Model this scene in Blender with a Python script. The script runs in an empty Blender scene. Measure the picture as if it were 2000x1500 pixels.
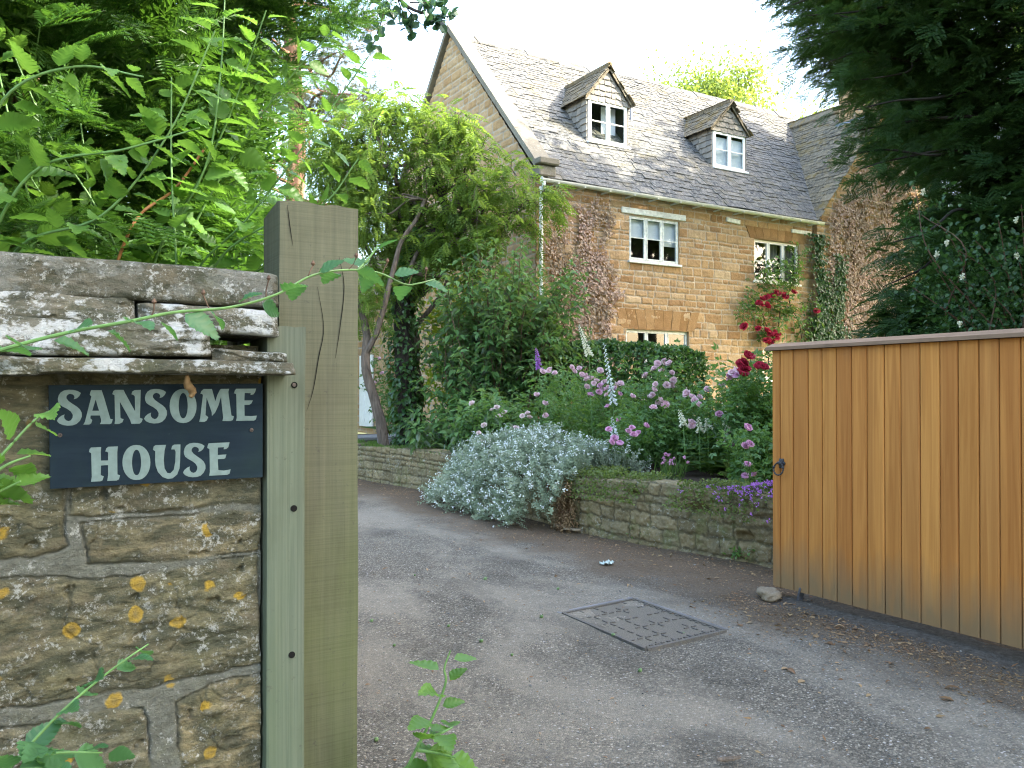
import bpy, math, random
import numpy as np
from mathutils import Vector, Matrix
scene = bpy.context.scene
COL = scene.collection
R = math.radians

# ------------------------------------------------------------------ camera, world, sun, exposure
TH, FPX, CX, CY = R(30.8), 1620.0, 1000.0, 750.0
PITCH = math.atan(15 / 1620)
EYE = np.array((0.0, 0.0, 1.5))
cam = bpy.data.cameras.new('camera')
cam.sensor_width = 36.0
cam.lens = 36.0 * FPX / 2000.0
cam.clip_start, cam.clip_end = 0.05, 2000
cam_ob = bpy.data.objects.new('camera', cam)
cam_ob.location = EYE
cam_ob.rotation_euler = (R(90) + PITCH, 0, -TH)
COL.objects.link(cam_ob)
scene.camera = cam_ob

SUN_EL, SUN_AZ = R(36), math.atan2(0.80, -0.60)      # azimuth clockwise from +Y
sun_dir = Vector((math.sin(SUN_AZ) * math.cos(SUN_EL), math.cos(SUN_AZ) * math.cos(SUN_EL), math.sin(SUN_EL)))
sl = bpy.data.lights.new('sun', 'SUN')
sl.energy, sl.angle, sl.color = 2.0, R(0.6), (1.0, 0.94, 0.81)
so = bpy.data.objects.new('sun', sl)
so.rotation_euler = sun_dir.to_track_quat('Z', 'Y').to_euler()
so.location = (0, 0, 30)
COL.objects.link(so)

world = bpy.data.worlds.new('World')
scene.world = world
world.use_nodes = True
wn = world.node_tree
bg = wn.nodes['Background']
sky = wn.nodes.new('ShaderNodeTexSky')
sky.sky_type = 'NISHITA'
sky.sun_disc = False
sky.sun_elevation, sky.sun_rotation = SUN_EL, SUN_AZ
sky.air_density, sky.dust_density, sky.ozone_density = 1.2, 4.0, 1.0
wn.links.new(sky.outputs[0], bg.inputs[0])
bg.inputs[1].default_value = 0.15

vs = scene.view_settings
vs.view_transform, vs.look, vs.gamma, vs.exposure = 'Standard', 'None', 1.0, 3.25
vs.use_curve_mapping = False
scene.render.engine = 'CYCLES'
cy = scene.cycles
cy.max_bounces, cy.diffuse_bounces, cy.glossy_bounces, cy.transmission_bounces, cy.transparent_max_bounces = 6, 4, 2, 4, 8
cy.sample_clamp_indirect = 6.0
cy.pixel_filter_type, cy.filter_width = 'BLACKMAN_HARRIS', 1.15

# ------------------------------------------------------------------ geometry helpers
def ray(px, py):
    """Direction of the photograph's line of sight in world axes (x along the house front, y up the drive)."""
    x, y = (px - CX) / FPX, (CY - py) / FPX
    c, s = math.cos(PITCH), math.sin(PITCH)
    f, u = c - y * s, s + y * c
    return np.array((x * math.cos(TH) + f * math.sin(TH), -x * math.sin(TH) + f * math.cos(TH), u))

def P(px, py, X=None, Y=None, Z=None, d=None):
    r = ray(px, py)
    if X is not None: k = X / r[0]
    elif Y is not None: k = Y / r[1]
    elif Z is not None: k = (Z - EYE[2]) / r[2]
    else: k = d
    return EYE + r * k

def hash01(*a):
    h = np.zeros(np.broadcast(*a).shape, np.int64)
    for k, v in zip((374761393, 668265263, 2147483647 // 7, 1274126177), a):
        h = h + np.asarray(v, np.int64) * k
    h = (h ^ (h >> 13)) * 1274126177
    h = h ^ (h >> 16)
    return (h & 0xFFFFFF) / float(0xFFFFFF)

def vnoise(x, y, seed=0):
    xi, yi = np.floor(x).astype(np.int64), np.floor(y).astype(np.int64)
    fx, fy = x - xi, y - yi
    fx, fy = fx * fx * (3 - 2 * fx), fy * fy * (3 - 2 * fy)
    a, b = hash01(xi, yi, seed), hash01(xi + 1, yi, seed)
    c, d = hash01(xi, yi + 1, seed), hash01(xi + 1, yi + 1, seed)
    return (a * (1 - fx) + b * fx) * (1 - fy) + (c * (1 - fx) + d * fx) * fy

def fbm(x, y, seed=0, o=4):
    t, amp, n = 0, 1, 0
    for k in range(o):
        t = t + amp * vnoise(x * 2 ** k, y * 2 ** k, seed + 17 * k); n += amp; amp *= 0.5
    return t / n * 2 - 1

def sstep(a, b, x):
    t = np.clip((x - a) / (b - a), 0, 1)
    return t * t * (3 - 2 * t)

class MB:
    """Collects faces; build() links them as ONE mesh object."""
    def __init__(s):
        s.v, s.loops, s.tot, s.r, s.m, s.n = [], [], [], [], [], 0
    def add(s, v, f, rnd=0.5, mask=0.0):
        v = np.asarray(v, float).reshape(-1, 3)
        k = len(v)
        s.v.append(v)
        s.r.append(np.broadcast_to(np.asarray(rnd, float), (k,)))
        s.m.append(np.broadcast_to(np.asarray(mask, float), (k,)))
        if isinstance(f, np.ndarray):
            s.loops.append((f + s.n).ravel()); s.tot.append(np.full(len(f), f.shape[1]))
        else:
            s.loops.append(np.array([i + s.n for q in f for i in q])); s.tot.append(np.array([len(q) for q in f]))
        s.n += k
    def box(s, a, b, rnd=0.5, bev=0.0, M=None):
        a, b = np.minimum(a, b).astype(float), np.maximum(a, b).astype(float)
        if bev <= 0:
            v = np.array([(x, y, z) for x in (a[0], b[0]) for y in (a[1], b[1]) for z in (a[2], b[2])])
            f = [(0, 1, 3, 2), (4, 6, 7, 5), (0, 4, 5, 1), (2, 3, 7, 6), (0, 2, 6, 4), (1, 5, 7, 3)]
        else:
            v, f = [], []
            c, h = (a + b) / 2, (b - a) / 2
            for sx in (-1, 1):
                for sy in (-1, 1):
                    for sz in (-1, 1):
                        for ax in range(3):
                            q = np.array((sx, sy, sz)) * (h - bev); q[ax] += (sx, sy, sz)[ax] * bev
                            v.append(c + q)
            I = lambda x, y, z, ax: ((x * 2 + y) * 2 + z) * 3 + ax
            f += [(I(0,0,0,0), I(0,0,1,0), I(0,1,1,0), I(0,1,0,0)), (I(1,0,0,0), I(1,1,0,0), I(1,1,1,0), I(1,0,1,0)),
                  (I(0,0,0,1), I(1,0,0,1), I(1,0,1,1), I(0,0,1,1)), (I(0,1,0,1), I(0,1,1,1), I(1,1,1,1), I(1,1,0,1)),
                  (I(0,0,0,2), I(0,1,0,2), I(1,1,0,2), I(1,0,0,2)), (I(0,0,1,2), I(1,0,1,2), I(1,1,1,2), I(0,1,1,2))]
            for y in (0, 1):
                for z in (0, 1):
                    f.append((I(0,y,z,1), I(1,y,z,1), I(1,y,z,2), I(0,y,z,2)))
            for x in (0, 1):
                for z in (0, 1):
                    f.append((I(x,0,z,0), I(x,1,z,0), I(x,1,z,2), I(x,0,z,2)))
                for y in (0, 1):
                    f.append((I(x,y,0,0), I(x,y,1,0), I(x,y,1,1), I(x,y,0,1)))
            for x in (0, 1):
                for y in (0, 1):
                    for z in (0, 1):
                        f.append((I(x,y,z,0), I(x,y,z,1), I(x,y,z,2)))
            v = np.array(v)
        if M is not None:
            v = np.array([tuple(M @ Vector(p)) for p in v])
        s.add(v, f, rnd)
    def grid(s, V, rnd=0.5, mask=0.0, keep=None):
        """V: (n, m, 3) points."""
        n, m = V.shape[:2]
        i = np.arange(n * m).reshape(n, m)
        q = np.stack((i[:-1, :-1], i[1:, :-1], i[1:, 1:], i[:-1, 1:]), -1).reshape(-1, 4)
        if keep is not None:
            q = q[keep.ravel()]
        rr = rnd if np.isscalar(rnd) else np.asarray(rnd).ravel()
        mm = mask if np.isscalar(mask) else np.asarray(mask).ravel()
        s.add(V.reshape(-1, 3), q, rr, mm)
    def tube(s, pts, rad, n=6, rnd=0.5, cap=True, wob=0.0, seed=0):
        pts = np.asarray(pts, float); k = len(pts)
        rad = np.broadcast_to(np.asarray(rad, float), (k,))
        t = np.gradient(pts, axis=0)
        t /= np.linalg.norm(t, axis=1)[:, None] + 1e-9
        up = np.array((0.31, 0.17, 0.93)); up2 = np.array((0.93, 0.3, -0.2))
        ref = np.where(np.abs(t @ up)[:, None] > 0.9, up2, up)
        u = np.cross(t, ref); u /= np.linalg.norm(u, axis=1)[:, None] + 1e-9
        w = np.cross(t, u)
        a = np.linspace(0, 2 * np.pi, n, endpoint=False)
        rr = rad[:, None] * np.ones(n)[None]
        if wob:
            rr = rr * (1 + wob * fbm(np.arange(k)[:, None] * 0.7 + seed, a[None] * 1.3 + seed * 3.1, seed, 2))
        V = pts[:, None] + rr[..., None] * (np.cos(a)[None, :, None] * u[:, None] + np.sin(a)[None, :, None] * w[:, None])
        i = np.arange(k * n).reshape(k, n)
        q = np.stack((i[:-1], np.roll(i, -1, 1)[:-1], np.roll(i, -1, 1)[1:], i[1:]), -1).reshape(-1, 4)
        f = [tuple(x) for x in q]
        if cap:
            f += [tuple(i[0][::-1]), tuple(i[-1])]
        s.add(V.reshape(-1, 3), f, rnd)
    def inst(s, T, O, D, N, S, rnd=None):
        """Copies of a small template T = (verts, tris) with x along D and z along N, scaled by S."""
        tv, tf = T
        O, D, N = (np.asarray(a, float) for a in (O, D, N))
        n = len(O)
        if n == 0: return
        D = D / (np.linalg.norm(D, axis=1)[:, None] + 1e-9)
        N = N - D * (N * D).sum(1)[:, None]
        bad = np.linalg.norm(N, axis=1) < 1e-3
        N[bad] = np.cross(D[bad], (0.3, 0.5, 0.8))
        N = N / np.linalg.norm(N, axis=1)[:, None]
        B = np.cross(N, D)
        S = np.asarray(S, float)
        if S.ndim == 0: S = np.full((n, 3), S)
        if S.ndim == 1: S = np.repeat(S[:, None], 3, 1)
        L = tv[None] * S[:, None]
        V = O[:, None] + L[..., :1] * D[:, None] + L[..., 1:2] * B[:, None] + L[..., 2:] * N[:, None]
        F = tf[None] + (np.arange(n) * len(tv))[:, None, None]
        if rnd is None: rnd = hash01(np.arange(n), np.int64(n), s.n)
        m = tv[:, 0] / max(tv[:, 0].max(), 1e-6)
        s.add(V.reshape(-1, 3), F.reshape(-1, 3), np.repeat(rnd, len(tv)), np.tile(m, n))
    def build(s, name, mat, parent=None, smooth=False, base=None):
        me = bpy.data.meshes.new(name)
        v = np.concatenate(s.v) if s.v else np.zeros((0, 3))
        off = np.array(parent.matrix_world.translation) if (parent is not None and base is None) else (np.zeros(3) if base is None else np.asarray(base, float))
        if parent is not None and '_base' in parent: off = np.array(parent['_base'])
        v = v - off
        lo, to = np.concatenate(s.loops).astype(np.int32), np.concatenate(s.tot).astype(np.int32)
        me.vertices.add(len(v)); me.vertices.foreach_set('co', v.astype(np.float32).ravel())
        me.loops.add(len(lo)); me.loops.foreach_set('vertex_index', lo)
        me.polygons.add(len(to))
        me.polygons.foreach_set('loop_start', np.concatenate(([0], np.cumsum(to)[:-1])).astype(np.int32))
        me.polygons.foreach_set('loop_total', to)
        me.polygons.foreach_set('use_smooth', np.full(len(to), bool(smooth)))
        for nm, arr in (('rnd', s.r), ('mask', s.m)):
            a = me.attributes.new(nm, 'FLOAT', 'POINT')
            a.data.foreach_set('value', np.concatenate(arr).astype(np.float32))
        me.update(calc_edges=True)
        if mat is not None: me.materials.append(mat)
        o = bpy.data.objects.new(name, me)
        COL.objects.link(o)
        if parent is not None:
            o.parent = parent
        elif base is not None:
            o.location = base
        BASES[o.name] = off
        return o

BASES = {}
def tag(o, label=None, cat=None, group=None, kind=None):
    for k, v in (('label', label), ('category', cat), ('group', group), ('kind', kind)):
        if v: o[k] = v
    return o

class Thing:
    """An Empty at a thing's base; parts are given in world coordinates and stored relative to it."""
    def __init__(s, name, label, cat, base, group=None):
        s.base = np.asarray(base, float)
        s.o = bpy.data.objects.new(name, None)
        s.o.empty_display_size = 0.2
        s.o.location = s.base
        COL.objects.link(s.o)
        tag(s.o, label, cat, group)
    def part(s, name, mb, mat, smooth=False, label=None, kind=None):
        o = _part(mb, name, mat, s.o, s.base, smooth)
        return tag(o, label, None, None, kind)
    def sub(s, parent, name, mb, mat, smooth=False):
        return _part(mb, name, mat, parent, s.base, smooth)

def _part(mb, name, mat, parent, base, smooth):
    o = mb.build(name, mat, None, smooth, base)
    o.location = (0, 0, 0)
    o.parent = parent
    return o

def struct(name, mb, mat, smooth=False, kind='structure'):
    o = mb.build(name, mat, None, smooth)
    o['kind'] = kind
    return o

def spline(pts, n=8):
    """Catmull-Rom through pts."""
    p = np.asarray(pts, float)
    p = np.vstack((2 * p[0] - p[1], p, 2 * p[-1] - p[-2]))
    out = []
    for i in range(1, len(p) - 2):
        t = np.linspace(0, 1, n, endpoint=False)[:, None]
        a, b, c, d = p[i - 1], p[i], p[i + 1], p[i + 2]
        out.append(0.5 * (2 * b + (c - a) * t + (2 * a - 5 * b + 4 * c - d) * t ** 2 + (3 * b - a - 3 * c + d) * t ** 3))
    out.append(p[-2][None])
    return np.vstack(out)

def rnd_dirs(g, n):
    v = g.normal(size=(n, 3))
    return v / np.linalg.norm(v, axis=1)[:, None]

# ------------------------------------------------------------------ leaf templates: (verts, tris), x along the leaf
def tri_fan(poly):
    return np.array([(0, i, i + 1) for i in range(1, len(poly) - 1)])

T_DIAMOND = (np.array([(0, 0, 0), (.42, .5, .10), (1, 0, -.06), (.42, -.5, .10)], float), np.array([(0, 2, 1), (0, 3, 2)]))
T_LEAF = (np.array([(0, 0, 0), (.25, .40, .10), (.62, .36, .06), (1, 0, -.16), (.62, -.36, .06), (.25, -.40, .10), (.25, 0, 0), (.62, 0, -.03)], float),
          np.array([(0, 6, 1), (6, 2, 1), (6, 7, 2), (7, 3, 2), (0, 5, 6), (6, 5, 4), (6, 4, 7), (7, 4, 3)]))

def serrate_leaf(n=11, wid=0.32):
    xs = np.linspace(0, 1, n + 1)
    mid, L, Rr = [], [], []
    for x in xs:
        w = wid * 1.15 * (math.sin(math.pi * min(x * 1.0, 1) ** 0.62) ** 0.9) * (1 - 0.45 * x) if 0 < x < 1 else 0
        z = -0.16 * x * x; pl = .022 * (-1) ** len(mid) * min(1, w * 8)
        mid.append((x, 0, z - .3 * pl)); L.append((x + .06 * (w > 0), w, z + 0.22 * w + pl)); Rr.append((x + .06 * (w > 0), -w, z + 0.22 * w + pl))
    v, f = [], []
    for i in range(n):
        b = len(v)
        tooth = 0.075 if 0 < i < n - 1 else 0.0
        v += [mid[i], mid[i + 1], L[i], (L[i + 1][0] + 0.03 * (tooth > 0), L[i + 1][1] * 1.0 + tooth * .6, L[i + 1][2]), Rr[i], (Rr[i + 1][0] + 0.03 * (tooth > 0), Rr[i + 1][1] - tooth * .6, Rr[i + 1][2])]
        f += [(b, b + 1, b + 3), (b, b + 3, b + 2), (b, b + 5, b + 1), (b, b + 4, b + 5)]
    return np.array(v, float), np.array(f)
T_SERRATE = serrate_leaf()

def compound(k=5, ln=.42, w=.17, droop=.2, terminal=True):
    """A pinnate leaf of 2k(+1) folded leaflets."""
    v, f = [], []
    def leaflet(o, ang, L, z):
        c, s = math.cos(ang), math.sin(ang)
        b = len(v)
        for p in ((0, 0, 0), (.45, .5 * w / ln, .08), (1, 0, -.18), (.45, -.5 * w / ln, .08)):
            x, y = p[0] * L, p[1] * L
            v.append((o[0] + c * x - s * y, o[1] + s * x + c * y, z + p[2] * L))
        f.extend([(b, b + 2, b + 1), (b, b + 3, b + 2)])
    for i in range(k):
        x = .22 + .66 * i / max(k - 1, 1)
        for sg in (1, -1):
            leaflet((x, 0), sg * 1.05, ln * (1 - .25 * abs(i / k - .4)), -droop * x * x)
    if terminal: leaflet((.92, 0), 0, ln * .9, -droop)
    b = len(v)
    v += [(0, .012, 0), (0, -.012, 0), (.95, 0, -droop)]
    f.append((b, b + 1, b + 2))
    return np.array(v, float), np.array(f)
T_WIST = compound(5, .36, .13, .35)
T_ROSE = compound(2, .50, .30, .12)

def needle_spray(k=15, nl=.20, nw=.022, fan=1.05, side=0):
    v, f = [], []
    for i in range(k):
        x = (i + .5) / k
        for sg in (1, -1):
            L = nl * (1.0 - .5 * x ** 3)
            a = sg * (fan - .35 * x)
            c, s = math.cos(a), math.sin(a)
            z = -.10 * x * x
            b = len(v); j = .02 * ((i * 7) % 3 - 1)
            m = (x + c * L * .45, s * L * .45, z + .03 + j)
            v += [(x, 0, z), (m[0] - s * nw * .5, m[1] + c * nw * .5, m[2]), (x + c * L, s * L, z + .02 + j), (m[0] + s * nw * .5, m[1] - c * nw * .5, m[2])]
            f += [(b, b + 2, b + 1), (b, b + 3, b + 2)]
    b = len(v)
    v += [(0, .008, 0), (0, -.008, 0), (1.02, 0, -.10)]
    f.append((b, b + 1, b + 2))
    return np.array(v, float), np.array(f)
T_YEW = needle_spray()
def yew_branchlet(k0=15, w0=.042, k1=10, w1=.085):
    """A flat branchlet: a main spray with four side sprays."""
    v, f = needle_spray(k0, .15, w0)
    V, F = [v], [f]; n = len(v)
    for i, (x, sg, L) in enumerate(((.12, 1, .55), (.22, -1, .58), (.42, 1, .50), (.55, -1, .42))):
        w, g = needle_spray(k1, .27, w1)
        a = sg * .75
        c, s = math.cos(a), math.sin(a)
        w = w * L
        w = np.stack((x + c * w[:, 0] - s * w[:, 1], s * w[:, 0] + c * w[:, 1], w[:, 2] - .02 + .03 * (i % 2)), 1)
        V.append(w); F.append(g + n); n += len(w)
    return np.vstack(V), np.vstack(F)
T_YEWB = yew_branchlet()
T_YEWN = yew_branchlet(22, .026, 15, .048)
def needle_tuft(k=26, seed=3, nw=.03):
    g = np.random.default_rng(seed)
    v, f = [], []
    for i in range(k):
        d = rnd_dirs(g, 1)[0]; d[0] = abs(d[0]) + .25; d /= np.linalg.norm(d)
        s = np.cross(d, g.normal(size=3)); s /= np.linalg.norm(s)
        o = np.array((g.uniform(0, .35), 0, 0)); b = len(v)
        v += [o + s * nw / 2, o - s * nw / 2, o + d * g.uniform(.55, .8)]
        f.append((b, b + 1, b + 2))
    return np.array(v), np.array(f)
T_TUFT = needle_tuft()
def silver_stem(k=16, seed=5):
    g = np.random.default_rng(seed)
    v, f = [], []
    for i in range(k):
        x = (i + .3) / k
        a = i * 2.4; L = .26 * (1 - .4 * x); w = .05
        d = np.array((.55, math.cos(a) * .8, math.sin(a) * .8)); d /= np.linalg.norm(d)
        s = np.cross(d, (1, 0, 0)); s /= np.linalg.norm(s)
        o = np.array((x, 0, 0)); b = len(v)
        v += [o, o + d * L * .5 + s * w, o + d * L, o + d * L * .5 - s * w]
        f += [(b, b + 1, b + 2), (b, b + 2, b + 3)]
    b = len(v)
    v += [(0, .018, 0), (0, -.018, 0), (1, 0, 0)]; f.append((b, b + 1, b + 2))
    return np.array(v, float), np.array(f)
T_SILVER = silver_stem()

# ------------------------------------------------------------------ materials
class NT:
    def __init__(s, name):
        s.m = bpy.data.materials.new(name); s.m.use_nodes = True
        s.t = s.m.node_tree; s.t.nodes.clear()
        s.out = s.t.nodes.new('ShaderNodeOutputMaterial')
    def node(s, typ, **kw):
        n = s.t.nodes.new(typ)
        for k, v in kw.items(): setattr(n, k, v)
        return n
    def set(s, sock, v):
        if hasattr(v, 'is_output') or isinstance(v, bpy.types.NodeSocket): s.t.links.new(v, sock)
        elif isinstance(v, (tuple, list)) and len(v) == 3 and sock.type == 'RGBA': sock.default_value = (*v, 1)
        else: sock.default_value = v
    def obj(s): return s.node('ShaderNodeTexCoord').outputs['Object']
    def pos(s): return s.node('ShaderNodeNewGeometry').outputs['Position']
    def attr(s, nm): return s.node('ShaderNodeAttribute', attribute_name=nm).outputs['Fac']
    def map(s, vec, sc=(1, 1, 1), loc=(0, 0, 0), rot=(0, 0, 0)):
        n = s.node('ShaderNodeMapping'); s.set(n.inputs[0], vec)
        n.inputs['Scale'].default_value = sc; n.inputs['Location'].default_value = loc; n.inputs['Rotation'].default_value = rot
        return n.outputs[0]
    def noise(s, vec, scale, detail=4, rough=.55, dist=0):
        n = s.node('ShaderNodeTexNoise'); s.set(n.inputs['Vector'], vec)
        n.inputs['Scale'].default_value = scale; n.inputs['Detail'].default_value = detail
        n.inputs['Roughness'].default_value = rough; n.inputs['Distortion'].default_value = dist
        return n.outputs[0]
    def node_color_noise(s, vec, scale):
        n = s.node('ShaderNodeTexNoise'); s.set(n.inputs['Vector'], vec); n.inputs['Scale'].default_value = scale; n.inputs['Detail'].default_value = 4
        return n.outputs['Color']
    def voro(s, vec, scale, feature='F1', out='Distance', rand=1.0):
        n = s.node('ShaderNodeTexVoronoi', feature=feature); s.set(n.inputs['Vector'], vec)
        n.inputs['Scale'].default_value = scale; n.inputs['Randomness'].default_value = rand
        return n.outputs[out]
    def ramp(s, fac, stops, interp='LINEAR'):
        n = s.node('ShaderNodeValToRGB'); s.set(n.inputs[0], fac)
        n.color_ramp.interpolation = interp
        e = n.color_ramp.elements
        while len(e) < len(stops): e.new(.5)
        for k, (p, c) in zip(e, stops):
            k.position = p; k.color = (*c, 1) if isinstance(c, (tuple, list)) else (c, c, c, 1)
        return n.outputs[0]
    def mix(s, fac, a, b, mode='MIX'):
        n = s.node('ShaderNodeMix', data_type='RGBA', blend_type=mode)
        s.set(n.inputs[0], fac); s.set(n.inputs[6], a); s.set(n.inputs[7], b)
        return n.outputs[2]
    def math(s, op, a, b=0.0, clamp=False):
        n = s.node('ShaderNodeMath', operation=op, use_clamp=clamp); s.set(n.inputs[0], a); s.set(n.inputs[1], b)
        return n.outputs[0]
    def sep(s, vec):
        n = s.node('ShaderNodeSeparateXYZ'); s.set(n.inputs[0], vec); return n.outputs
    def bump(s, h, strength=.5, dist=.01, nrm=None):
        n = s.node('ShaderNodeBump'); s.set(n.inputs['Height'], h)
        n.inputs['Strength'].default_value = strength; n.inputs['Distance'].default_value = dist
        if nrm is not None: s.set(n.inputs['Normal'], nrm)
        return n.outputs[0]
    def principled(s, col, rough=.7, spec=.3, nrm=None, **kw):
        n = s.node('ShaderNodeBsdfPrincipled'); s.set(n.inputs['Base Color'], col); s.set(n.inputs['Roughness'], rough)
        n.inputs['Specular IOR Level'].default_value = spec
        if nrm is not None: s.set(n.inputs['Normal'], nrm)
        for k, v in kw.items(): s.set(n.inputs[k], v)
        return n.outputs[0]
    def done(s, sh):
        s.t.links.new(sh, s.out.inputs[0]); return s.m

def leaf_mat(name, c0, c1, trans=None, tw=.4, rough=.5, spec=.25, back=None, tip=None, clump=1.5):
    n = NT(name)
    f = n.attr('rnd')
    col = n.mix(f, c0, c1)
    if tip is not None:
        col = n.mix(n.ramp(n.attr('mask'), [(.55, 0.0), (1, .8)]), col, tip)
    cl = n.noise(n.pos(), clump, 2)
    col = n.mix(n.ramp(cl, [(.35, 0.0), (.65, 1.0)]), n.mix(1.0, col, (.72, .78, .70), 'MULTIPLY'), col)
    front = col
    if back is not None:
        g = n.node('ShaderNodeNewGeometry')
        front = n.mix(g.outputs['Backfacing'], col, back)
    sh = n.principled(front, rough, spec)
    tr = n.node('ShaderNodeBsdfTranslucent')
    if trans is None: trans = tuple(min(1, c * k) for c, k in zip(c1, (1.9, 1.7, .7)))
    n.set(tr.inputs[0], n.mix(f, tuple(x * .8 for x in trans), trans))
    ms = n.node('ShaderNodeMixShader'); ms.inputs[0].default_value = tw
    n.t.links.new(sh, ms.inputs[1]); n.t.links.new(tr.outputs[0], ms.inputs[2])
    return n.done(ms.outputs[0])

def plain(name, col, rough=.6, spec=.3, nsc=0, namp=.25, bump=0.0, metal=0.0, vec=None):
    n = NT(name)
    c = col; nrm = None
    v = n.obj()
    if nsc:
        f = n.noise(v, nsc, 5)
        c = n.mix(n.ramp(f, [(.3, 0.0), (.7, 1.0)]), tuple(x * (1 - namp) for x in col), tuple(min(1, x * (1 + namp)) for x in col))
        if bump: nrm = n.bump(n.noise(v, nsc * 3, 5), bump, .01)
    return n.done(n.principled(c, rough, spec, nrm, Metallic=metal))

def bark_mat(name, c0, c1, sc=6):
    n = NT(name); v = n.map(n.obj(), (sc * 3, sc * 3, sc * .6))
    f = n.noise(v, 1.0, 6, .65, .6)
    c = n.ramp(f, [(.3, c0), (.7, c1)])
    return n.done(n.principled(c, .85, .2, n.bump(f, .9, .02)))

def stone_mat(name, cols, mortar, grime=(.10, .10, .08), gamt=.35, lichen=0.0, bsc=60, moss=0.0):
    """rnd = the stone's own tint, mask = 1 in the joints."""
    n = NT(name); v = n.pos()
    r = n.attr('rnd'); mk = n.attr('mask')
    base = n.ramp(r, [(i / (len(cols) - 1), c) for i, c in enumerate(cols)])
    big = n.noise(v, 9, 6, .65)
    base = n.mix(n.ramp(big, [(.35, .0), (.68, .55)]), base, n.mix(1.0, base, (.62, .60, .58), 'MULTIPLY'))
    fine = n.noise(v, bsc, 6, .7)
    base = n.mix(n.ramp(fine, [(.25, .45), (.6, .0)]), base, n.mix(1.0, base, (.55, .5, .45), 'MULTIPLY'))
    base = n.mix(n.ramp(fine, [(.55, .0), (.8, .4)]), base, n.mix(.5, base, (.75, .72, .62)))
    mcol = n.mix(n.ramp(n.noise(v, 3.5, 5), [(.3, .0), (.7, 1.0)]), tuple(x * .55 for x in mortar), mortar)
    c = n.mix(mk, base, mcol)
    g = n.noise(v, 3.2, 7, .7)
    c = n.mix(n.ramp(g, [(.48, .0), (.7, gamt)]), c, grime)
    if moss:
        ms = n.noise(v, 4.5, 6, .7)
        c = n.mix(n.ramp(ms, [(.5, .0), (.66, moss)]), c, (.10, .115, .035))
    if lichen:
        l1 = n.noise(v, 26, 5, .75, .4)
        big2 = n.noise(n.map(v, (1, 1, 1), (7, 3, 1)), 5, 3)
        lm = n.math('MULTIPLY', n.ramp(l1, [(.56, .0), (.62, 1.0)]), n.ramp(big2, [(.42, .0), (.6, 1.0)]))
        c = n.mix(n.math('MULTIPLY', lm, lichen), c, (.50, .52, .47))
    nrm = n.bump(n.noise(v, bsc * .7, 7, .7), .7, .012)
    nrm = n.bump(n.noise(v, bsc * 3.0, 3, .6), .45, .004, nrm)
    return n.done(n.principled(c, .92, .15, nrm))

M = {}
M['ironstone'] = stone_mat('ironstone', [(.32, .185, .085), (.42, .27, .13), (.48, .325, .17), (.37, .235, .115), (.52, .39, .235)], (.50, .45, .36), (.16, .12, .08), .35)
M['gable_stone'] = stone_mat('gable_stone', [(.38, .225, .10), (.47, .305, .15), (.44, .29, .155), (.52, .36, .20)], (.46, .40, .31), (.22, .17, .12), .3)
M['garden_stone'] = stone_mat('garden_stone', [(.155, .122, .062), (.215, .17, .09), (.18, .15, .082), (.26, .205, .11)], (.115, .094, .052), (.07, .062, .042), .6, .35, 40, .5)
M['voussoir'] = stone_mat('voussoir', [(.27, .15, .06), (.33, .195, .085), (.36, .22, .10)], (.4, .34, .25), (.2, .14, .08), .2)

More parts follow.
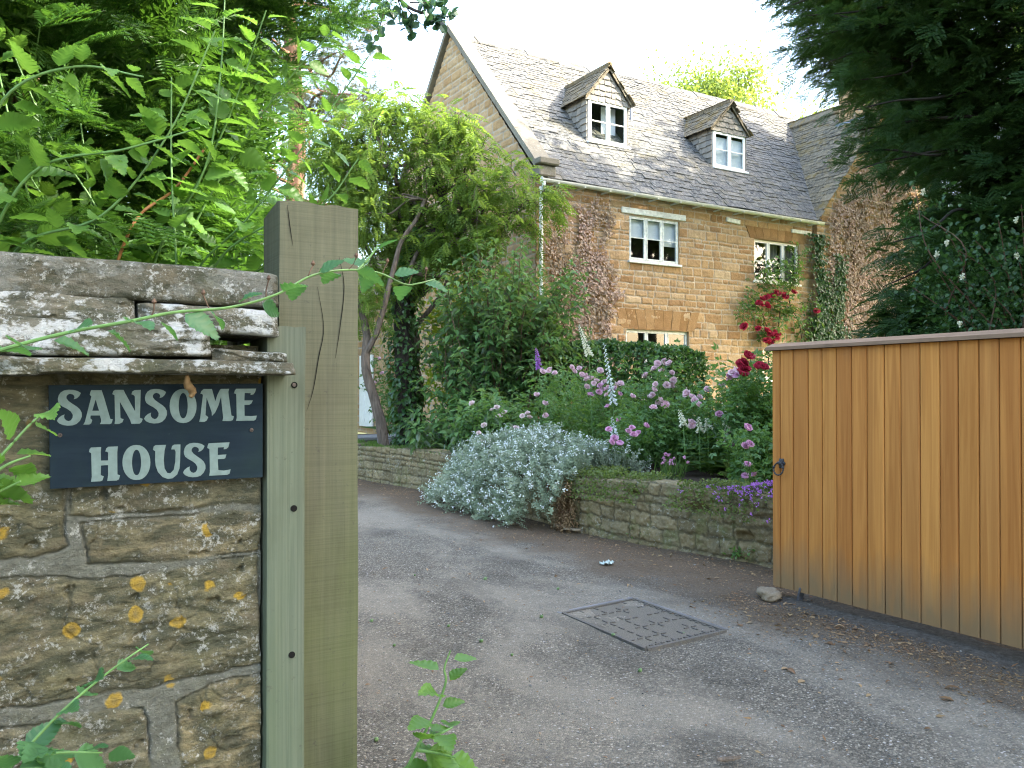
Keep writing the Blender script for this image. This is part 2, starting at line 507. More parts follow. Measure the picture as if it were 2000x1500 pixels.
def sign_wall_mat(name, cols, mortar, white=.0):
    n = NT(name); v = n.pos(); r = n.attr('rnd'); mk = n.attr('mask')
    base = n.ramp(r, [(i / (len(cols) - 1), c) for i, c in enumerate(cols)])
    st = n.noise(n.map(v, (2.2, 2.2, 7)), 4, 7, .7, .5)
    base = n.mix(n.ramp(st, [(.34, .0), (.56, .9)]), base, (.048, .052, .034))
    st2 = n.noise(n.map(v, (1, 1, 1.5), (3, 1, 4)), 9, 6, .7)
    base = n.mix(n.ramp(st2, [(.52, .0), (.68, .7)]), base, (.135, .115, .075))
    mc = n.mix(n.ramp(n.noise(v, 30, 5, .7), [(.3, .0), (.7, 1.0)]), tuple(x * .6 for x in mortar), mortar)
    c = n.mix(mk, base, mc)
    dk = n.noise(n.map(v, (1, 1, 1), (5, 2, 9)), 11, 5, .65)
    c = n.mix(n.ramp(dk, [(.58, .0), (.70, .8)]), c, (.045, .05, .04))
    gr = n.noise(n.map(v, (1, 1, 1), (1, 8, 2)), 5, 5, .7)
    c = n.mix(n.ramp(gr, [(.54, .0), (.72, .45)]), c, (.10, .105, .045))
    # pale crustose lichen: small flecks gathered in patches
    fl = n.math('ADD', n.math('MULTIPLY', n.noise(v, 110, 4, .8), .5), n.math('MULTIPLY', n.noise(n.map(v, (1, 1, 1), (2, 6, 1)), 32, 6, .75), .5))
    pa = n.noise(n.map(v, (1, 1, 1.4), (9, 4, 0)), 7, 4, .65)
    m1 = n.math('MULTIPLY', n.ramp(fl, [(.53, .0), (.585, 1.0)]), n.ramp(pa, [(.40 - .2 * white, .0), (.57 - .15 * white, 1.0)]))
    c = n.mix(n.math('MULTIPLY', m1, .62), c, (.44, .46, .43))
    if white:
        wl = n.noise(n.map(v, (1, 1, 1.6), (2.3, 1, .4)), 8.5, 8, .68, .25)
        ck = n.noise(v, 60, 6, .75)
        wm = n.math('MULTIPLY', n.ramp(wl, [(.50, .0), (.535, 1.0)]), n.ramp(ck, [(.34, .0), (.44, 1.0)]))
        c = n.mix(n.math('MULTIPLY', wm, white), c, (.42, .445, .43))
    # yellow rosettes
    dn = n.node('ShaderNodeTexVoronoi', feature='F1'); n.set(dn.inputs['Vector'], n.mix(.022, v, n.node_color_noise(v, 34)))
    dn.inputs['Scale'].default_value = 17
    cellr = n.sep(dn.outputs['Color'])[0]
    pick = n.ramp(n.math('ADD', cellr, n.math('ADD', n.math('MULTIPLY', n.noise(v, 3.0, 2), .6), n.math('MULTIPLY', n.math('SUBTRACT', .22, n.sep(v)[0]), .55))), [(.90, .0), (.92, 1.0)])
    ye = n.math('MULTIPLY', n.ramp(n.math('SUBTRACT', dn.outputs['Distance'], n.math('MULTIPLY', n.sep(dn.outputs['Color'])[1], .20)), [(.10, 1.0), (.17, .0)]), pick)
    ring = n.ramp(n.math('ADD', dn.outputs['Distance'], n.math('MULTIPLY', n.noise(v, 160, 3), .10)), [(.05, (.17, .14, .06)), (.17, (.25, .175, .04)), (.30, (.36, .24, .03))])
    c = n.mix(n.math('MULTIPLY', ye, .9 if not white else .0), c, ring)
    nrm = n.bump(n.noise(n.map(v, (1, 1, 1.7)), 34, 8, .72), 1.0, .02)
    nrm = n.bump(n.noise(v, 240, 4, .65), .8, .005, nrm)
    return n.done(n.principled(c, .93, .12, nrm))
M['sign_wall'] = sign_wall_mat('lichened_limestone', [(.155, .143, .088), (.195, .175, .10), (.178, .168, .112), (.26, .215, .115)], (.150, .156, .126))
M['ledge'] = sign_wall_mat('lichened_ledge', [(.16, .15, .11), (.19, .175, .13), (.14, .135, .105)], (.06, .055, .045), .72)
M['verge'] = stone_mat('verge_coping', [(.19, .17, .13), (.24, .215, .16)], (.2, .18, .14), (.12, .11, .09), .5, .3)
M['coping'] = sign_wall_mat('weathered_coping', [(.11, .108, .085), (.14, .132, .10)], (.06, .055, .045), .15)

def slate_mat(name, moss=.5):
    n = NT(name); v = n.pos(); r = n.attr('rnd')
    c = n.ramp(r, [(0, (.045, .049, .051)), (.3, (.074, .076, .075)), (.55, (.105, .103, .094)), (.8, (.058, .060, .060)), (1, (.15, .14, .118))])
    f = n.noise(v, 16, 7, .78)
    c = n.mix(n.ramp(f, [(.47, .0), (.60, .75)]), c, (.235, .228, .20))
    f3 = n.noise(n.map(v, (1, 1, 1), (8, 5, 2)), 30, 5, .75)
    c = n.mix(n.ramp(f3, [(.55, .0), (.66, .6)]), c, (.035, .036, .034))
    f2 = n.noise(v, 7, 5, .7)
    c = n.mix(n.ramp(f2, [(.53, .0), (.7, .5)]), c, (.155, .14, .112))
    if moss:
        m = n.noise(n.map(v, (1, 1, 1), (3, 3, 3)), 2.2, 6, .7)
        c = n.mix(n.ramp(m, [(.52, .0), (.64, moss)]), c, (.125, .10, .035))
    if moss > .5: c = n.mix(1.0, c, (1.32, 1.12, .82), 'MULTIPLY')
    nrm = n.bump(n.noise(v, 40, 6, .7), .6, .012)
    return n.done(n.principled(c, .8, .15, nrm))
M['slate'] = slate_mat('stone_slates', .35)
M['slate_mossy'] = slate_mat('mossy_stone_slates', .75)
M['slate_cheek'] = stone_mat('hung_slates', [(.20, .19, .165), (.27, .25, .215), (.34, .31, .26), (.24, .23, .205)], (.2, .2, .2), (.12, .115, .10), .3)
def cover_mat():
    n = NT('gritty_cast_plate'); v = n.pos()
    grit = n.ramp(n.noise(v, 130, 5, .8), [(.3, (.055, .048, .036)), (.5, (.105, .092, .069)), (.72, (.20, .178, .14))])
    dust = n.math('MULTIPLY', n.attr('mask'), n.ramp(n.noise(v, 26, 6, .7), [(.40, .8), (.60, .08)]))
    return n.done(n.principled(n.mix(dust, grit, n.ramp(n.noise(v, 60, 4), [(.3, (.050, .048, .046)), (.7, (.095, .091, .086))])), .8, .3, n.bump(n.noise(v, 130, 5, .8), .6, .006)))
M['cover_plate'] = cover_mat()

def wood_gate_mat():
    n = NT('oiled_cedar_boards'); v = n.obj(); r = n.attr('rnd')
    off = n.node('ShaderNodeCombineXYZ'); n.set(off.inputs[0], n.math('MULTIPLY', r, 31.0)); n.set(off.inputs[2], n.math('MULTIPLY', r, 17.0))
    ad = n.node('ShaderNodeVectorMath', operation='ADD'); n.set(ad.inputs[0], v); n.set(ad.inputs[1], off.outputs[0])
    g = n.noise(n.map(ad.outputs[0], (30, 30, .9)), 1.0, 6, .6, 1.2)
    base = n.ramp(r, [(0, (.34, .138, .032)), (.35, (.44, .196, .048)), (.7, (.37, .150, .036)), (1, (.48, .238, .068))])
    c = n.mix(n.ramp(g, [(.36, .0), (.64, .6)]), base, n.mix(1.0, base, (.66, .54, .44), 'MULTIPLY'))
    band = n.noise(n.map(ad.outputs[0], (6, 6, .45)), 1.0, 3)
    c = n.mix(n.ramp(band, [(.5, .0), (.58, .55)]), c, n.mix(1.0, c, (1.3, 1.35, 1.35), 'MULTIPLY'))
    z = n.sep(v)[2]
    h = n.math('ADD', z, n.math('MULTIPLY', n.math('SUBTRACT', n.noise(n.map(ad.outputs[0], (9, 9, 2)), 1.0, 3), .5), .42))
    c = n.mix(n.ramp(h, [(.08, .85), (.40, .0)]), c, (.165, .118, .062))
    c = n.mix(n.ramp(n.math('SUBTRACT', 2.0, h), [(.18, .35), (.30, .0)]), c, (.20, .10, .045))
    return n.done(n.principled(c, .68, .14, n.bump(g, .2, .004)))
M['gate'] = wood_gate_mat()

def oak_mat(name, c0, c1, green, streak=(45, 45, 1.6), galg=.72, saw=True):
    n = NT(name); v = n.obj()
    g = n.noise(n.map(v, streak), 1.0, 7, .62, .8)
    c = n.ramp(g, [(.28, c0), (.72, c1)])
    a = n.noise(n.map(v, (4, 4, 1.0)), 1.0, 5, .6)
    zz = n.sep(v)[2]
    low = n.ramp(n.math('MULTIPLY', zz, .5), [(.45, 1.0), (.86, .25)])
    c = n.mix(n.math('MULTIPLY', n.ramp(a, [(.30, .25), (.62, 1.0)]), n.math('MULTIPLY', low, galg)), c, green)
    s = n.noise(n.map(v, (1.0, 1.0, 150), (0, 0, 0), (0, R(3), 0)), 1.5, 3, .6)
    nrm = n.bump(g, .35, .004)
    if saw:
        c = n.mix(n.ramp(s, [(.48, .0), (.60, .35)]), c, n.mix(1.0, c, (.68, .68, .66), 'MULTIPLY'))
        nrm = n.bump(s, .4, .002, nrm)
    sp = n.noise(v, 55, 4, .7)
    c = n.mix(n.ramp(sp, [(.64, .0), (.70, .5)]), c, (.045, .045, .035))
    bl = n.noise(n.map(v, (1, 1, .6), (4, 4, 4)), 7, 4, .6)
    c = n.mix(n.ramp(bl, [(.52, .0), (.7, .4)]), c, n.mix(1.0, c, (.65, .63, .58), 'MULTIPLY'))
    return n.done(n.principled(c, .85, .18, nrm))
M['post'] = oak_mat('weathered_oak', (.070, .070, .050), (.104, .102, .070), (.060, .080, .018))
M['batten'] = oak_mat('silvered_batten', (.066, .076, .058), (.108, .120, .090), (.050, .080, .036), (120, 120, 1.3), .55, False)

def drive_mat():
    n = NT('gravelly_tarmac'); v = n.pos()
    xyz = n.sep(v)
    chip = n.node('ShaderNodeTexVoronoi', feature='F1'); n.set(chip.inputs['Vector'], v); chip.inputs['Scale'].default_value = 120
    cr = n.sep(chip.outputs['Color'])[0]
    col = n.ramp(cr, [(0, (.048, .044, .035)), (.45, (.090, .081, .063)), (.75, (.132, .118, .090)), (.93, (.195, .173, .132)), (1, (.31, .28, .22))])
    chip2 = n.node('ShaderNodeTexVoronoi', feature='F1'); n.set(chip2.inputs['Vector'], v); chip2.inputs['Scale'].default_value = 48
    cr2 = n.sep(chip2.outputs['Color'])[1]
    col = n.mix(n.math('MULTIPLY', n.ramp(cr2, [(.88, .0), (.93, 1.0)]), n.ramp(chip2.outputs['Distance'], [(.22, 1.0), (.34, .0)])), col, (.36, .34, .31))
    w = n.noise(n.map(v, (1, .55, 1)), .9, 7, .68, .5)
    dust = n.ramp(w, [(.43, .0), (.58, .9)])
    col = n.mix(dust, col, n.mix(.55, col, (.25, .222, .172)))
    dk = n.noise(n.map(v, (1, .6, 1), (3, 7, 0)), 1.6, 5, .6)
    col = n.mix(n.ramp(dk, [(.50, .0), (.66, .7)]), col, n.mix(1.0, col, (.52, .52, .52), 'MULTIPLY'))
    # brown leaf mould and soil swept to the edge under the garden wall
    wob = n.math('MULTIPLY', n.math('SUBTRACT', n.noise(v, 1.7, 5, .65), .5), 1.3)
    e = n.math('ADD', xyz[0], wob)
    soil = n.ramp(n.math('SUBTRACT', e, 3.95), [(.0, .0), (.55, .85), (.9, 1.0)])
    sc = n.ramp(n.noise(v, 55, 6, .8), [(.3, (.046, .033, .021)), (.5, (.088, .063, .039)), (.68, (.15, .108, .063)), (.8, (.26, .21, .15))])
    col = n.mix(soil, col, sc)
    h = n.math('ADD', n.math('MULTIPLY', chip.outputs['Distance'], -1.0), n.math('MULTIPLY', n.noise(v, 30, 5, .7), 1.5))
    return n.done(n.principled(col, .9, .2, n.bump(h, .8, .008)))
M['drive'] = drive_mat()
def soil_mat(name, a, b, sc=30):
    n = NT(name); v = n.pos()
    f = n.noise(v, sc, 7, .75)
    return n.done(n.principled(n.ramp(f, [(.3, a), (.72, b)]), .95, .1, n.bump(f, 1.0, .03)))
M['soil'] = soil_mat('bed_soil', (.028, .02, .014), (.09, .065, .045))
M['ground'] = soil_mat('rough_ground', (.05, .06, .025), (.11, .11, .05), 4)
M['lawn'] = soil_mat('mown_lawn', (.045, .085, .02), (.085, .14, .035), 60)
M['moss'] = soil_mat('moss_mat', (.06, .065, .012), (.14, .13, .03), 70)
M['edge_strip'] = soil_mat('gritty_edge', (.045, .038, .03), (.15, .135, .11), 26)
M['concrete'] = stone_mat('worn_concrete', [(.20, .20, .19), (.26, .25, .235)], (.2, .2, .2), (.1, .1, .09), .5)
M['white'] = plain('white_paint', (.78, .78, .74), .45, .4, 12, .06)
M['white_old'] = plain('flaking_white_paint', (.62, .65, .60), .6, .3, 16, .22, .3)
M['cream'] = plain('cream_gutter_paint', (.56, .55, .47), .5, .35, 8, .12)
M['lead'] = plain('grey_lead', (.24, .26, .29), .5, .4, 20, .2)
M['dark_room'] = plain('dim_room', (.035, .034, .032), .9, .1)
M['blind'] = plain('white_fabric', (.62, .66, .70), .9, .1, 30, .05)
M['curtain'] = plain('grey_curtain', (.20, .19, .17), .9, .1, 14, .25)
M['iron'] = plain('black_iron', (.028, .028, .03), .42, .5, 60, .35, .4, .3)
M['cast'] = plain('cast_iron', (.075, .077, .085), .5, .5, 80, .35, .3, .3)
M['screw'] = plain('rusty_screw', (.055, .045, .04), .5, .5, 200, .3, 0, .6)
M['hole'] = plain('bored_hole', (.01, .01, .009), 1.0, .0)
M['letter'] = plain('faded_letter_paint', (.100, .142, .134), .7, .25, 70, .13)
M['capwood'] = oak_mat('gate_cap_wood', (.15, .092, .056), (.24, .155, .095), (.20, .18, .14), (40, 3, 40), .3, False)
M['trellis'] = plain('trellis_wood', (.22, .12, .06), .8, .2, 20, .3)

def sign_mat():
    n = NT('slate_board'); v = n.obj()
    f = n.noise(n.map(v, (8, 8, 60)), 1.0, 6, .6)
    c = n.ramp(f, [(.3, (.0040, .0095, .0150)), (.7, (.0080, .0160, .0235))])
    a = n.noise(v, 9, 5, .65)
    c = n.mix(n.ramp(a, [(.45, .0), (.7, .5)]), c, (.011, .022, .021))
    s = n.noise(v, 130, 3, .7)
    c = n.mix(n.ramp(s, [(.70, .0), (.74, .55)]), c, (.07, .085, .08))
    return n.done(n.principled(c, .7, .08, n.bump(f, .2, .002)))
M['sign'] = sign_mat()

def glass_mat():
    n = NT('window_glass')
    fr = n.node('ShaderNodeLayerWeight'); fr.inputs[0].default_value = .5
    g = n.node('ShaderNodeBsdfGlossy'); g.inputs['Roughness'].default_value = .02
    t = n.node('ShaderNodeBsdfTransparent'); n.set(t.inputs[0], (.86, .90, .90))
    ms = n.node('ShaderNodeMixShader'); n.set(ms.inputs[0], n.math('ADD', n.math('MULTIPLY', n.math('POWER', fr.outputs['Facing'], 3.0), .9), .05, True))
    n.t.links.new(t.outputs[0], ms.inputs[1]); n.t.links.new(g.outputs[0], ms.inputs[2])
    return n.done(ms.outputs[0])
M['glass'] = glass_mat()

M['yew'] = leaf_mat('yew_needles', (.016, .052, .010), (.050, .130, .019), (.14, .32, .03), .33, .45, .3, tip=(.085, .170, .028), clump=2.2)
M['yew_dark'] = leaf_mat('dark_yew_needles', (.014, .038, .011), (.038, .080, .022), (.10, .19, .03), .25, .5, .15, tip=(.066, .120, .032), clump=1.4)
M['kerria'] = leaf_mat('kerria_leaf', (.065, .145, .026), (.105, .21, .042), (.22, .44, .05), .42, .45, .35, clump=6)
M['kerria_cool'] = leaf_mat('kerria_shade_tinted_leaf', (.040, .11, .045), (.065, .155, .06), (.14, .34, .06), .38, .45, .35, clump=6)  # cooler, darker copy of the kerria leaf: shade put into its colour
M['wisteria'] = leaf_mat('wisteria_leaf', (.070, .130, .026), (.130, .205, .042), (.28, .42, .05), .45, .5, .25, clump=1.6)
M['buddleia'] = leaf_mat('buddleia_leaf', (.052, .125, .036), (.100, .195, .056), (.18, .33, .04), .36, .5, .3, back=(.115, .155, .115), clump=2)
M['golden'] = leaf_mat('golden_leaf', (.10, .16, .02), (.19, .23, .03), (.42, .48, .03), .45, .5, .25)
M['rose'] = leaf_mat('rose_leaf', (.055, .125, .034), (.105, .20, .055), (.22, .38, .05), .35, .42, .35, clump=3)
M['laurel'] = leaf_mat('hedge_leaf', (.028, .084, .024), (.058, .14, .042), (.11, .24, .03), .25, .35, .45, clump=3)
M['ivy'] = leaf_mat('ivy_leaf', (.022, .066, .018), (.052, .115, .028), (.12, .22, .02), .3, .35, .4, clump=3)
M['dry'] = leaf_mat('dry_creeper_leaf', (.24, .145, .095), (.58, .44, .345), (.30, .18, .10), .2, .6, .25, clump=2.2)
M['silver'] = leaf_mat('silver_leaf', (.20, .242, .158), (.36, .405, .290), (.32, .40, .25), .3, .7, .15, clump=2.5)
M['ash'] = leaf_mat('ash_leaf', (.08, .14, .03), (.15, .21, .05), (.34, .44, .07), .45, .5, .25, clump=.6)
M['pine'] = leaf_mat('pine_needle', (.045, .060, .028), (.10, .105, .055), (.14, .15, .05), .25, .55, .2, clump=.7)
M['privet'] = leaf_mat('privet_leaf', (.020, .056, .018), (.045, .095, .030), (.10, .22, .03), .3, .4, .35, clump=3)
M['apple'] = leaf_mat('dark_round_leaf', (.016, .045, .028), (.032, .075, .04), (.08, .18, .05), .3, .4, .35)
M['grass'] = leaf_mat('grass_blade', (.045, .10, .018), (.10, .17, .035), (.2, .32, .04), .35, .5, .25)
M['creep'] = leaf_mat('creeping_leaf', (.075, .11, .025), (.14, .17, .05), (.22, .3, .05), .35, .5, .25)
M['foxleaf'] = leaf_mat('foxglove_leaf', (.06, .12, .03), (.10, .17, .05), None, .35, .5, .25)
M['bark'] = bark_mat('grey_bark', (.045, .036, .028), (.15, .12, .09))
M['bark_dark'] = bark_mat('dark_bark', (.016, .014, .011), (.05, .042, .032))
M['bark_pine'] = bark_mat('pine_bark', (.09, .05, .03), (.24, .14, .09), 3)
M['stem_green'] = plain('green_stem', (.085, .17, .045), .5, .35, 30, .25)
M['stem_brown'] = plain('brown_stem', (.085, .05, .03), .7, .25, 40, .3)
M['stem_orange'] = plain('orange_cane', (.30, .13, .045), .55, .3, 30, .25)
def petal(name, c0, c1, tw=.3):
    return leaf_mat(name, c0, c1, tuple(min(1, x * 1.1) for x in c1), tw, .55, .2)
M['pink'] = petal('pink_petal', (.68, .36, .43), (.84, .62, .66))
M['palepink'] = petal('pale_pink_petal', (.72, .50, .50), (.86, .72, .70))
M['mauve'] = petal('mauve_petal', (.56, .22, .40), (.72, .42, .56))
M['crimson'] = petal('crimson_petal', (.23, .010, .025), (.40, .022, .05), .2)
M['red'] = petal('red_petal', (.32, .010, .035), (.52, .035, .075), .2)
M['purple'] = petal('purple_petal', (.30, .10, .40), (.45, .20, .55))
M['cream_fl'] = petal('cream_petal', (.62, .60, .42), (.80, .78, .62))
M['white_fl'] = petal('white_petal', (.66, .68, .66), (.82, .84, .82))
M['litter'] = leaf_mat('dead_leaf', (.14, .075, .04), (.36, .24, .13), (.25, .14, .06), .12, .7, .2)
M['pebble'] = leaf_mat('pebble', (.075, .078, .084), (.27, .26, .24), None, .0, .85, .2, clump=20)
M['rock'] = stone_mat('field_stone', [(.22, .17, .11), (.30, .24, .16)], (.2, .2, .2), (.12, .10, .07), .4)
M['cone'] = plain('green_fruit', (.10, .17, .06), .5, .3, 60, .2)
M['rag'] = plain('verdigris_scrap', (.33, .40, .37), .8, .2, 60, .2)

# ------------------------------------------------------------------ stone wall surfaces (real relief)
def wall_field(u0, u1, v0, v1, res, rows, lens, relief, seed, joint=.012, edge=.02, warp=.012, rough=.006):
    """Coursed stone on a grid: returns U, V, height, stone tint, joint mask."""
    g = np.random.default_rng(seed)
    nu, nv = max(2, int((u1 - u0) / res) + 1), max(2, int((v1 - v0) / res) + 1)
    U, V = np.meshgrid(np.linspace(u0, u1, nu), np.linspace(v0, v1, nv), indexing='ij')
    wu = U + warp * fbm(U * 5, V * 5, seed + 1) + warp * .5 * fbm(U * 22, V * 22, seed + 2, 2)
    wv = V + warp * 1.2 * fbm(U * 1.5 + 7, V * 4, seed + 3) + warp * .5 * fbm(U * 24, V * 24, seed + 4, 2)
    rb = [v0 - .1]
    while rb[-1] < v1 + .1: rb.append(rb[-1] + g.uniform(*rows))
    rb = np.array(rb)
    ri = np.clip(np.searchsorted(rb, wv) - 1, 0, len(rb) - 2)
    D = np.minimum(wv - rb[ri], rb[ri + 1] - wv)
    ID = np.zeros(U.shape, np.int64)
    for k in range(len(rb) - 1):
        m = ri == k
        if not m.any(): continue
        cb = [u0 - g.uniform(.05, .5)]
        while cb[-1] < u1 + .3: cb.append(cb[-1] + g.uniform(*lens) * (.7 + .6 * (rb[k + 1] - rb[k]) / rows[1]))
        cb = np.array(cb); x = wu[m]
        ci = np.clip(np.searchsorted(cb, x) - 1, 0, len(cb) - 2)
        D[m] = np.minimum(D[m], np.minimum(x - cb[ci], cb[ci + 1] - x))
        ID[m] = k * 1000 + ci
    t = hash01(ID, seed, 3); t2 = hash01(ID, seed, 9)
    prof = sstep(joint * .5, joint * .5 + edge, D + .35 * joint * fbm(U * 40, V * 40, seed + 5, 2))
    H = prof * relief * (.45 + .55 * t2) + prof * rough * fbm(U * 14, V * 14, seed + 6, 4) + rough * .5 * fbm(U * 60, V * 60, seed + 7, 2)
    tilt = (hash01(ID, seed, 21) - .5) * 2
    H += prof * tilt * relief * .4 * (D / (D.max() + 1e-6))
    return U, V, H, t, 1 - sstep(joint * .35, joint * .75, D + .3 * joint * fbm(U * 40, V * 40, seed + 5, 2))

def keep_mask(U, V, holes):
    cu, cv = (U[:-1, :-1] + U[1:, 1:]) / 2, (V[:-1, :-1] + V[1:, 1:]) / 2
    k = np.ones(cu.shape, bool)
    for a, b, c, d in holes: k &= ~((cu > a) & (cu < b) & (cv > c) & (cv < d))
    return k

def slates(mb, o, ud, vd, nrm, u_of_v, vlen, seed, exp=(.155, .085), wid=(.15, .36), th=.010, sag=.03):
    """Courses of separate stone slates up a slope; u_of_v(v) gives the course's extent."""
    g = np.random.default_rng(seed)
    o, ud, vd, nrm = (np.asarray(a, float) for a in (o, ud, vd, nrm))
    v = 0.0
    while v < vlen:
        e = exp[0] + (exp[1] - exp[0]) * v / vlen
        a, b = u_of_v(v)
        u = a - g.uniform(0, .1)
        while u < b:
            w = g.uniform(*wid) * (1.1 - .35 * v / vlen)
            u2 = min(u + w, b + .02)
            lo = v - g.uniform(0, .025); hi = v + e * 1.45
            t = th * g.uniform(.5, 2.0)
            z0 = .010 + sag * float(fbm(np.array(u * .5), np.array(v * .5), seed, 2)) + g.uniform(0, .005)
            j = lambda s=.010: g.uniform(-s, s)
            c = [(u + .002 + j(.003), lo + j()), (u2 - .002 + j(.003), lo + j()), (u2 - .002, hi), (u + .002, hi)]
            V = []
            for k, (x, y) in enumerate(c):
                lift = .022 if k < 2 else 0.0
                V.append(o + ud * x + vd * y + nrm * (z0 + lift * .5 + t))
            for k, (x, y) in enumerate(c):
                lift = .022 if k < 2 else 0.0
                V.append(o + ud * x + vd * y + nrm * (z0 + lift * .5))
            mb.add(V, [(0, 1, 2, 3), (4, 5, 1, 0), (5, 6, 2, 1), (7, 4, 0, 3)], g.random())
            u = u2
        v += e

HY = 13.5                       # front wall plane
HX0, HX1 = 8.59, 16.62          # gable end, re-entrant corner with the wing
EZ, RY, RZ = 5.62, 17.18, 9.78  # eaves, ridge
SL = (RZ - EZ) / (RY - (HY - .15))
GND = .58
house = Thing('cottage', 'honey coloured stone cottage with a stone slate roof and two dormers', 'house', (HX0, HY, GND))
hp = house.part

holes = {'w1': (10.87, 12.24, 4.23, 5.17), 'w2': (14.52, 16.05, 4.06, 5.02), 'w3': (10.79, 12.52, GND, 2.80), 'w4': (14.8, 16.2, 1.78, 2.50)}
def snap(u, res, u0): return u
mb = MB()
U, V, H, t, mk = wall_field(HX0, HX1, .3, 5.66, .016, (.075, .215), (.13, .44), .018, 11, .016, .018, .020, .009)
mb.grid(np.stack((U, HY - H, V), -1), t, mk, keep_mask(U, V, holes.values()))
hp('front_wall', mb, M['ironstone'], True)
# quoined corner strip closes the gap between the two faces
mb = MB()
U, V, H, t, mk = wall_field(HY, 20.95, .3, 9.85, .022, (.10, .22), (.18, .45), .022, 23, .022, .022)
roofz = np.where(U < RY, EZ + (U - HY + .15) * SL - .05, RZ - (U - RY) * SL - .05)
cu, cv = (U[:-1, :-1] + U[1:, 1:]) / 2, (V[:-1, :-1] + V[1:, 1:]) / 2
rz = np.where(cu < RY, EZ + (cu - HY + .15) * SL - .04, RZ - (cu - RY) * SL - .04)
gw = (18.55, 19.25, 4.1, 5.0)
mb.grid(np.stack((HX0 - H, U, V), -1), t, mk, keep_mask(U, V, [gw]) & (cv < rz))
hp('gable_wall', mb, M['gable_stone'], True)
mb = MB()
# plain back and inner faces so that the house is a closed body
mb.box((HX0 + .4, 20.6, .3), (22.3, 20.95, EZ + .05)); mb.box((22.1, HY + .2, .3), (22.4, 20.6, EZ + .05))
hp('rear_wall', mb, M['ironstone'])
# wing: gable front under the creeper
WX0, WX1, WE = 16.56, 22.44, 5.66
WRX = (WX0 + WX1) / 2
WS = 1.235
WRZ = WE + (WRX - WX0) * WS
mb = MB()
U, V, H, t, mk = wall_field(WX0, WX1, .3, WRZ, .03, (.10, .22), (.16, .42), .018, 37, .02, .02)
cu, cv = (U[:-1, :-1] + U[1:, 1:]) / 2, (V[:-1, :-1] + V[1:, 1:]) / 2
mb.grid(np.stack((U, HY - .09 - H, V), -1), t, mk, cv < WE + np.minimum(cu - WX0, WX1 - cu) * WS - .02)
mb.box((WX0 - .005, HY - .088, .3), (WX0 + .02, HY + .02, WE))
hp('wing_wall', mb, M['ironstone'])

# roofs
def slope_dirs(dy, dz):
    L = math.hypot(dy, dz)
    return np.array((0, dy / L, dz / L)), np.array((0, -dz / L, dy / L)), L
mb = MB()
vd, nn, L = slope_dirs(RY - (HY - .15), RZ - EZ)
slates(mb, (0, HY - .17, EZ - .02), (1, 0, 0), vd, nn, lambda v: (HX0 + .22, 16.62 + v * .62 if v < 5.2 else 20), L, 5)
A = [(HX0 + .1, HY - .12, EZ - .06), (20, HY - .12, EZ - .06), (20, RY, RZ - .06), (HX0 + .1, RY, RZ - .06), (20, 21.1, EZ - .1), (HX0 + .1, 21.1, EZ - .1)]
mb.add(A, [(0, 1, 2, 3), (3, 2, 4, 5)], .3)
for i, x in enumerate(np.arange(HX0 + .15, 19.6, .46)):      # ridge stones
    z = RZ + .03 + .02 * math.sin(i * 1.7) - .10 * math.exp(-((x - 13.5) / 2.2) ** 2)
    for s in (-1, 1):
        a, b = np.array((x, RY, z + .06)), np.array((x + .45, RY, z + .06))
        d = np.array((0, s * .20, -.20))
        mb.add([a, b, b + d, a + d, a - (0, 0, .04), b - (0, 0, .04), b + d - (0, 0, .04), a + d - (0, 0, .04)],
               [(0, 1, 2, 3), (7, 6, 5, 4), (3, 2, 6, 7), (0, 3, 7, 4), (1, 5, 6, 2)], hash01(np.array(i), 4, 4) * .5 + .4)
roof = hp('roof', mb, M['slate'])
mb = MB()
c = 1 / math.hypot(1, WS)
for s, o, sd in ((1, (WX0 - .10, HY - .16, WE - .10), 7), (-1, (WX1 + .10, HY - .16, WE - .10), 8)):
    slates(mb, o, (0, 1, 0), (s * c, 0, WS * c), (-s * WS * c, 0, c), lambda v: (0, 4.5), (WRX - WX0 + .1) / c, sd)
    x0 = WX0 - .06 if s > 0 else WX1 + .06
    mb.add([(x0, HY - .12, WE - .10), (WRX, HY - .12, WRZ - .02), (WRX, 18, WRZ - .02), (x0, 18, WE - .10)], [(0, 1, 2, 3)], .3)
for i, y in enumerate(np.arange(HY - .16, 17.6, .46)):
    for s in (-1, 1):
        a, b = np.array((WRX, y, WRZ + .13)), np.array((WRX, y + .45, WRZ + .13)); d = np.array((s * .19, 0, -.22))
        mb.add([a, b, b + d, a + d, a - (0, 0, .04), b - (0, 0, .04), b + d - (0, 0, .04), a + d - (0, 0, .04)],
               [(0, 1, 2, 3), (7, 6, 5, 4), (3, 2, 6, 7), (0, 3, 7, 4), (1, 5, 6, 2)], hash01(np.array(i), 5, 4) * .5 + .4)
hp('wing_roof', mb, M['slate_mossy'])

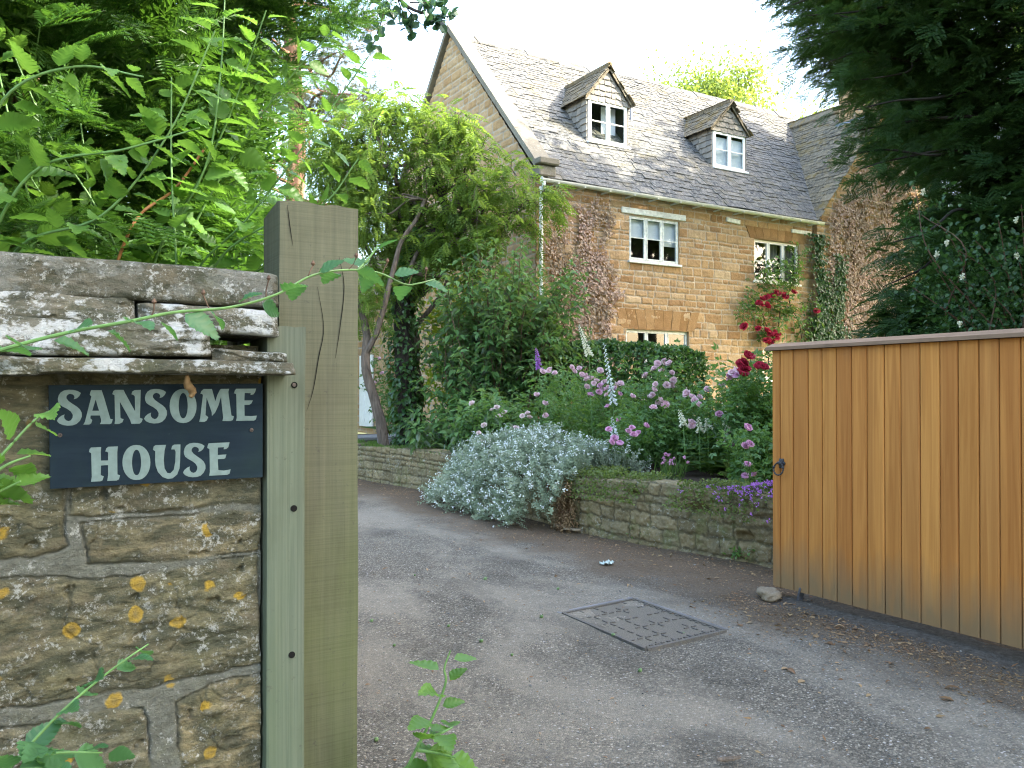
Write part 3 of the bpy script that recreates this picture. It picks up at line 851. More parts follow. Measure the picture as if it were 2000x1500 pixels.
# gable coping and kneeler
mb = MB()
g = np.random.default_rng(2)
def coping_run(y0, z0, y1, z1, n):
    for i in range(n):
        a, b = i / n, (i + 1) / n - .0015
        q = []
        for tt in (a, b):
            y, z = y0 + (y1 - y0) * tt, z0 + (z1 - z0) * tt
            for x in (HX0 - .10, HX0 + .30):
                for dz in (-.10, .06): q.append((x + g.uniform(-.003, .003), y, z + dz + g.uniform(-.004, .004)))
        mb.add(q, [(0, 1, 5, 4), (2, 6, 7, 3), (1, 3, 7, 5), (0, 4, 6, 2), (0, 2, 3, 1), (4, 5, 7, 6)], g.random())
coping_run(HY - .10, EZ + .30, RY, RZ + .16, 5)
coping_run(RY + .02, RZ + .16, 20.95, EZ + .30, 5)
mb.box((HX0 - .06, HY - .22, EZ + .02), (HX0 + .32, HY + .16, EZ + .22), .6, .02)
mb.box((HX0 - .10, HY - .30, EZ + .23), (HX0 + .36, HY - .06, EZ + .36), .4, .02)
hp('coping', mb, M['verge'])
# gutter with brackets, corner downpipe
mb = MB()
gy, gz = HY - .27, EZ - .06
n = 9
a = np.linspace(math.pi, 2 * math.pi, n)
xs = np.linspace(HX0 - .05, HX1 - .05, 40)
for rr in (.062, .054):
    V = np.array([[(x, gy + rr * math.cos(q), gz + rr * math.sin(q) * 1.1 - .012 * (x - HX0) / 8) for q in a] for x in xs])
    mb.grid(V)
mb.tube([(HX0 - .05, gy, gz - .02), (HX0 - .04, gy, gz - .02)], .06, 10)
for x in np.arange(HX0 + .3, HX1, .62):
    mb.box((x, gy - .064, gz - .075), (x + .03, HY + .0, gz - .05), .5)
hp('gutter', mb, M['cream'])
mb = MB()
px_, py_ = HX0 + .05, HY - .10
mb.tube(spline([(HX0 + .0, gy, gz - .04), (HX0 + .0, gy, gz - .14), (px_, py_, gz - .34), (px_, py_, gz - .5), (px_, py_, GND - .05)], 5), .038, 10)
for z in (1.4, 2.4, 3.4, 4.5): mb.tube([(px_, py_, z), (px_, py_, z + .05)], .05, 10)
hp('downpipe', mb, M['white_old'])

# windows
def window(name, x0, x1, z0, z1, y, lights, bar, sill=True, blind=None, old=False, fr=.042, curtain=None):
    """A casement set 6 cm back in the wall; returns its frame object. bar: heights (0..1) of the glazing bars."""
    mb = MB(); yf, yb = y, y + .06
    mb.box((x0, yf, z0), (x1, yb, z0 + fr), bev=.004); mb.box((x0, yf, z1 - fr), (x1, yb, z1), bev=.004)
    mb.box((x0, yf + .002, z0 + fr), (x0 + fr, yb, z1 - fr)); mb.box((x1 - fr, yf + .002, z0 + fr), (x1, yb, z1 - fr))
    w = (x1 - x0 - fr * (lights + 1)) / lights
    panes = []
    for i in range(lights):
        a = x0 + fr + i * (w + fr); b = a + w
        if i: mb.box((a - fr, yf - .002, z0 + fr), (a, yb, z1 - fr), bev=.004)
        s = .024                                                     # casement sash
        c0, c1 = z0 + fr, z1 - fr
        mb.box((a, yf - .010, c0), (a + s, yf + .03, c1)); mb.box((b - s, yf - .010, c0), (b, yf + .03, c1))
        mb.box((a + s, yf - .009, c0), (b - s, yf + .03, c0 + s)); mb.box((a + s, yf - .009, c1 - s), (b - s, yf + .03, c1))
        zs = [c0 + s] + [c0 + (c1 - c0) * q for q in bar] + [c1 - s]
        for q in zs[1:-1]: mb.box((a + s, yf - .007, q - .011), (b - s, yf + .028, q + .011))
        for q0, q1 in zip(zs[:-1], zs[1:]): panes.append((a + s - .004, b - s + .004, q0, q1))
    if sill: mb.box((x0 - .04, yf - .09, z0 - .055), (x1 + .04, yb, z0 - .002), bev=.006)
    f = hp(name, mb, M['white'] if not old else M['white_old'])
    for k, (a, b, c, d) in enumerate(panes):
        m = MB(); m.add([(a, yf + .010, c), (b, yf + .010, c), (b, yf + .010, d), (a, yf + .010, d)], [(0, 1, 2, 3)]); house.sub(f, 'pane', m, M['glass'])
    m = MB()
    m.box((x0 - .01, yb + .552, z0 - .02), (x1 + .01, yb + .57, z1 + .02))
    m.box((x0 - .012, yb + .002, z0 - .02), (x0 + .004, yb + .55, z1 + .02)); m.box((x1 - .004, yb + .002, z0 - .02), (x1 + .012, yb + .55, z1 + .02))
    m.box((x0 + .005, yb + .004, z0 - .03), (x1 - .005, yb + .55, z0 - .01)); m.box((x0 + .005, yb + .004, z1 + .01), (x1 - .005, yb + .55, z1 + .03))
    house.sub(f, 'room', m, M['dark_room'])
    if blind:
        m = MB()
        for (a, b, c, d, k) in blind: m.box((a, yb + .02 + k, c), (b, yb + .03 + k, d))
        house.sub(f, 'blind', m, M['blind'])
    if curtain:
        m = MB()
        for (a, b) in curtain:
            xs = np.linspace(a, b, 24); zz = np.linspace(z0, z1, 3)
            m.grid(np.array([[(x, yb + .10 + .03 * math.sin(x * 60), q) for q in zz] for x in xs]))
        house.sub(f, 'curtain', m, M['curtain'])
    return f

def reveal(x0, x1, z0, z1, y0, y1):
    mb = MB()
    mb.box((x0 - .06, y0, z0 - .03), (x0, y1, z1 + .03)); mb.box((x1, y0, z0 - .03), (x1 + .06, y1, z1 + .03))
    mb.box((x0 - .06, y0, z1), (x1 + .06, y1, z1 + .06)); mb.box((x0 - .06, y0, z0 - .06), (x1 + .06, y1, z0))
    return mb
for k in ('w1', 'w2', 'w3', 'w4'):
    hp('window_reveal', reveal(*holes[k], HY + .004, HY + .2), M['ironstone'])
def vspan(a, b): return (a, b)
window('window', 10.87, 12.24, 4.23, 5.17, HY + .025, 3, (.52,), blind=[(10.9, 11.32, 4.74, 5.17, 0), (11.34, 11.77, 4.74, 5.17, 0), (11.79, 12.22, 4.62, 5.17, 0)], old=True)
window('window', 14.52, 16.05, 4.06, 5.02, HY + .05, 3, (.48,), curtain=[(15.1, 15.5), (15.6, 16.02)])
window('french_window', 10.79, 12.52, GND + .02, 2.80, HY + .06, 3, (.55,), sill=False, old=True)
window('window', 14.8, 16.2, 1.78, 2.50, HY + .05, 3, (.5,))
# lintels
mb = MB()
mb.box((10.66, HY - .035, 5.19), (12.42, HY + .05, 5.315), bev=.01)
hp('lintel', mb, M['white_old'])
mb = MB(); mb.box((13.62, HY - .05, 5.30), (14.05, HY + .02, 5.40), bev=.01, M=Matrix.Translation((13.8, 0, 5.35)) @ Matrix.Rotation(R(4), 4, 'Y') @ Matrix.Translation((-13.8, 0, -5.35)))
hp('timber_end', mb, M['white_old'])
mb = MB(); mb.box((15.75, HY - .05, 5.27), (16.45, HY + .02, 5.36), bev=.01); hp('timber_end', mb, M['white_old'])
def flat_arch(x0, x1, z0, z1, n, seed):
    g = np.random.default_rng(seed); mb = MB()
    e = np.linspace(x0, x1, n + 1); k = (x0 + x1) / 2
    for a, b in zip(e[:-1], e[1:]):
        sa, sb = (a - k) * .16, (b - k) * .16
        y = HY - .017 - g.uniform(0, .006)
        mb.add([(a + .003, y, z0), (b - .003, y, z0), (b + sb - .003, y, z1 + g.uniform(-.01, .02)), (a + sa + .003, y, z1 + g.uniform(-.01, .02)),
                (a + .006, HY + .01, z0), (b - .006, HY + .01, z0), (b + sb - .006, HY + .01, z1), (a + sa + .006, HY + .01, z1)],
               [(0, 1, 2, 3), (4, 0, 3, 7), (1, 5, 6, 2), (3, 2, 6, 7), (4, 5, 1, 0)], g.random())
    return mb
hp('stone_arch', flat_arch(10.66, 12.66, 2.815, 3.22, 9, 3), M['voussoir'])
hp('stone_arch', flat_arch(14.38, 16.2, 5.03, 5.28, 8, 4), M['voussoir'])

# dormers
def dormer(x0, x1, zb, zt, za, yf, bright):
    xm = (x0 + x1) / 2
    zr = lambda y: EZ + (y - HY + .15) * SL
    yr = lambda z: HY - .15 + (z - EZ) / SL
    for s, x in ((-1, x0 - .02), (1, x1 + .02)):                     # slate-hung cheeks
        mb = MB(); g = np.random.default_rng(int(abs(x) * 100))
        z = zb - .05
        while z < zt:
            e = .14; ya = yf - .01; yb = yr(z + .05); y = ya
            while y < yb:
                w = g.uniform(.13, .26); y2 = min(y + w, yb + .1); t = .02 + g.uniform(0, .012)
                mb.add([(x + s * (t + .012), y, z + g.uniform(-.02, .02)), (x + s * (t + .012), y2 - .012, z + g.uniform(-.02, .02)), (x + s * .005, y2 - .006, z + e * 1.3), (x + s * .005, y, z + e * 1.3),
                        (x, y, z), (x, y2 - .006, z)], [(0, 1, 2, 3), (4, 5, 1, 0), (4, 0, 3), (1, 5, 2)], g.random())
                y = y2
            z += e
        mb.add([(x, yf, zb - .1), (x, yr(zb), zb - .1), (x, yr(zt), zt), (x, yf, zt)], [(0, 1, 2, 3)], .4)
        hp('dormer_cheek', mb, M['slate_cheek'])
    mb = MB()                                                         # slated gable over the window
    g = np.random.default_rng(int(x0 * 77))
    z = zt - .02; r = (za - .10 - zt) / (xm - x0 + .10)
    while z < za - .16:
        hw = max(.05, (za - .12 - z) / r); x = xm - hw; e = .13
        while x < xm + hw - .02:
            w = g.uniform(.12, .20); x2 = min(x + w, xm + hw)
            hw2 = max(.0, (za - .06 - z - e * 1.2) / r)
            xa, xb = np.clip((x, x2), xm - hw2, xm + hw2)
            mb.add([(x, yf - .045, z + g.uniform(-.022, .022)), (x2 - .022, yf - .045 - g.uniform(0, .01), z + g.uniform(-.022, .022)), (xb, yf - .02, z + e * 1.2), (xa, yf - .02, z + e * 1.2), (x, yf - .02, z), (x2 - .022, yf - .02, z)],
                   [(0, 1, 2, 3), (4, 5, 1, 0)], g.random())
            x = x2
        z += e
    mb.add([(x0 - .06, yf - .012, zt), (x1 + .06, yf - .012, zt), (xm, yf - .012, za - .06)], [(0, 1, 2)], .4)
    hp('dormer_gable', mb, M['slate_cheek'])
    mb = MB()                                                         # roof
    hw = xm - x0 + .13; ez = zt + .0; rise = za - ez
    k = math.hypot(hw, rise)
    for s in (1, -1):
        ud = np.array((0, 1.0, 0)); vd = np.array((s * hw / k, 0, rise / k)); nn = np.array((-s * rise / k, 0, hw / k))
        o = np.array((xm - s * hw, yf - .09, ez))
        slates(mb, o, ud, vd, nn, lambda v: (0, yr(ez + v * rise / k) - yf + .25), k, int(x0 * 10) + s, (.12, .09), (.13, .26), .012, .02)
        mb.add([o + nn * .0, o + ud * 2.4, o + ud * 2.4 + vd * k, o + vd * k, o - nn * .05, o + vd * k - nn * .05], [(0, 1, 2, 3), (0, 3, 5, 4)], .3)
    for i, y in enumerate(np.arange(yf - .10, yr(za) - .1, .3)):
        mb.tube([(xm, y, za + .05 + .006 * (i % 2)), (xm, y + .29, za + .05)], .065, 6, .5)
    hp('dormer_roof', mb, M['slate_mossy'])
    if bright:
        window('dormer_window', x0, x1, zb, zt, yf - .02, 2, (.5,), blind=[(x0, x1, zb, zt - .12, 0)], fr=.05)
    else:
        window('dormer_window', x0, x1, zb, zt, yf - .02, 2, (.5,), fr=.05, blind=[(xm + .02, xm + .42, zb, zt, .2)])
    mb = MB()
    mb.box((x0 - .03, yf - .03, zb - .17), (x1 + .03, yf - .01, zb - .06)); mb.box((x0 - .05, yf - .07, zb - .195), (x1 + .05, yf - .012, zb - .172))
    hp('dormer_apron', mb, M['lead'] if not bright else M['white_old'])
dormer(10.58, 11.64, 6.93, 7.85, 8.62, 14.54, False)
dormer(14.20, 15.27, 6.86, 7.74, 8.44, 14.49, True)
# chimney on the wing's gable, flashing, little vent pipe
mb = MB()
U, V, H, t, mk = wall_field(0, 1, 7.6, 11.2, .04, (.14, .2), (.25, .45), .02, 51, .02, .02)
for (xa, ya, dx, dy) in ((18.95, 14.6, 0, -1.2), (18.95, 13.40, 1.2, 0), (20.15, 13.40, 0, 1.2), (20.15, 14.6, -1.2, 0)):
    mb.grid(np.stack((xa + U * dx + H * np.sign(dy) , ya + U * dy - H * np.sign(dx), V), -1), t, mk)
mb.box((18.86, 13.31, 11.0), (20.24, 14.69, 11.2), .6, .02); mb.box((18.95, 13.40, 11.2), (20.15, 14.60, 11.35), .5, .02)
ch = hp('chimney', mb, M['gable_stone'])
for yy in (13.75, 14.25):
    mb = MB(); mb.tube([(19.55, yy, 11.35), (19.55, yy, 11.8)], [.14, .11], 12); house.sub(ch, 'chimney_pot', mb, M['trellis'])
mb = MB()
mb.add([(18.90, 13.38, 8.42), (18.90, 14.7, 8.42), (18.945, 14.7, 8.72), (18.945, 13.38, 8.72), (18.60, 13.38, 8.30), (18.60, 14.7, 8.30)], [(0, 1, 2, 3), (4, 5, 1, 0)])
house.sub(ch, 'flashing', mb, M['lead'])
mb = MB(); mb.tube([(12.55, 15.5, 7.9), (12.55, 15.5, 8.55)], .03, 8); hp('vent_pipe', mb, M['lead'])
# window and hood in the gable end
def gable_window(y0, y1, z0, z1, name, lights):
    mb = MB(); x = HX0 + .03; f = .05
    mb.box((x, y0, z0), (x + .06, y1, z0 + f)); mb.box((x, y0, z1 - f), (x + .06, y1, z1))
    n_ = lights
    for i in range(n_ + 1):
        y = y0 + (y1 - y0 - f) * i / n_
        mb.box((x + .002, y, z0 + f), (x + .06, y + f, z1 - f))
    o = hp(name, mb, M['white'])
    m = MB(); m.add([(x + .02, y1 - f, z0 + f), (x + .02, y0 + f, z0 + f), (x + .02, y0 + f, z1 - f), (x + .02, y1 - f, z1 - f)], [(0, 1, 2, 3)]); house.sub(o, 'pane', m, M['glass'])
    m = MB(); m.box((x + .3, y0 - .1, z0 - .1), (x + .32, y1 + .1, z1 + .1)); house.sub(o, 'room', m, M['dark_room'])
    return o
gable_window(18.55, 19.25, 4.1, 5.0, 'window', 2)
mb = MB()
for s in (1, -1):
    mb.box((HX0 - .22, 18.9, 5.12), (HX0 - .01, 18.9 + s * .62, 5.17), M=Matrix.Translation((0, 18.9, 5.32)) @ Matrix.Rotation(R(-24 * s), 4, 'X') @ Matrix.Translation((0, -18.9, -5.15)))
hp('window_hood', mb, M['lead'])
# lower range running on behind the gable
mb = MB()
U, V, H, t, mk = wall_field(20.97, 27, .3, 4.2, .04, (.12, .24), (.2, .5), .02, 61, .02, .02)
mb.grid(np.stack((HX0 + .12 - H, U, V), -1), t, mk)
mb.box((HX0 - .06, 20.86, .3), (HX0 + .14, 21.2, 4.3), .9, .02)
hp('rear_range_wall', mb, M['gable_stone'])
mb = MB()
k = 1 / math.hypot(1, .9)
slates(mb, (HX0 - .1, 20.97, 4.15), (0, 1, 0), (k, 0, .9 * k), (-.9 * k, 0, k), lambda v: (0, 6.2), 4.6, 14)
mb.add([(HX0 - .08, 20.97, 4.13), (HX0 + 3.4, 20.97, 7.26), (HX0 + 3.4, 27.2, 7.26), (HX0 - .08, 27.2, 4.13)], [(0, 1, 2, 3)], .3)
hp('rear_range_roof', mb, M['slate_mossy'])
mb = MB()
mb.box((HX0 + .02, 22.2, .5), (HX0 + .08, 23.2, 2.55), bev=.01)
for zz in (.62, 1.6):
    mb.box((HX0 + .0, 22.32, zz), (HX0 + .02, 22.68, zz + .78)); mb.box((HX0 + .0, 22.74, zz), (HX0 + .02, 23.08, zz + .78))
hp('door', mb, M['white'])

# ------------------------------------------------------------------ ground, drive, garden levels
mb = MB()
r = np.concatenate((np.linspace(0, 30, 16), np.geomspace(36, 900, 14)))
a = np.linspace(0, 2 * math.pi, 49)
V = np.stack((8 + r[:, None] * np.cos(a), 10 + r[:, None] * np.sin(a), -.09 + 0 * r[:, None] * a), -1)
mb.grid(V)
struct('ground', mb, M['ground'])
def drive_z(x, y):
    return .022 * fbm(x * .8, y * .8, 3, 3) - .035 * np.clip((2.9 - y) / 1.5, 0, 1) * np.clip((x - 3) / 1.5, 0, 1) + .010 * fbm(x * 5, y * 5, 8, 3) - .012
xs, ys = np.arange(-7, 5.75, .045), np.arange(-7, 24, .05)
X, Y = np.meshgrid(xs, ys, indexing='ij')
Zd = drive_z(X, Y)
mb = MB(); mb.grid(np.stack((X, Y, Zd), -1))
struct('driveway', mb, M['drive'], True)

# garden wall along the drive (dry rubble), its line is WL
WL = np.array([(5.72, 1.2), (5.60, 4.6), (5.34, 6.2), (5.22, 7.56), (5.30, 9.2), (5.38, 10.9), (5.22, 12.6), (5.02, 14.2), (4.7, 17.5)])
wl = spline(np.c_[WL, np.zeros(len(WL))], 12)[:, :2]
seg = np.r_[0, np.cumsum(np.linalg.norm(np.diff(wl, axis=0), axis=1))]
def on_wall(s):
    return np.stack((np.interp(s, seg, wl[:, 0]), np.interp(s, seg, wl[:, 1])), -1)
def wall_nrm(s):
    t = on_wall(s + .05) - on_wall(s - .05); t /= np.linalg.norm(t, axis=-1)[..., None]
    return np.stack((-t[..., 1], t[..., 0]), -1)          # towards the drive
def wall_top(s):
    return .585 + .045 * fbm(s * 1.1, s * 0 + 3, 4, 3) - .05 * sstep(10, 14, s)
mb = MB()
U, V, H, t, mk = wall_field(0, seg[-1], -.08, .72, .011, (.07, .17), (.12, .36), .020, 71, .016, .016, .034, .022)
# fallen-out hollows in the face
for (hx, hz, hr) in ((4.55, .40, .11), (4.05, .21, .09), (5.35, .47, .07), (3.3, .33, .12), (2.6, .40, .08)):
    H -= .09 * np.exp(-(((U - hx) / hr) ** 2 + ((V - hz) / (hr * .55)) ** 2) ** 1.5)
w2, n2 = on_wall(U), wall_nrm(U)
lean = .03 * V
top = wall_top(U)
Vc = np.minimum(V, top)
back = np.clip(V - top, 0, 1) * 3.0                          # what stands above the top turns into the top surface
F = np.stack((w2[..., 0] + n2[..., 0] * (H - lean) - n2[..., 0] * back, w2[..., 1] + n2[..., 1] * (H - lean) - n2[..., 1] * back, Vc + np.where(V > top, H * .5, 0)), -1)
mb.grid(F, t, mk)
tag(mb.build('garden_wall', M['garden_stone'], None, True), 'low mossy rubble stone retaining wall between the drive and the rose bed', 'wall')

# bed and lawn behind it
mb = MB()
ss = np.linspace(0, seg[-1], 160); dd = np.linspace(.16, 3.4, 40)
S_, D_ = np.meshgrid(ss, dd, indexing='ij')
B_ = on_wall(S_) - wall_nrm(S_) * D_[..., None]
mb.grid(np.stack((B_[..., 0], B_[..., 1], .545 + .03 * fbm(B_[..., 0] * 2, B_[..., 1] * 2, 5, 3) + .012 * fbm(B_[..., 0] * 12, B_[..., 1] * 12, 6, 2)), -1))
struct('flower_bed', mb, M['soil'], True)
mb = MB()
X, Y = np.meshgrid(np.linspace(7.7, 30, 60), np.linspace(.5, 21, 60), indexing='ij')
mb.grid(np.stack((X, Y, .572 + .02 * fbm(X * .6, Y * .6, 2, 2)), -1))
struct('lawn', mb, M['lawn'], True)
mb = MB(); g = np.random.default_rng(91)
n = 26000
x, y = g.uniform(7.7, 12.5, n), g.uniform(4.5, 13.3, n)
mb.inst(T_DIAMOND, np.c_[x, y, np.full(n, .575)], np.c_[g.normal(0, .35, n), g.normal(0, .35, n), np.ones(n)], rnd_dirs(g, n), np.c_[g.uniform(.03, .07, n), np.full(n, .008), np.full(n, .02)], g.random(n))
struct('grass', mb, M['grass'], kind='stuff')
mb = MB()
mb.box((5.6, 15.3, .55), (8.4, 16.3, .612), bev=.01); mb.box((5.55, 13.9, .56), (8.5, 14.05, .66), bev=.01)
struct('path', mb, M['concrete'])

# ------------------------------------------------------------------ gravel and litter on the drive
g = np.random.default_rng(17)
T_PEB = (np.array([(1, 0, 0), (.3, .9, .1), (-.8, .5, 0), (-.7, -.6, .1), (.4, -.9, 0), (.1, 0, .7), (-.2, .1, -.5)], float) * .5,
         np.array([(0, 1, 5), (1, 2, 5), (2, 3, 5), (3, 4, 5), (4, 0, 5), (1, 0, 6), (2, 1, 6), (3, 2, 6), (4, 3, 6), (0, 4, 6)]))
n = 26000
k = g.random(n)
x = np.where(k < .55, g.uniform(.75, 4.9, n), g.uniform(.7, 5.5, n)); y = np.where(k < .55, g.uniform(1.2, 5.2, n), g.uniform(3, 13, n))
mb = MB()
s = g.lognormal(-5.25, .42, n)
mb.inst(T_PEB, np.c_[x, y, drive_z(x, y) + s * .12], np.c_[g.normal(size=(n, 2)), g.normal(0, .2, n)], np.c_[g.normal(0, .3, n), g.normal(0, .3, n), np.ones(n)], np.c_[s, s * g.uniform(.6, 1, n), s * g.uniform(.5, .9, n)], g.beta(1.3, 2.2, n))
struct('gravel', mb, M['pebble'], kind='stuff')
# fine dead needles, husks and crumbs swept against the walls and the gate
n = 24000
k = g.random(n)
sw = g.uniform(2.5, 13, n); ow = g.gamma(1.5, .28, n)
pw = on_wall(sw) + wall_nrm(sw) * (ow + .03)[:, None]
gx, gyy = 4.72 - g.gamma(2.0, .16, n), g.uniform(1.4, 4.5, n)
ax, ay = g.uniform(.8, 5, n), g.uniform(1.5, 9, n)
x = np.where(k < .55, pw[:, 0], np.where(k < .9, gx, ax)); y = np.where(k < .55, pw[:, 1], np.where(k < .9, gyy, ay))
mb = MB()
L = g.lognormal(-4.35, .5, n)
mb.inst(T_DIAMOND, np.c_[x, y, drive_z(x, y) + .004], np.c_[g.normal(size=(n, 2)), g.normal(0, .15, n)], np.c_[g.normal(0, .4, n), g.normal(0, .4, n), np.ones(n)], np.c_[L, L * g.uniform(.12, .6, n), L * .3], g.beta(1.1, 1.6, n))
struct('leaf_litter', mb, M['litter'], kind='stuff')

# ------------------------------------------------------------------ stone gate wall with the name plate
SY = 1.80                                                   # face of the name plate
WY = 1.822                                                  # mean face of the wall
wall = Thing('stone_gate_wall', 'lichened limestone wall carrying the slate name plate, beside the oak post', 'wall', (-.8, 2.0, 0))
def poly_px(pts): return np.array([P(x, y, Y=WY)[[0, 2]] for x, y in pts])
near_stones = [poly_px(q) for q in (
    [(-60, 700), (112, 700), (118, 850), (126, 985), (130, 1062), (60, 1092), (-60, 1100)],
    [(130, 700), (514, 700), (514, 945), (508, 985), (300, 1000), (136, 1003)],
    [(164, 1016), (330, 1010), (512, 998), (512, 1083), (380, 1092), (172, 1098)],
    [(-60, 1140), (60, 1126), (200, 1128), (300, 1118), (420, 1100), (512, 1092), (512, 1292), (430, 1316), (330, 1330), (180, 1366), (60, 1378), (-60, 1380)],
    [(-60, 1424), (60, 1418), (180, 1400), (284, 1380), (288, 1470), (296, 1640), (-60, 1640)],
    [(346, 1372), (420, 1336), (512, 1318), (512, 1640), (352, 1640), (350, 1500)],
    [(-420, 700), (-76, 700), (-76, 1000), (-420, 1010)], [(-420, 1024), (-76, 1020), (-76, 1130), (-420, 1150)],
    [(-420, 1170), (-76, 1150), (-76, 1380), (-420, 1390)], [(-420, 1410), (-76, 1430), (-76, 1640), (-420, 1640)])]
u0, u1, v0, v1, rs = -.22, .4575, .62, 1.56, .0030
U, V = np.meshgrid(np.arange(u0, u1, rs), np.arange(v0, v1, rs), indexing='ij')
wu, wv = U + .005 * fbm(U * 30, V * 30, 1, 3) + .010 * fbm(U * 9, V * 9, 9, 2), V + .005 * fbm(U * 30, V * 30, 2, 3) + .010 * fbm(U * 8, V * 8, 12, 2)
best = np.full(U.shape, -1.0); tid = np.zeros(U.shape)
for k, q in enumerate(near_stones):
    ins = np.zeros(U.shape, bool); dist = np.full(U.shape, 9.)
    for (xa, ya), (xb, yb) in zip(q, np.roll(q, -1, 0)):
        c = ((ya > wv) != (yb > wv)) & (wu < (xb - xa) * (wv - ya) / (yb - ya + 1e-12) + xa)
        ins ^= c
        L2 = (xb - xa) ** 2 + (yb - ya) ** 2
        tt = np.clip(((wu - xa) * (xb - xa) + (wv - ya) * (yb - ya)) / L2, 0, 1)
        dist = np.minimum(dist, np.hypot(wu - xa - tt * (xb - xa), wv - ya - tt * (yb - ya)))
    sd = np.where(ins, dist, -dist)
    m = sd > best
    best = np.where(m, sd, best); tid = np.where(m, (k * .37 + .1) % 1.0, tid)
prof = sstep(-.001, .011, best)
rough = fbm(U * 20, V * 42, 31, 5); chip_ = fbm(U * 11, V * 26, 35, 3)
H = prof * (.003 + .007 * rough + .013 * np.abs(chip_) * sstep(.0, .06, best)) + .0024 * fbm(U * 130, V * 130, 33, 3)
crack = np.abs(fbm(U * 5, V * 9, 41, 3)) < .014
H -= .004 * crack * prof
pits = sstep(.55, .75, fbm(U * 34, V * 34, 44, 2)); H -= .012 * pits * prof
gapm = np.exp(-((best + .001) / .0022) ** 2) * sstep(.1, .4, fbm(U * 7, V * 7, 50, 2) + .25)
H -= .010 * gapm
mb = MB()
mb.grid(np.stack((U, WY + .006 - H, V), -1), tid, 1 - sstep(-.004, .004, best))
# the rest of the wall, coarser
U, V, Hh, t, mk = wall_field(-3.2, u0 + .002, -.08, 1.56, .012, (.12, .24), (.2, .5), .016, 81, .022, .02, .02, .008)
mb.grid(np.stack((U, WY + .004 - Hh, V), -1), t, mk)
U, V, Hh, t, mk = wall_field(u0, .4575, -.08, v0 + .002, .01, (.14, .24), (.2, .45), .016, 83, .022, .02, .02, .008)
mb.grid(np.stack((U, WY + .004 - Hh, V), -1), t, mk)
mb.box((-3.2, WY + .02, -.08), (.452, 2.30, 1.60), .4)
wall.part('masonry', mb, M['sign_wall'], True)

def slab(mb, x0, x1, zprof, depth0, seed, res=.004, amp=.010):
    """A rough stone slab: zprof(x) -> (z_bottom, z_top) at the front edge, front leaning back with height."""
    nx = int((x1 - x0) / res); nz = 22
    xs = np.linspace(x0, x1, nx); q = np.linspace(0, 1, nz)
    Xg, Q = np.meshgrid(xs, q, indexing='ij')
    zb, zt = zprof(Xg)
    Zg = zb + (zt - zb) * Q
    edge = np.minimum(Xg - x0, x1 - Xg)
    rnd_ = .012 * (1 - np.sqrt(np.clip(1 - (1 - np.minimum(Q, 1 - Q) / .16).clip(0, 1) ** 2, 0, 1))) + .02 * (1 - sstep(0, .02, edge))
    yf, slope = depth0
    lam = (0 if seed == 2 else .0016) * np.sin((Zg + .012 * fbm(Xg * 5, Zg * 6, seed, 3)) * 420) * sstep(-.2, .3, fbm(Xg * 5, Zg * 9, seed + 3, 2))
    Yg = yf + slope * (Zg - zb) + rnd_ + amp * fbm(Xg * 14, Zg * 18, seed, 5) + .5 * amp * sstep(.1, .16, fbm(Xg * 7, Zg * 34, seed + 9, 3)) + lam + .0025 * fbm(Xg * 120, Zg * 120, seed + 1, 2)
    front = np.stack((Xg, Yg, Zg), -1)
    mb.grid(front, hash01(np.array(seed), 1, 1))
    bk = front[:, -1].copy(); bk[:, 1] = 2.28
    mb.grid(np.stack((front[:, -1], bk), 1)[:, :, :], hash01(np.array(seed), 1, 1))
    bb = front[:, 0].copy(); bb[:, 1] = 2.0
    mb.grid(np.stack((bb, front[:, 0]), 1), .3)
    for k in (0, -1):
        e = front[k]; eb = e.copy(); eb[:, 1] = 2.28
        mb.grid(np.stack((e, eb) if k else (eb, e), 0), .4)
# heights read off where the ledges stand (z at the wall)
zz = lambda py, y=1.76, px=300: P(px, py, Y=y)[2]
g = np.random.default_rng(4)
def prof(b, t, sb, st, seed, ra=.006):
    def f(x):
        return (b + sb * x + ra * fbm(x * 9, x * 0 + seed, seed, 4), t + st * x + ra * fbm(x * 8, x * 0 + seed + 5, seed + 2, 4))
    return f
mb = MB(); slab(mb, -3.2, .490, prof(1.682, 1.762, 0, -.004, 1, .003), (1.80, .12), 2, .006, .004); wall.part('coping_stone', mb, M['coping'], True)
mb = MB(); slab(mb, -3.0, .20, prof(1.625, 1.688, -.01, 0, 3), (1.765, .45), 4, .005); wall.part('ledge_slab', mb, M['ledge'], True)
mb = MB(); slab(mb, .205, .478, prof(1.628, 1.678, -.02, -.01, 6), (1.752, .35), 5); wall.part('ledge_slab', mb, M['ledge'], True)
mb = MB(); slab(mb, -1.4, .335, prof(1.566, 1.640, .01, -.03, 11, .004), (1.722, .42), 7); wall.part('ledge_slab', mb, M['ledge'], True)
mb = MB(); slab(mb, .340, .492, prof(1.572, 1.612, -.02, -.06, 14), (1.735, .45), 8); wall.part('ledge_slab', mb, M['ledge'], True)
mb = MB(); slab(mb, -3.1, .10, prof(1.532, 1.566, .02, -.05, 17), (1.708, .5), 9, .005); wall.part('ledge_slab', mb, M['ledge'], True)
mb = MB(); slab(mb, .02, .500, prof(1.535, 1.563, .0, -.0, 21, .003), (1.700, .6), 10); wall.part('ledge_slab', mb, M['ledge'], True)

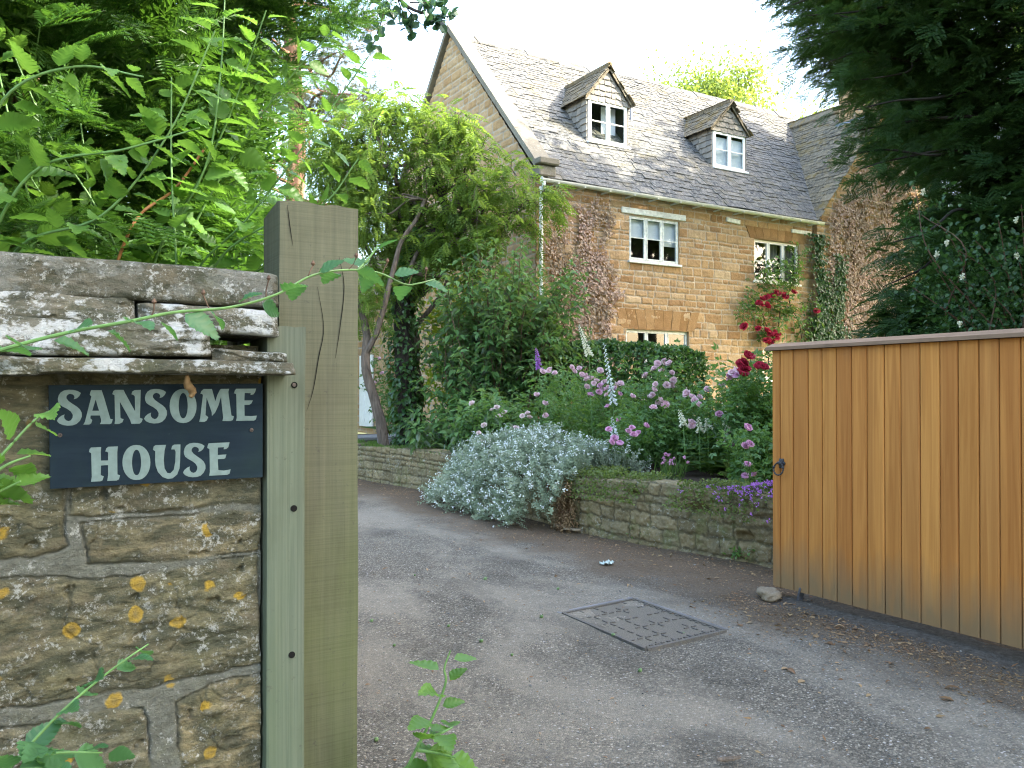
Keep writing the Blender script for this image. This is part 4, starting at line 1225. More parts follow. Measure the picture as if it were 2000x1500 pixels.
# ------------------------------------------------------------------ name plate
c = [P(95, 752, Y=SY), P(513, 749, Y=SY), P(513, 932, Y=SY), P(98, 955, Y=SY)]
sign = Thing('name_plate', 'dark slate house name plate with pale serif lettering screwed to the wall', 'sign', (c[3] + c[2]) / 2)
mb = MB()
v = [q for q in c] + [q + (0, .018, 0) for q in c]
mb.add(v, [(3, 2, 1, 0), (4, 5, 6, 7), (0, 1, 5, 4), (1, 2, 6, 5), (2, 3, 7, 6), (3, 0, 4, 7)])
board = sign.part('board', mb, M['sign'])
S1 = [(618,250),(560,215),(480,195),(400,192),(320,205),(260,240),(225,290),(208,350),(212,400),(235,450),(290,490),(370,530),(440,580),(475,640),(470,690),(440,735),(400,750),(355,735),(325,700),(320,660),(330,630),(270,655),(220,695),(190,745),(230,790),(300,820),(380,832),(470,825),(540,800),(600,745),(635,670),(632,600),(600,540),(550,495),(480,450),(400,395),(360,345),(362,310),(385,280),(425,265),(470,275),(500,300),(505,330),(490,362),(545,345),(590,305)]
z1 = lambda q: [(90 + x / 9.0909, 740 + y / 9.0909) for x, y in q]
z2 = lambda q: [(300 + x / 9.0909, 740 + y / 9.0909) for x, y in q]
z3 = lambda q: [(160 + x / 6.6667, 850 + y / 6.6667) for x, y in q]
ell = lambda cx, cy, rx, ry: [(cx + rx * math.copysign(abs(math.cos(t)) ** .9, math.cos(t)), cy + ry * math.sin(t)) for t in np.linspace(0, 2 * math.pi, 32, endpoint=False)]
s1 = np.array(z1(S1))
def fit(q, x0, x1, y0, y1):
    a, b = q.min(0), q.max(0)
    return [tuple(p) for p in (q - a) / (b - a) * (x1 - x0, y1 - y0) + (x0, y0)]
A_ = [z1([(800,200),(985,200),(1035,350),(1140,710),(1185,718),(1160,790),(1130,803),(955,803),(978,760),(975,715),(955,650),(790,650),(785,700),(820,730),(800,790),(765,810),(662,812),(690,760),(805,310),(775,285),(785,240)]), z1([(880,365),(820,565),(940,565)])]
N_ = [z1([(1225,195),(1375,195),(1400,250),(1582,580),(1575,310),(1550,285),(1515,275),(1530,225),(1570,200),(1680,195),(1665,690),(1715,710),(1695,765),(1660,795),(1515,798),(1490,725),(1310,405),(1320,690),(1340,705),(1378,712),(1355,770),(1300,798),(1215,802),(1225,740),(1215,290),(1175,270),(1195,215)])]
O_ = [z2(ell(523, 481, 239, 303)), z2(ell(525, 476, 80, 226))]
M_ = [z2([(890,180),(1035,180),(1060,270),(1095,400),(1130,290),(1180,190),(1200,178),(1342,175),(1325,230),(1330,270),(1380,650),(1425,665),(1405,730),(1365,748),(1220,748),(1235,690),(1195,320),(1150,470),(1090,600),(1035,658),(1030,590),(940,330),(920,640),(970,680),(940,740),(900,762),(808,762),(825,700),(875,290),(865,268),(830,265),(845,220)])]
E_ = [z2([(1470,175),(1818,172),(1800,235),(1770,275),(1720,285),(1725,255),(1615,250),(1610,382),(1760,382),(1735,435),(1700,458),(1610,462),(1615,655),(1720,662),(1830,652),(1815,720),(1780,740),(1462,745),(1475,690),(1465,270),(1425,255),(1445,200)])]
H_ = [z3([(120,160),(250,155),(245,220),(248,330),(340,328),(340,225),(325,215),(305,212),(318,170),(345,150),(468,145),(460,220),(462,510),(497,522),(480,575),(450,590),(330,595),(340,520),(340,388),(248,395),(245,520),(285,535),(265,590),(235,600),(118,606),(128,540),(120,235),(92,218),(100,180)])]
O2 = [z3(ell(709, 355, 182, 228)), z3(ell(711, 355, 59, 166))]
U_ = [z3([(960,130),(1095,125),(1075,200),(1065,330),(1075,430),(1110,490),(1150,497),(1195,450),(1215,350),(1220,215),(1205,185),(1162,185),(1175,140),(1200,122),(1282,120),(1278,330),(1270,430),(1240,510),(1180,560),(1120,570),(1050,545),(990,480),(960,400),(952,320),(955,210),(925,190),(935,145)])]
E2 = [z3([(1650,105),(1922,92),(1905,155),(1880,178),(1845,183),(1850,155),(1770,160),(1768,258),(1880,250),(1865,300),(1845,308),(1768,312),(1775,455),(1850,460),(1935,445),(1920,500),(1890,515),(1655,528),(1665,480),(1660,180),(1630,165),(1640,125)])]
def lettering(polys):
    cu = bpy.data.curves.new('lettering', 'CURVE'); cu.dimensions = '2D'; cu.fill_mode = 'BOTH'
    cu.extrude = .0004
    for q in polys:
        sp = cu.splines.new('POLY'); sp.points.add(len(q) - 1); sp.use_cyclic_u = True
        for k, (x, y) in enumerate(q):
            w = P(x, y, Y=SY); sp.points[k].co = (w[0] - sign.base[0], w[2] - sign.base[2], 0, 1)
    o = bpy.data.objects.new('lettering_tmp', cu); COL.objects.link(o)
    dg = bpy.context.evaluated_depsgraph_get()
    me = bpy.data.meshes.new_from_object(o.evaluated_get(dg))
    bpy.data.objects.remove(o)
    me.transform(Matrix(((1, 0, 0, 0), (0, 0, -1, SY - .0006 - sign.base[1]), (0, 1, 0, 0), (0, 0, 0, 1))))
    me.materials.clear(); me.materials.append(M['letter'])
    ob = bpy.data.objects.new('lettering', me); COL.objects.link(ob); ob.parent = sign.o
    return ob
lettering([z1(S1)] + A_ + N_ + [fit(s1, 281.2, 326.0, 759.6, 827.2)] + O_ + M_ + E_)
lettering(H_ + O2 + U_ + [fit(s1, 357.2, 401.2, 864.8, 932.2)] + E2)
def screw(th, p, nrm, r=.0042):
    mb = MB(); p = np.array(p); nrm = np.array(nrm, float)
    mb.tube([p, p + nrm * .0015, p + nrm * .0025], [r, r, r * .7], 12)
    o = th.part('screw', mb, M['screw'])
    m = MB(); t = np.cross(nrm, (0, 0, 1)); q = p + nrm * .0026
    for d in (t + np.array((0, 0, .4)), np.array((0, 0, 1)) - .4 * t):
        d = d / np.linalg.norm(d); s = np.cross(d, nrm)
        m.add([q + d * r * .6 + s * r * .1, q + d * r * .6 - s * r * .1, q - d * r * .6 - s * r * .1, q - d * r * .6 + s * r * .1], [(0, 1, 2, 3)])
        q = q + nrm * .0003
    th.sub(o, 'slot', m, M['hole'])
for (x, y) in ((117, 850), (491, 840)): screw(sign, P(x, y, Y=SY), (0, -1, 0))

# ------------------------------------------------------------------ oak gate post with its batten
post = Thing('gate_post', 'thick weathered oak gate post with a paler batten fixed to it', 'post', (.63, 2.03, 0))
mb = MB()
g = np.random.default_rng(6)
def rough_post(mb, x0, x1, y0, y1, z0, z1, amp, seed, top):
    nz = 90
    zs = np.linspace(z0, z1, nz)
    per = []
    for (xa, ya), (xb, yb) in zip(((x0, y0), (x1, y0), (x1, y1), (x0, y1)), ((x1, y0), (x1, y1), (x0, y1), (x0, y0))):
        for t in np.linspace(0, 1, 14, endpoint=False): per.append((xa + (xb - xa) * t, ya + (yb - ya) * t))
    per = np.array(per); cx, cy_ = (x0 + x1) / 2, (y0 + y1) / 2
    rx, ry_ = (x1 - x0) / 2, (y1 - y0) / 2
    lx, ly = (per[:, 0] - cx) / rx, (per[:, 1] - cy_) / ry_
    r_ = np.minimum(1, 1.035 / (np.abs(lx) ** 14 + np.abs(ly) ** 14) ** (1 / 14) )
    r_ = np.where((np.abs(lx) > .93) & (np.abs(ly) > .93), .975, 1)
    Z, K = np.meshgrid(zs, np.arange(len(per)), indexing='ij')
    px, py = per[K][..., 0], per[K][..., 1]
    dsp = 1 + amp / rx * fbm(Z * 3, K * .35 + 3, seed, 3) 
    Vv = np.stack((cx + (px - cx) * r_[K] * dsp, cy_ + (py - cy_) * r_[K] * dsp, Z), -1)
    zt = top(Vv[-1, :, 0], Vv[-1, :, 1]); Vv[-1, :, 2] = zt
    Vv = np.concatenate((Vv, Vv[:, :1]), 1)
    mb.grid(Vv[:, ::-1])
    ring = Vv[-1, :-1]; c = ring.mean(0); c[2] += .002
    inner = c + (ring - c) * .5
    mb.add(np.vstack((ring, inner, c[None])), [(i, (i + 1) % len(ring), len(ring) + (i + 1) % len(ring), len(ring) + i) for i in range(len(ring))] + [(len(ring) + i, len(ring) + (i + 1) % len(ring), 2 * len(ring)) for i in range(len(ring))])
rough_post(mb, .529, .729, 1.963, 2.115, -.08, 1.957, .0018, 3, lambda x, y: 1.955 + .004 * fbm(x * 30, y * 30, 2, 2) - .03 * np.clip((.545 - x) / .02, 0, 1) * np.clip((y - 1.98) / .14, 0, 1))
pm = post.part('timber', mb, M['post'])
mb = MB()
rough_post(mb, .4605, .545, 1.80, 1.958, -.08, 1.645, .0012, 5, lambda x, y: 1.642 - .02 * (y - 1.8) / .16 + .002 * fbm(x * 50, y * 50, 2, 2))
bt = post.part('batten', mb, M['batten'])
for (x, y) in ((574, 993), (570, 1279)):                     # bored holes
    p = P(x, y, Y=1.7985); m = MB(); m.tube([p + (0, -.0006, 0), p + (0, .0005, 0)], [.0072, .0072], 20); post.sub(bt, 'bolt_hole', m, M['hole'])
p = P(575, 752, Y=1.7985); m = MB(); m.tube([p + (0, -.0006, 0), p + (0, .0005, 0)], [.0068, .0068], 20); post.sub(bt, 'bolt_hole', m, M['hole'])
m = MB(); q = p + np.array((-.001, -.0008, .0005)); m.tube([q, q + (0, -.001, 0)], [.0044, .004], 12); post.sub(bt, 'screw', m, M['screw'])
# drying cracks: thin dark wedges let into the face
for k, pts in enumerate(([(620, 560), (632, 640), (622, 700), (612, 760), (600, 800)], [(662, 500), (672, 560), (664, 640), (655, 700)], [(561, 400), (566, 440), (572, 480)])):
    m = MB(); q = np.array([P(x, y, Y=1.9605) for x, y in pts]); q = spline(q, 6)
    w = .0009 * np.sin(np.linspace(.15, math.pi - .1, len(q))) + .0002
    Vv = np.stack((q + np.c_[w, 0 * w, 0 * w], q - np.c_[w, 0 * w, 0 * w]), 1)
    m.grid(Vv); post.sub(pm, 'crack', m, M['hole'])

# ------------------------------------------------------------------ boarded gate standing open
GX = 4.82
gate = Thing('wooden_gate', 'tall boarded cedar gate with a sloping cap, standing open beside the drive', 'gate', (GX, 3.2, .04))
g = np.random.default_rng(12)
mb = MB()
y = P(1507.5, 900, X=GX)[1]
ye = [y, 4.235]
while ye[-1] > 2.2: ye.append(ye[-1] - .1235 * g.uniform(.93, 1.07))
rb = [.15, .42, .62, .30, .35, .70, .60, .45, .50, .78, .38, .72, .25, .80, .66, .45, .2, .6, .5]
for i, (a, b) in enumerate(zip(ye[:-1], ye[1:])):
    w = .0028; x0 = GX + g.uniform(-.0012, .0012)
    ch = .006
    q = [(b + w, 0), (b + w + ch, -ch), (a - w - ch, -ch), (a - w, 0)]
    V = []
    for z in (.064, 1.803):
        for (yy, dx) in q: V.append((x0 + dx + ch, yy, z))
        V += [(x0 + .024, a - w, z), (x0 + .024, b + w, z)]
    n_ = 6
    mb.add(V, [tuple((j, (j + 1) % n_, n_ + (j + 1) % n_, n_ + j))[::-1] for j in range(n_)] + [tuple(range(n_)), tuple(range(2 * n_ - 1, n_ - 1, -1))], rb[i % len(rb)])
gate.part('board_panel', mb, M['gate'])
mb = MB()
yl = ye[-1]
for (za, zb) in ((.12, .26), (.85, .97), (1.64, 1.79)): mb.box((GX + .0265, yl + .08, za), (GX + .085, y - .082, zb), .3, .004)
mb.box((GX + .0265, y - .08, .05), (GX + .085, y - .004, 1.80), .5, .004); mb.box((GX + .0265, yl, .05), (GX + .085, yl + .078, 1.80), .5, .004)
gate.part('frame', mb, M['gate'])
mb = MB()
x0, x1 = GX - .035, GX + .115
V = [(x0, q, z) for q in (yl - .01, y + .03) for z in (1.806, 1.829)] + [(x1, q, z) for q in (yl - .01, y + .03) for z in (1.806, 1.829)] + [((x0 + x1) / 2, q, 1.858) for q in (yl - .01, y + .03)]
mb.add(V, [(0, 1, 3, 2), (4, 6, 7, 5), (0, 2, 6, 4), (1, 8, 9, 3), (8, 5, 7, 9), (0, 4, 5, 8, 1), (2, 3, 9, 7, 6)])
gate.part('cap_rail', mb, M['capwood'])
# ring handle
hc = P(1526, 905, X=GX - .006)
mb = MB()
pts = []
n = 40
for i in range(n):
    a = 2 * math.pi * i / n; r_ = .036 * (1 + .14 * math.cos(6 * a)); pts.append((0, r_ * .82 * math.cos(a), r_ * math.sin(a)))
pts = np.array(pts)
mb.add(np.vstack((pts + hc + (-.001, 0, 0), pts + hc + (.006, 0, 0), pts * .7 + hc + (-.005, 0, 0), [hc + (-.006, 0, 0)])),
       [((i + 1) % n, i, n + i, n + (i + 1) % n) for i in range(n)] + [(i, (i + 1) % n, 2 * n + (i + 1) % n, 2 * n + i) for i in range(n)] + [(2 * n + i, 2 * n + (i + 1) % n, 3 * n) for i in range(n)])
bp = gate.part('handle_plate', mb, M['iron'])
mb = MB()
mb.tube([hc + (-.004, 0, .004), hc + (-.020, 0, .004), hc + (-.026, 0, .004)], [.013, .014, .008], 12)
mb.tube([hc + (-.018, .020, .004), hc + (-.018, -.020, .004)], [.009, .009], 10)
gate.sub(bp, 'handle_boss', mb, M['iron'])
mb = MB()
rc = hc + (-.020, .004, -.040)
aa = np.linspace(0, 2 * math.pi, 50)
ring = np.stack((-.006 * (1 - np.cos(aa)), .044 * np.sin(aa), .044 * np.cos(aa)), -1) + rc
mb.tube(ring, .0058 + .0018 * np.sin(aa * 14), 8, cap=False)
for sgn in (1, -1):
    q = rc + (-.006, sgn * .042, .012); mb.tube([q + (0, 0, .008), q + (0, 0, .004), q - (0, 0, .004), q - (0, 0, .008)], [.006, .011, .011, .006], 10)
gate.part('ring_handle', mb, M['iron'], True)
mb = MB()
mb.box((GX - .01, y - .25, -.03), (GX + .05, y - .235, .10), .4, .003, Matrix.Translation((GX, y - .24, .03)) @ Matrix.Rotation(R(14), 4, 'X') @ Matrix.Translation((-GX, -(y - .24), -.03)))
gate.part('drop_bolt', mb, M['cast'])
# hinge post just out of the picture, and the concrete strip under the gate
mb = MB(); mb.box((GX - .06, yl - .24, -.1), (GX + .12, yl - .03, 1.98), .5, .008)
tag(mb.build('hinge_post', M['capwood']), 'square timber post the open gate hangs on', 'post')
mb = MB()
U, V = np.meshgrid(np.linspace(4.50, 5.10, 24), np.linspace(.4, 4.25, 90), indexing='ij')
e_ = np.minimum(np.minimum(U - 4.50, 5.10 - U) / .10, (4.25 - V) / .12) + .5 * fbm(U * 5, V * 5, 6, 3)
mb.grid(np.stack((U, V, drive_z(U, V) - .006 + .009 * np.clip(e_, -.5, 1)), -1), .5, .0)
struct('edge_strip', mb, M['edge_strip'], True)

# ------------------------------------------------------------------ drain cover in the drive
q = [P(x, y, Z=.0) for x, y in ((1100, 1197), (1238, 1169), (1416, 1231), (1263, 1267))]
cc = sum(q) / 4
zc = float(drive_z(np.array(cc[0]), np.array(cc[1]))) + .010
cover = Thing('drain_cover', 'rectangular cast iron drain cover set in the drive, its grid half filled with grit', 'drain cover', (cc[0], cc[1], zc))
bil = lambda s, t: (q[0] * (1 - s) * (1 - t) + q[1] * s * (1 - t) + q[2] * s * t + q[3] * (1 - s) * t) * (1, 1, 0) + (0, 0, zc)
def bar(mb, s0, t0, s1, t1, w, h, z=0):
    a, b = bil(s0, t0), bil(s1, t1); d = b - a; d /= np.linalg.norm(d) + 1e-9; n_ = np.array((-d[1], d[0], 0)) * w / 2
    lo, hi = np.array((0, 0, z - .02)), np.array((0, 0, z + h))
    mb.add([a + n_ + lo, b + n_ + lo, b - n_ + lo, a - n_ + lo, a + n_ * .8 + hi, b + n_ * .8 + hi, b - n_ * .8 + hi, a - n_ * .8 + hi], [(4, 7, 6, 5), (0, 1, 5, 4), (1, 2, 6, 5), (2, 3, 7, 6), (3, 0, 4, 7)], .5, 1.0)
mb = MB()
for (a, b) in (((0, 0), (1, 0)), ((1, 0), (1, 1)), ((1, 1), (0, 1)), ((0, 1), (0, 0))): bar(mb, *a, *b, .030, .006)
cover.part('frame', mb, M['cover_plate'])
mb = MB()
V = np.array([[bil(s, t) + (0, 0, -.004) for t in np.linspace(.02, .98, 12)] for s in np.linspace(.02, .98, 12)])
mb.grid(V); g = np.random.default_rng(3)
nl = 5
for i in range(1, nl):
    for k in range(10):
        t = k / 10 + .02
        if g.random() < .75: bar(mb, i / nl, t, i / nl, t + .055, .014, .003, -.001)
        if g.random() < .75: bar(mb, t, i / nl, t + .055, i / nl, .014, .003, -.001)
for k in range(14):
    t = k / 14 + .015; bar(mb, t, .955, t + .035, .955, .016, .004, -.001); bar(mb, .965, t, .965, t + .035, .016, .004, -.001)
cover.part('plate', mb, M['cover_plate'])
mb = MB(); bar(mb, -.03, -.045, 1.03, -.045, .05, .002, -.004); bar(mb, 1.045, -.02, 1.045, .98, .05, .002, -.004)
cover.part('mortar_edge', mb, M['concrete'])

# ------------------------------------------------------------------ loose stones and bits on the drive
def rock(name, label, cat, p, sx, sy, sz, seed, mat, rot=0, group=None):
    nu, nv = 26, 16
    u, v = np.meshgrid(np.linspace(0, 2 * math.pi, nu), np.linspace(0, math.pi, nv), indexing='ij')
    x, y, z = np.cos(u) * np.sin(v), np.sin(u) * np.sin(v), np.cos(v)
    k = 1 + .42 * fbm(x * 1.5 + seed, y * 1.5 + z * 1.7, seed, 4)
    z = np.clip(z, -.6, .62)
    X_, Y_, Z_ = x * k * sx, y * k * sy, z * k * sz
    c, s = math.cos(rot), math.sin(rot)
    mb = MB(); mb.grid(np.stack((p[0] + c * X_ - s * Y_, p[1] + s * X_ + c * Y_, p[2] + Z_), -1), .5)
    return tag(mb.build(name, mat, None, True, p), label, cat, group)
p = P(1502, 1160, Z=0.03)
rock('stone', 'flat buff stone propping the free end of the wooden gate', 'stone', p, .125, .08, .05, 7, M['rock'], .9)
for k, (x, y, s, lab) in enumerate(((935, 1003, .07, 'flat pale stone under the left end of the silver shrub'), (1000, 1022, .05, 'small dark stone below the silver shrub'),
        (1092, 1027, .07, 'long pale stone lying at the foot of the silver shrub beside two others'), (1110, 1033, .055, 'rounded buff stone between two pale stones at the silver shrub'), (1126, 1035, .05, 'whitish chip of stone at the right end of the row by the silver shrub'))):
    p = P(x, y, Z=.02); rock('stone', lab, 'stone', p, s, s * .55, s * .4, 20 + k, M['rock'], .8 + k * .4)
g = np.random.default_rng(8)
# crumpled grey-green scrap
p = P(1185, 1101, Z=.012); mb = MB()
U, V = np.meshgrid(np.linspace(-1, 1, 22), np.linspace(-1, 1, 14), indexing='ij')
kk = (U ** 2 + V ** 2 * 1.2 + .5 * fbm(U * 2, V * 2, 5, 3)) < .85
mb.grid(np.stack((p[0] + U * .075, p[1] + V * .055, p[2] + .02 * np.abs(fbm(U * 3, V * 3, 9, 4)) * 2), -1), .5, 0, kk[:-1, :-1])
tag(mb.build('crumpled_leaf', M['rag'], None, False, p), 'crumpled pale grey-green leaf lying alone on the drive', 'leaf')
# bark twig bottom right of the drive
p = P(1425, 1482, Z=.01); mb = MB(); mb.tube(spline([p + (-.05, .02, 0), p, p + (.045, -.015, .004)], 6), [.006, .009, .009, .01, .01, .01, .009, .01, .01, .009, .008, .008, .006], 7, wob=.3, seed=2)
tag(mb.build('twig', M['bark'], None, False, p), 'short thick piece of bark lying on the near drive', 'twig')
# fallen leaves one by one
def fallen(seed, L):
    g = np.random.default_rng(seed); mb = MB()
    n_ = 9; curl = g.uniform(.4, 1.4); tw = g.uniform(-.6, .6)
    xs = np.linspace(0, 1, n_); rows = []
    for x in xs:
        w = .30 * math.sin(math.pi * x ** .8) ** .8 + .005
        rows.append([((x - .5) * L, s * w * L, L * (curl * .16 * (1 - (2 * x - 1) ** 2) + .25 * abs(s) * w * curl + tw * s * w * .3) + .003) for s in (-1, -.5, 0, .5, 1)])
    mb.grid(np.array(rows), g.random()); return mb
LV = []
for k in range(5):
    o = fallen(k, 1.0).build('fallen_leaf_shape', M['litter'], None, True); LV.append(o.data); bpy.data.objects.remove(o)
spots = []
for (x, y, s, k) in ((1860, 1345, .075, 0), (1848, 1364, .07, 1), (1533, 1305, .05, 2), (1545, 1310, .07, 1), (1565, 1328, .06, 3), (1640, 1225, .07, 4), (1680, 1340, .04, 2), (1735, 1334, .04, 0), (1445, 1218, .06, 1), (1280, 1068, .05, 3), (1205, 1066, .05, 4), (1360, 1092, .05, 2), (1015, 1028, .05, 1), (1040, 945, .06, 0), (1330, 1140, .06, 3), (1400, 1130, .05, 2), (1290, 1085, .06, 4), (1390, 1085, .06, 0), (1240, 1050, .05, 3), (1175, 1055, .05, 1)):
    spots.append((P(x, y, Z=.0), s, k))
while len(spots) < 190:
    if g.random() < .6:
        s_ = g.uniform(3, 12); w_ = on_wall(np.array(s_)) + wall_nrm(np.array(s_)) * g.gamma(1.6, .22); pp = np.array((w_[0], w_[1], 0))
    elif g.random() < .6: pp = np.array((4.7 - g.gamma(1.7, .2), g.uniform(1.8, 4.5), 0))
    else: pp = np.array((g.uniform(.9, 5), g.uniform(1.7, 11), 0))
    spots.append((pp, g.uniform(.02, .052), int(g.integers(5))))
for (pp, s, k) in spots:
    o = bpy.data.objects.new('fallen_leaf', LV[k]); COL.objects.link(o)
    o.location = (pp[0], pp[1], float(drive_z(np.array(pp[0]), np.array(pp[1]))) + .003)
    o.scale = (s, s * g.uniform(.5, 1.1), s * g.uniform(.6, 1.2)); o.rotation_euler = (g.uniform(-.2, .2), g.uniform(-.2, .2), g.uniform(0, 6.28))
    tag(o, 'small dry brown leaf fallen on the drive', 'leaf', 'dry leaves fallen on the drive')
# little green fruit dropped on the tarmac
mb = MB(); n_ = 10
u, v = np.meshgrid(np.linspace(0, 2 * math.pi, n_), np.linspace(0, math.pi, 7), indexing='ij')
mb.grid(np.stack((np.cos(u) * np.sin(v) * .012, np.sin(u) * np.sin(v) * .011, np.cos(v) * .010), -1))
for a in range(4): mb.add([(0, 0, .008), (.016 * math.cos(a * 1.6), .016 * math.sin(a * 1.6), .006), (.016 * math.cos(a * 1.6 + .7), .016 * math.sin(a * 1.6 + .7), .006)], [(0, 1, 2)])
f0 = mb.build('green_fruit', M['cone'], None, True); me0 = f0.data; bpy.data.objects.remove(f0)
for (x, y) in ((1250, 1308), (1058, 1204), (1198, 1240), (726, 1208), (770, 1258), (876, 1218), (948, 1131), (1000, 1278), (810, 1120), (1090, 1150), (735, 1437), (940, 1250), (1335, 1234), (880, 1368)):
    p = P(x, y, Z=0); o = bpy.data.objects.new('green_fruit', me0); COL.objects.link(o); s = g.uniform(.7, 1.2)
    o.location = (p[0], p[1], float(drive_z(np.array(p[0]), np.array(p[1]))) + .008); o.scale = (s, s, s); o.rotation_euler = (0, g.uniform(-1, 1), g.uniform(0, 6))
    tag(o, 'small green windfall husk lying on the tarmac', 'fruit', 'green husks dropped on the drive')

# ------------------------------------------------------------------ planting
FW = np.array((math.sin(TH), math.cos(TH), 0)); RT = np.array((math.cos(TH), -math.sin(TH), 0))

def curved(a, b, g, sag=.0, wob=.06, n=3):
    a, b = np.array(a, float), np.array(b, float); L = np.linalg.norm(b - a)
    pts = [a + (b - a) * t + g.normal(0, wob * L, 3) * math.sin(math.pi * t) + (0, 0, sag * L * math.sin(math.pi * t)) for t in np.linspace(0, 1, n + 2)]
    return spline(pts, 5)

def clump_leaves(mb, g, centers, rad, n, T, size, down=.25, out=.5, upn=.6, flat=1.0, wid=1.0):
    """n leaves round each centre, pointing outwards, faces mostly up."""
    centers = np.asarray(centers, float); k = len(centers)
    rad = np.broadcast_to(np.asarray(rad, float), (k,))
    idx = np.repeat(np.arange(k), n)
    off = g.normal(size=(len(idx), 3)) * .5
    off[:, 2] *= flat
    O = centers[idx] + off * rad[idx][:, None]
    D = off / (np.linalg.norm(off, axis=1)[:, None] + .1) * out + rnd_dirs(g, len(idx)) * (1 - out * .5)
    D[:, 2] -= down
    N = rnd_dirs(g, len(idx)) * (1 - upn) + np.array((0, 0, upn))
    s = g.uniform(size[0], size[1], len(idx))
    tint = np.clip(hash01(idx, 7, 3) * .5 + g.random(len(idx)) * .5, 0, 1)
    mb.inst(T, O, D, N, np.c_[s, s * wid, s], tint)

def blob_points(g, n, c, r, shell=.45):
    """Points spread through an ellipsoid, more of them towards its skin."""
    d = rnd_dirs(g, n); q = shell + (1 - shell) * g.random(n) ** .6
    return np.asarray(c) + d * q[:, None] * np.asarray(r)

def limbs(mb, g, start, ends, r0, r1, n=6, wob=.08, sag=.05):
    for e in ends:
        p = curved(start if np.ndim(start) == 1 else start[int(g.integers(len(start)))], e, g, sag, wob)
        mb.tube(p, np.linspace(r0, r1, len(p)), n)

# ---- the big yew behind the gate wall
g = np.random.default_rng(101)
yew = Thing('yew_tree', 'big bright green yew spreading over the stone wall behind the name plate', 'tree', (-.9, 4.6, 0))
tr = MB()
tr.tube(spline([(-.9, 4.6, -.1), (-.92, 4.55, 1.2), (-.8, 4.6, 2.4), (-.9, 4.7, 3.8)], 6), np.linspace(.24, .10, 19), 10, wob=.2)
tr.tube(spline([(-.2, 5.2, -.1), (-.1, 5.1, 1.4), (0, 5.1, 3.2)], 6), np.linspace(.14, .06, 13), 8, wob=.2)
tips = []
# leading faces of the crown: towards the wall and round to the drive
def yew_edge(n):
    out = []
    for _ in range(n):
        u = g.random()
        if u < .74:
            x = g.uniform(-3.2, 1.0); y = 2.75 + .42 * abs(g.normal()) + .55 * max(0, x - .45) + .12 * math.sin(x * 5) ; z = g.uniform(.7, 3.75)
            y += .12 * (z - 2) ** 2 * .5 - .22
        elif u < .88:
            x = .95 + .2 * g.normal(); y = g.uniform(3.2, 6.2); z = g.uniform(.6, 3.5)
        else:
            x = g.uniform(-3.2, .9); y = g.uniform(3.0, 6.4); z = 3.45 + .75 * sstep(3.2, 4.8, y) + .2 * g.normal()
        if z < 2.9: x = min(x, .33 * y - .55)
        out.append((x, y, z))
    return np.array(out)
pts = yew_edge(2900)
pts = pts[fbm(pts[:, 0] * 1.7, pts[:, 2] * 2.3 + pts[:, 1], 3, 3) > -.22]
mb = MB()
cen = np.array((-.9, 4.8, 2.4))
k = 6
idx = np.repeat(np.arange(len(pts)), k)
O = pts[idx] + g.normal(0, .085, (len(idx), 3))
D = (pts[idx] - cen) * (1, 1, .45); D /= np.linalg.norm(D, axis=1)[:, None]
D = D * .9 + g.normal(0, .42, D.shape); D[:, 2] -= .05
N = np.tile((0, 0, 1.0), (len(idx), 1)) + g.normal(0, .38, D.shape) + np.array((0, -.35, 0))
s = g.uniform(.13, .23, len(idx))
mb.inst(T_YEWN, O, D, N, s, np.clip(hash01(idx, 3, 1) * .55 + g.random(len(idx)) * .45, 0, 1))
# inner, sparse growth
q = np.c_[g.uniform(-3, .9, 4600), g.uniform(3.0, 6.2, 4600), g.uniform(.4, 3.6, 4600)]
q[:, 0] = np.minimum(q[:, 0], np.where(q[:, 2] < 2.9, .33 * q[:, 1] - .6, 9))
D = (q - cen); D /= np.linalg.norm(D, axis=1)[:, None]
mb.inst(T_YEWB, q, D + g.normal(0, .4, D.shape), np.tile((0, 0, 1.0), (4600, 1)) + g.normal(0, .4, D.shape), g.uniform(.3, .5, 4600), g.random(4600) * .5)
limbs(tr, g, np.array([(-.9, 4.6, 1.3), (-.85, 4.6, 2.2), (-.1, 5.1, 1.6), (-.05, 5.1, 2.6)]), pts[g.choice(len(pts), 120)] * .9 + cen * .1, .028, .006, 5)
yew.part('trunk', tr, M['bark_pine'])
yew.part('crown', mb, M['yew'])

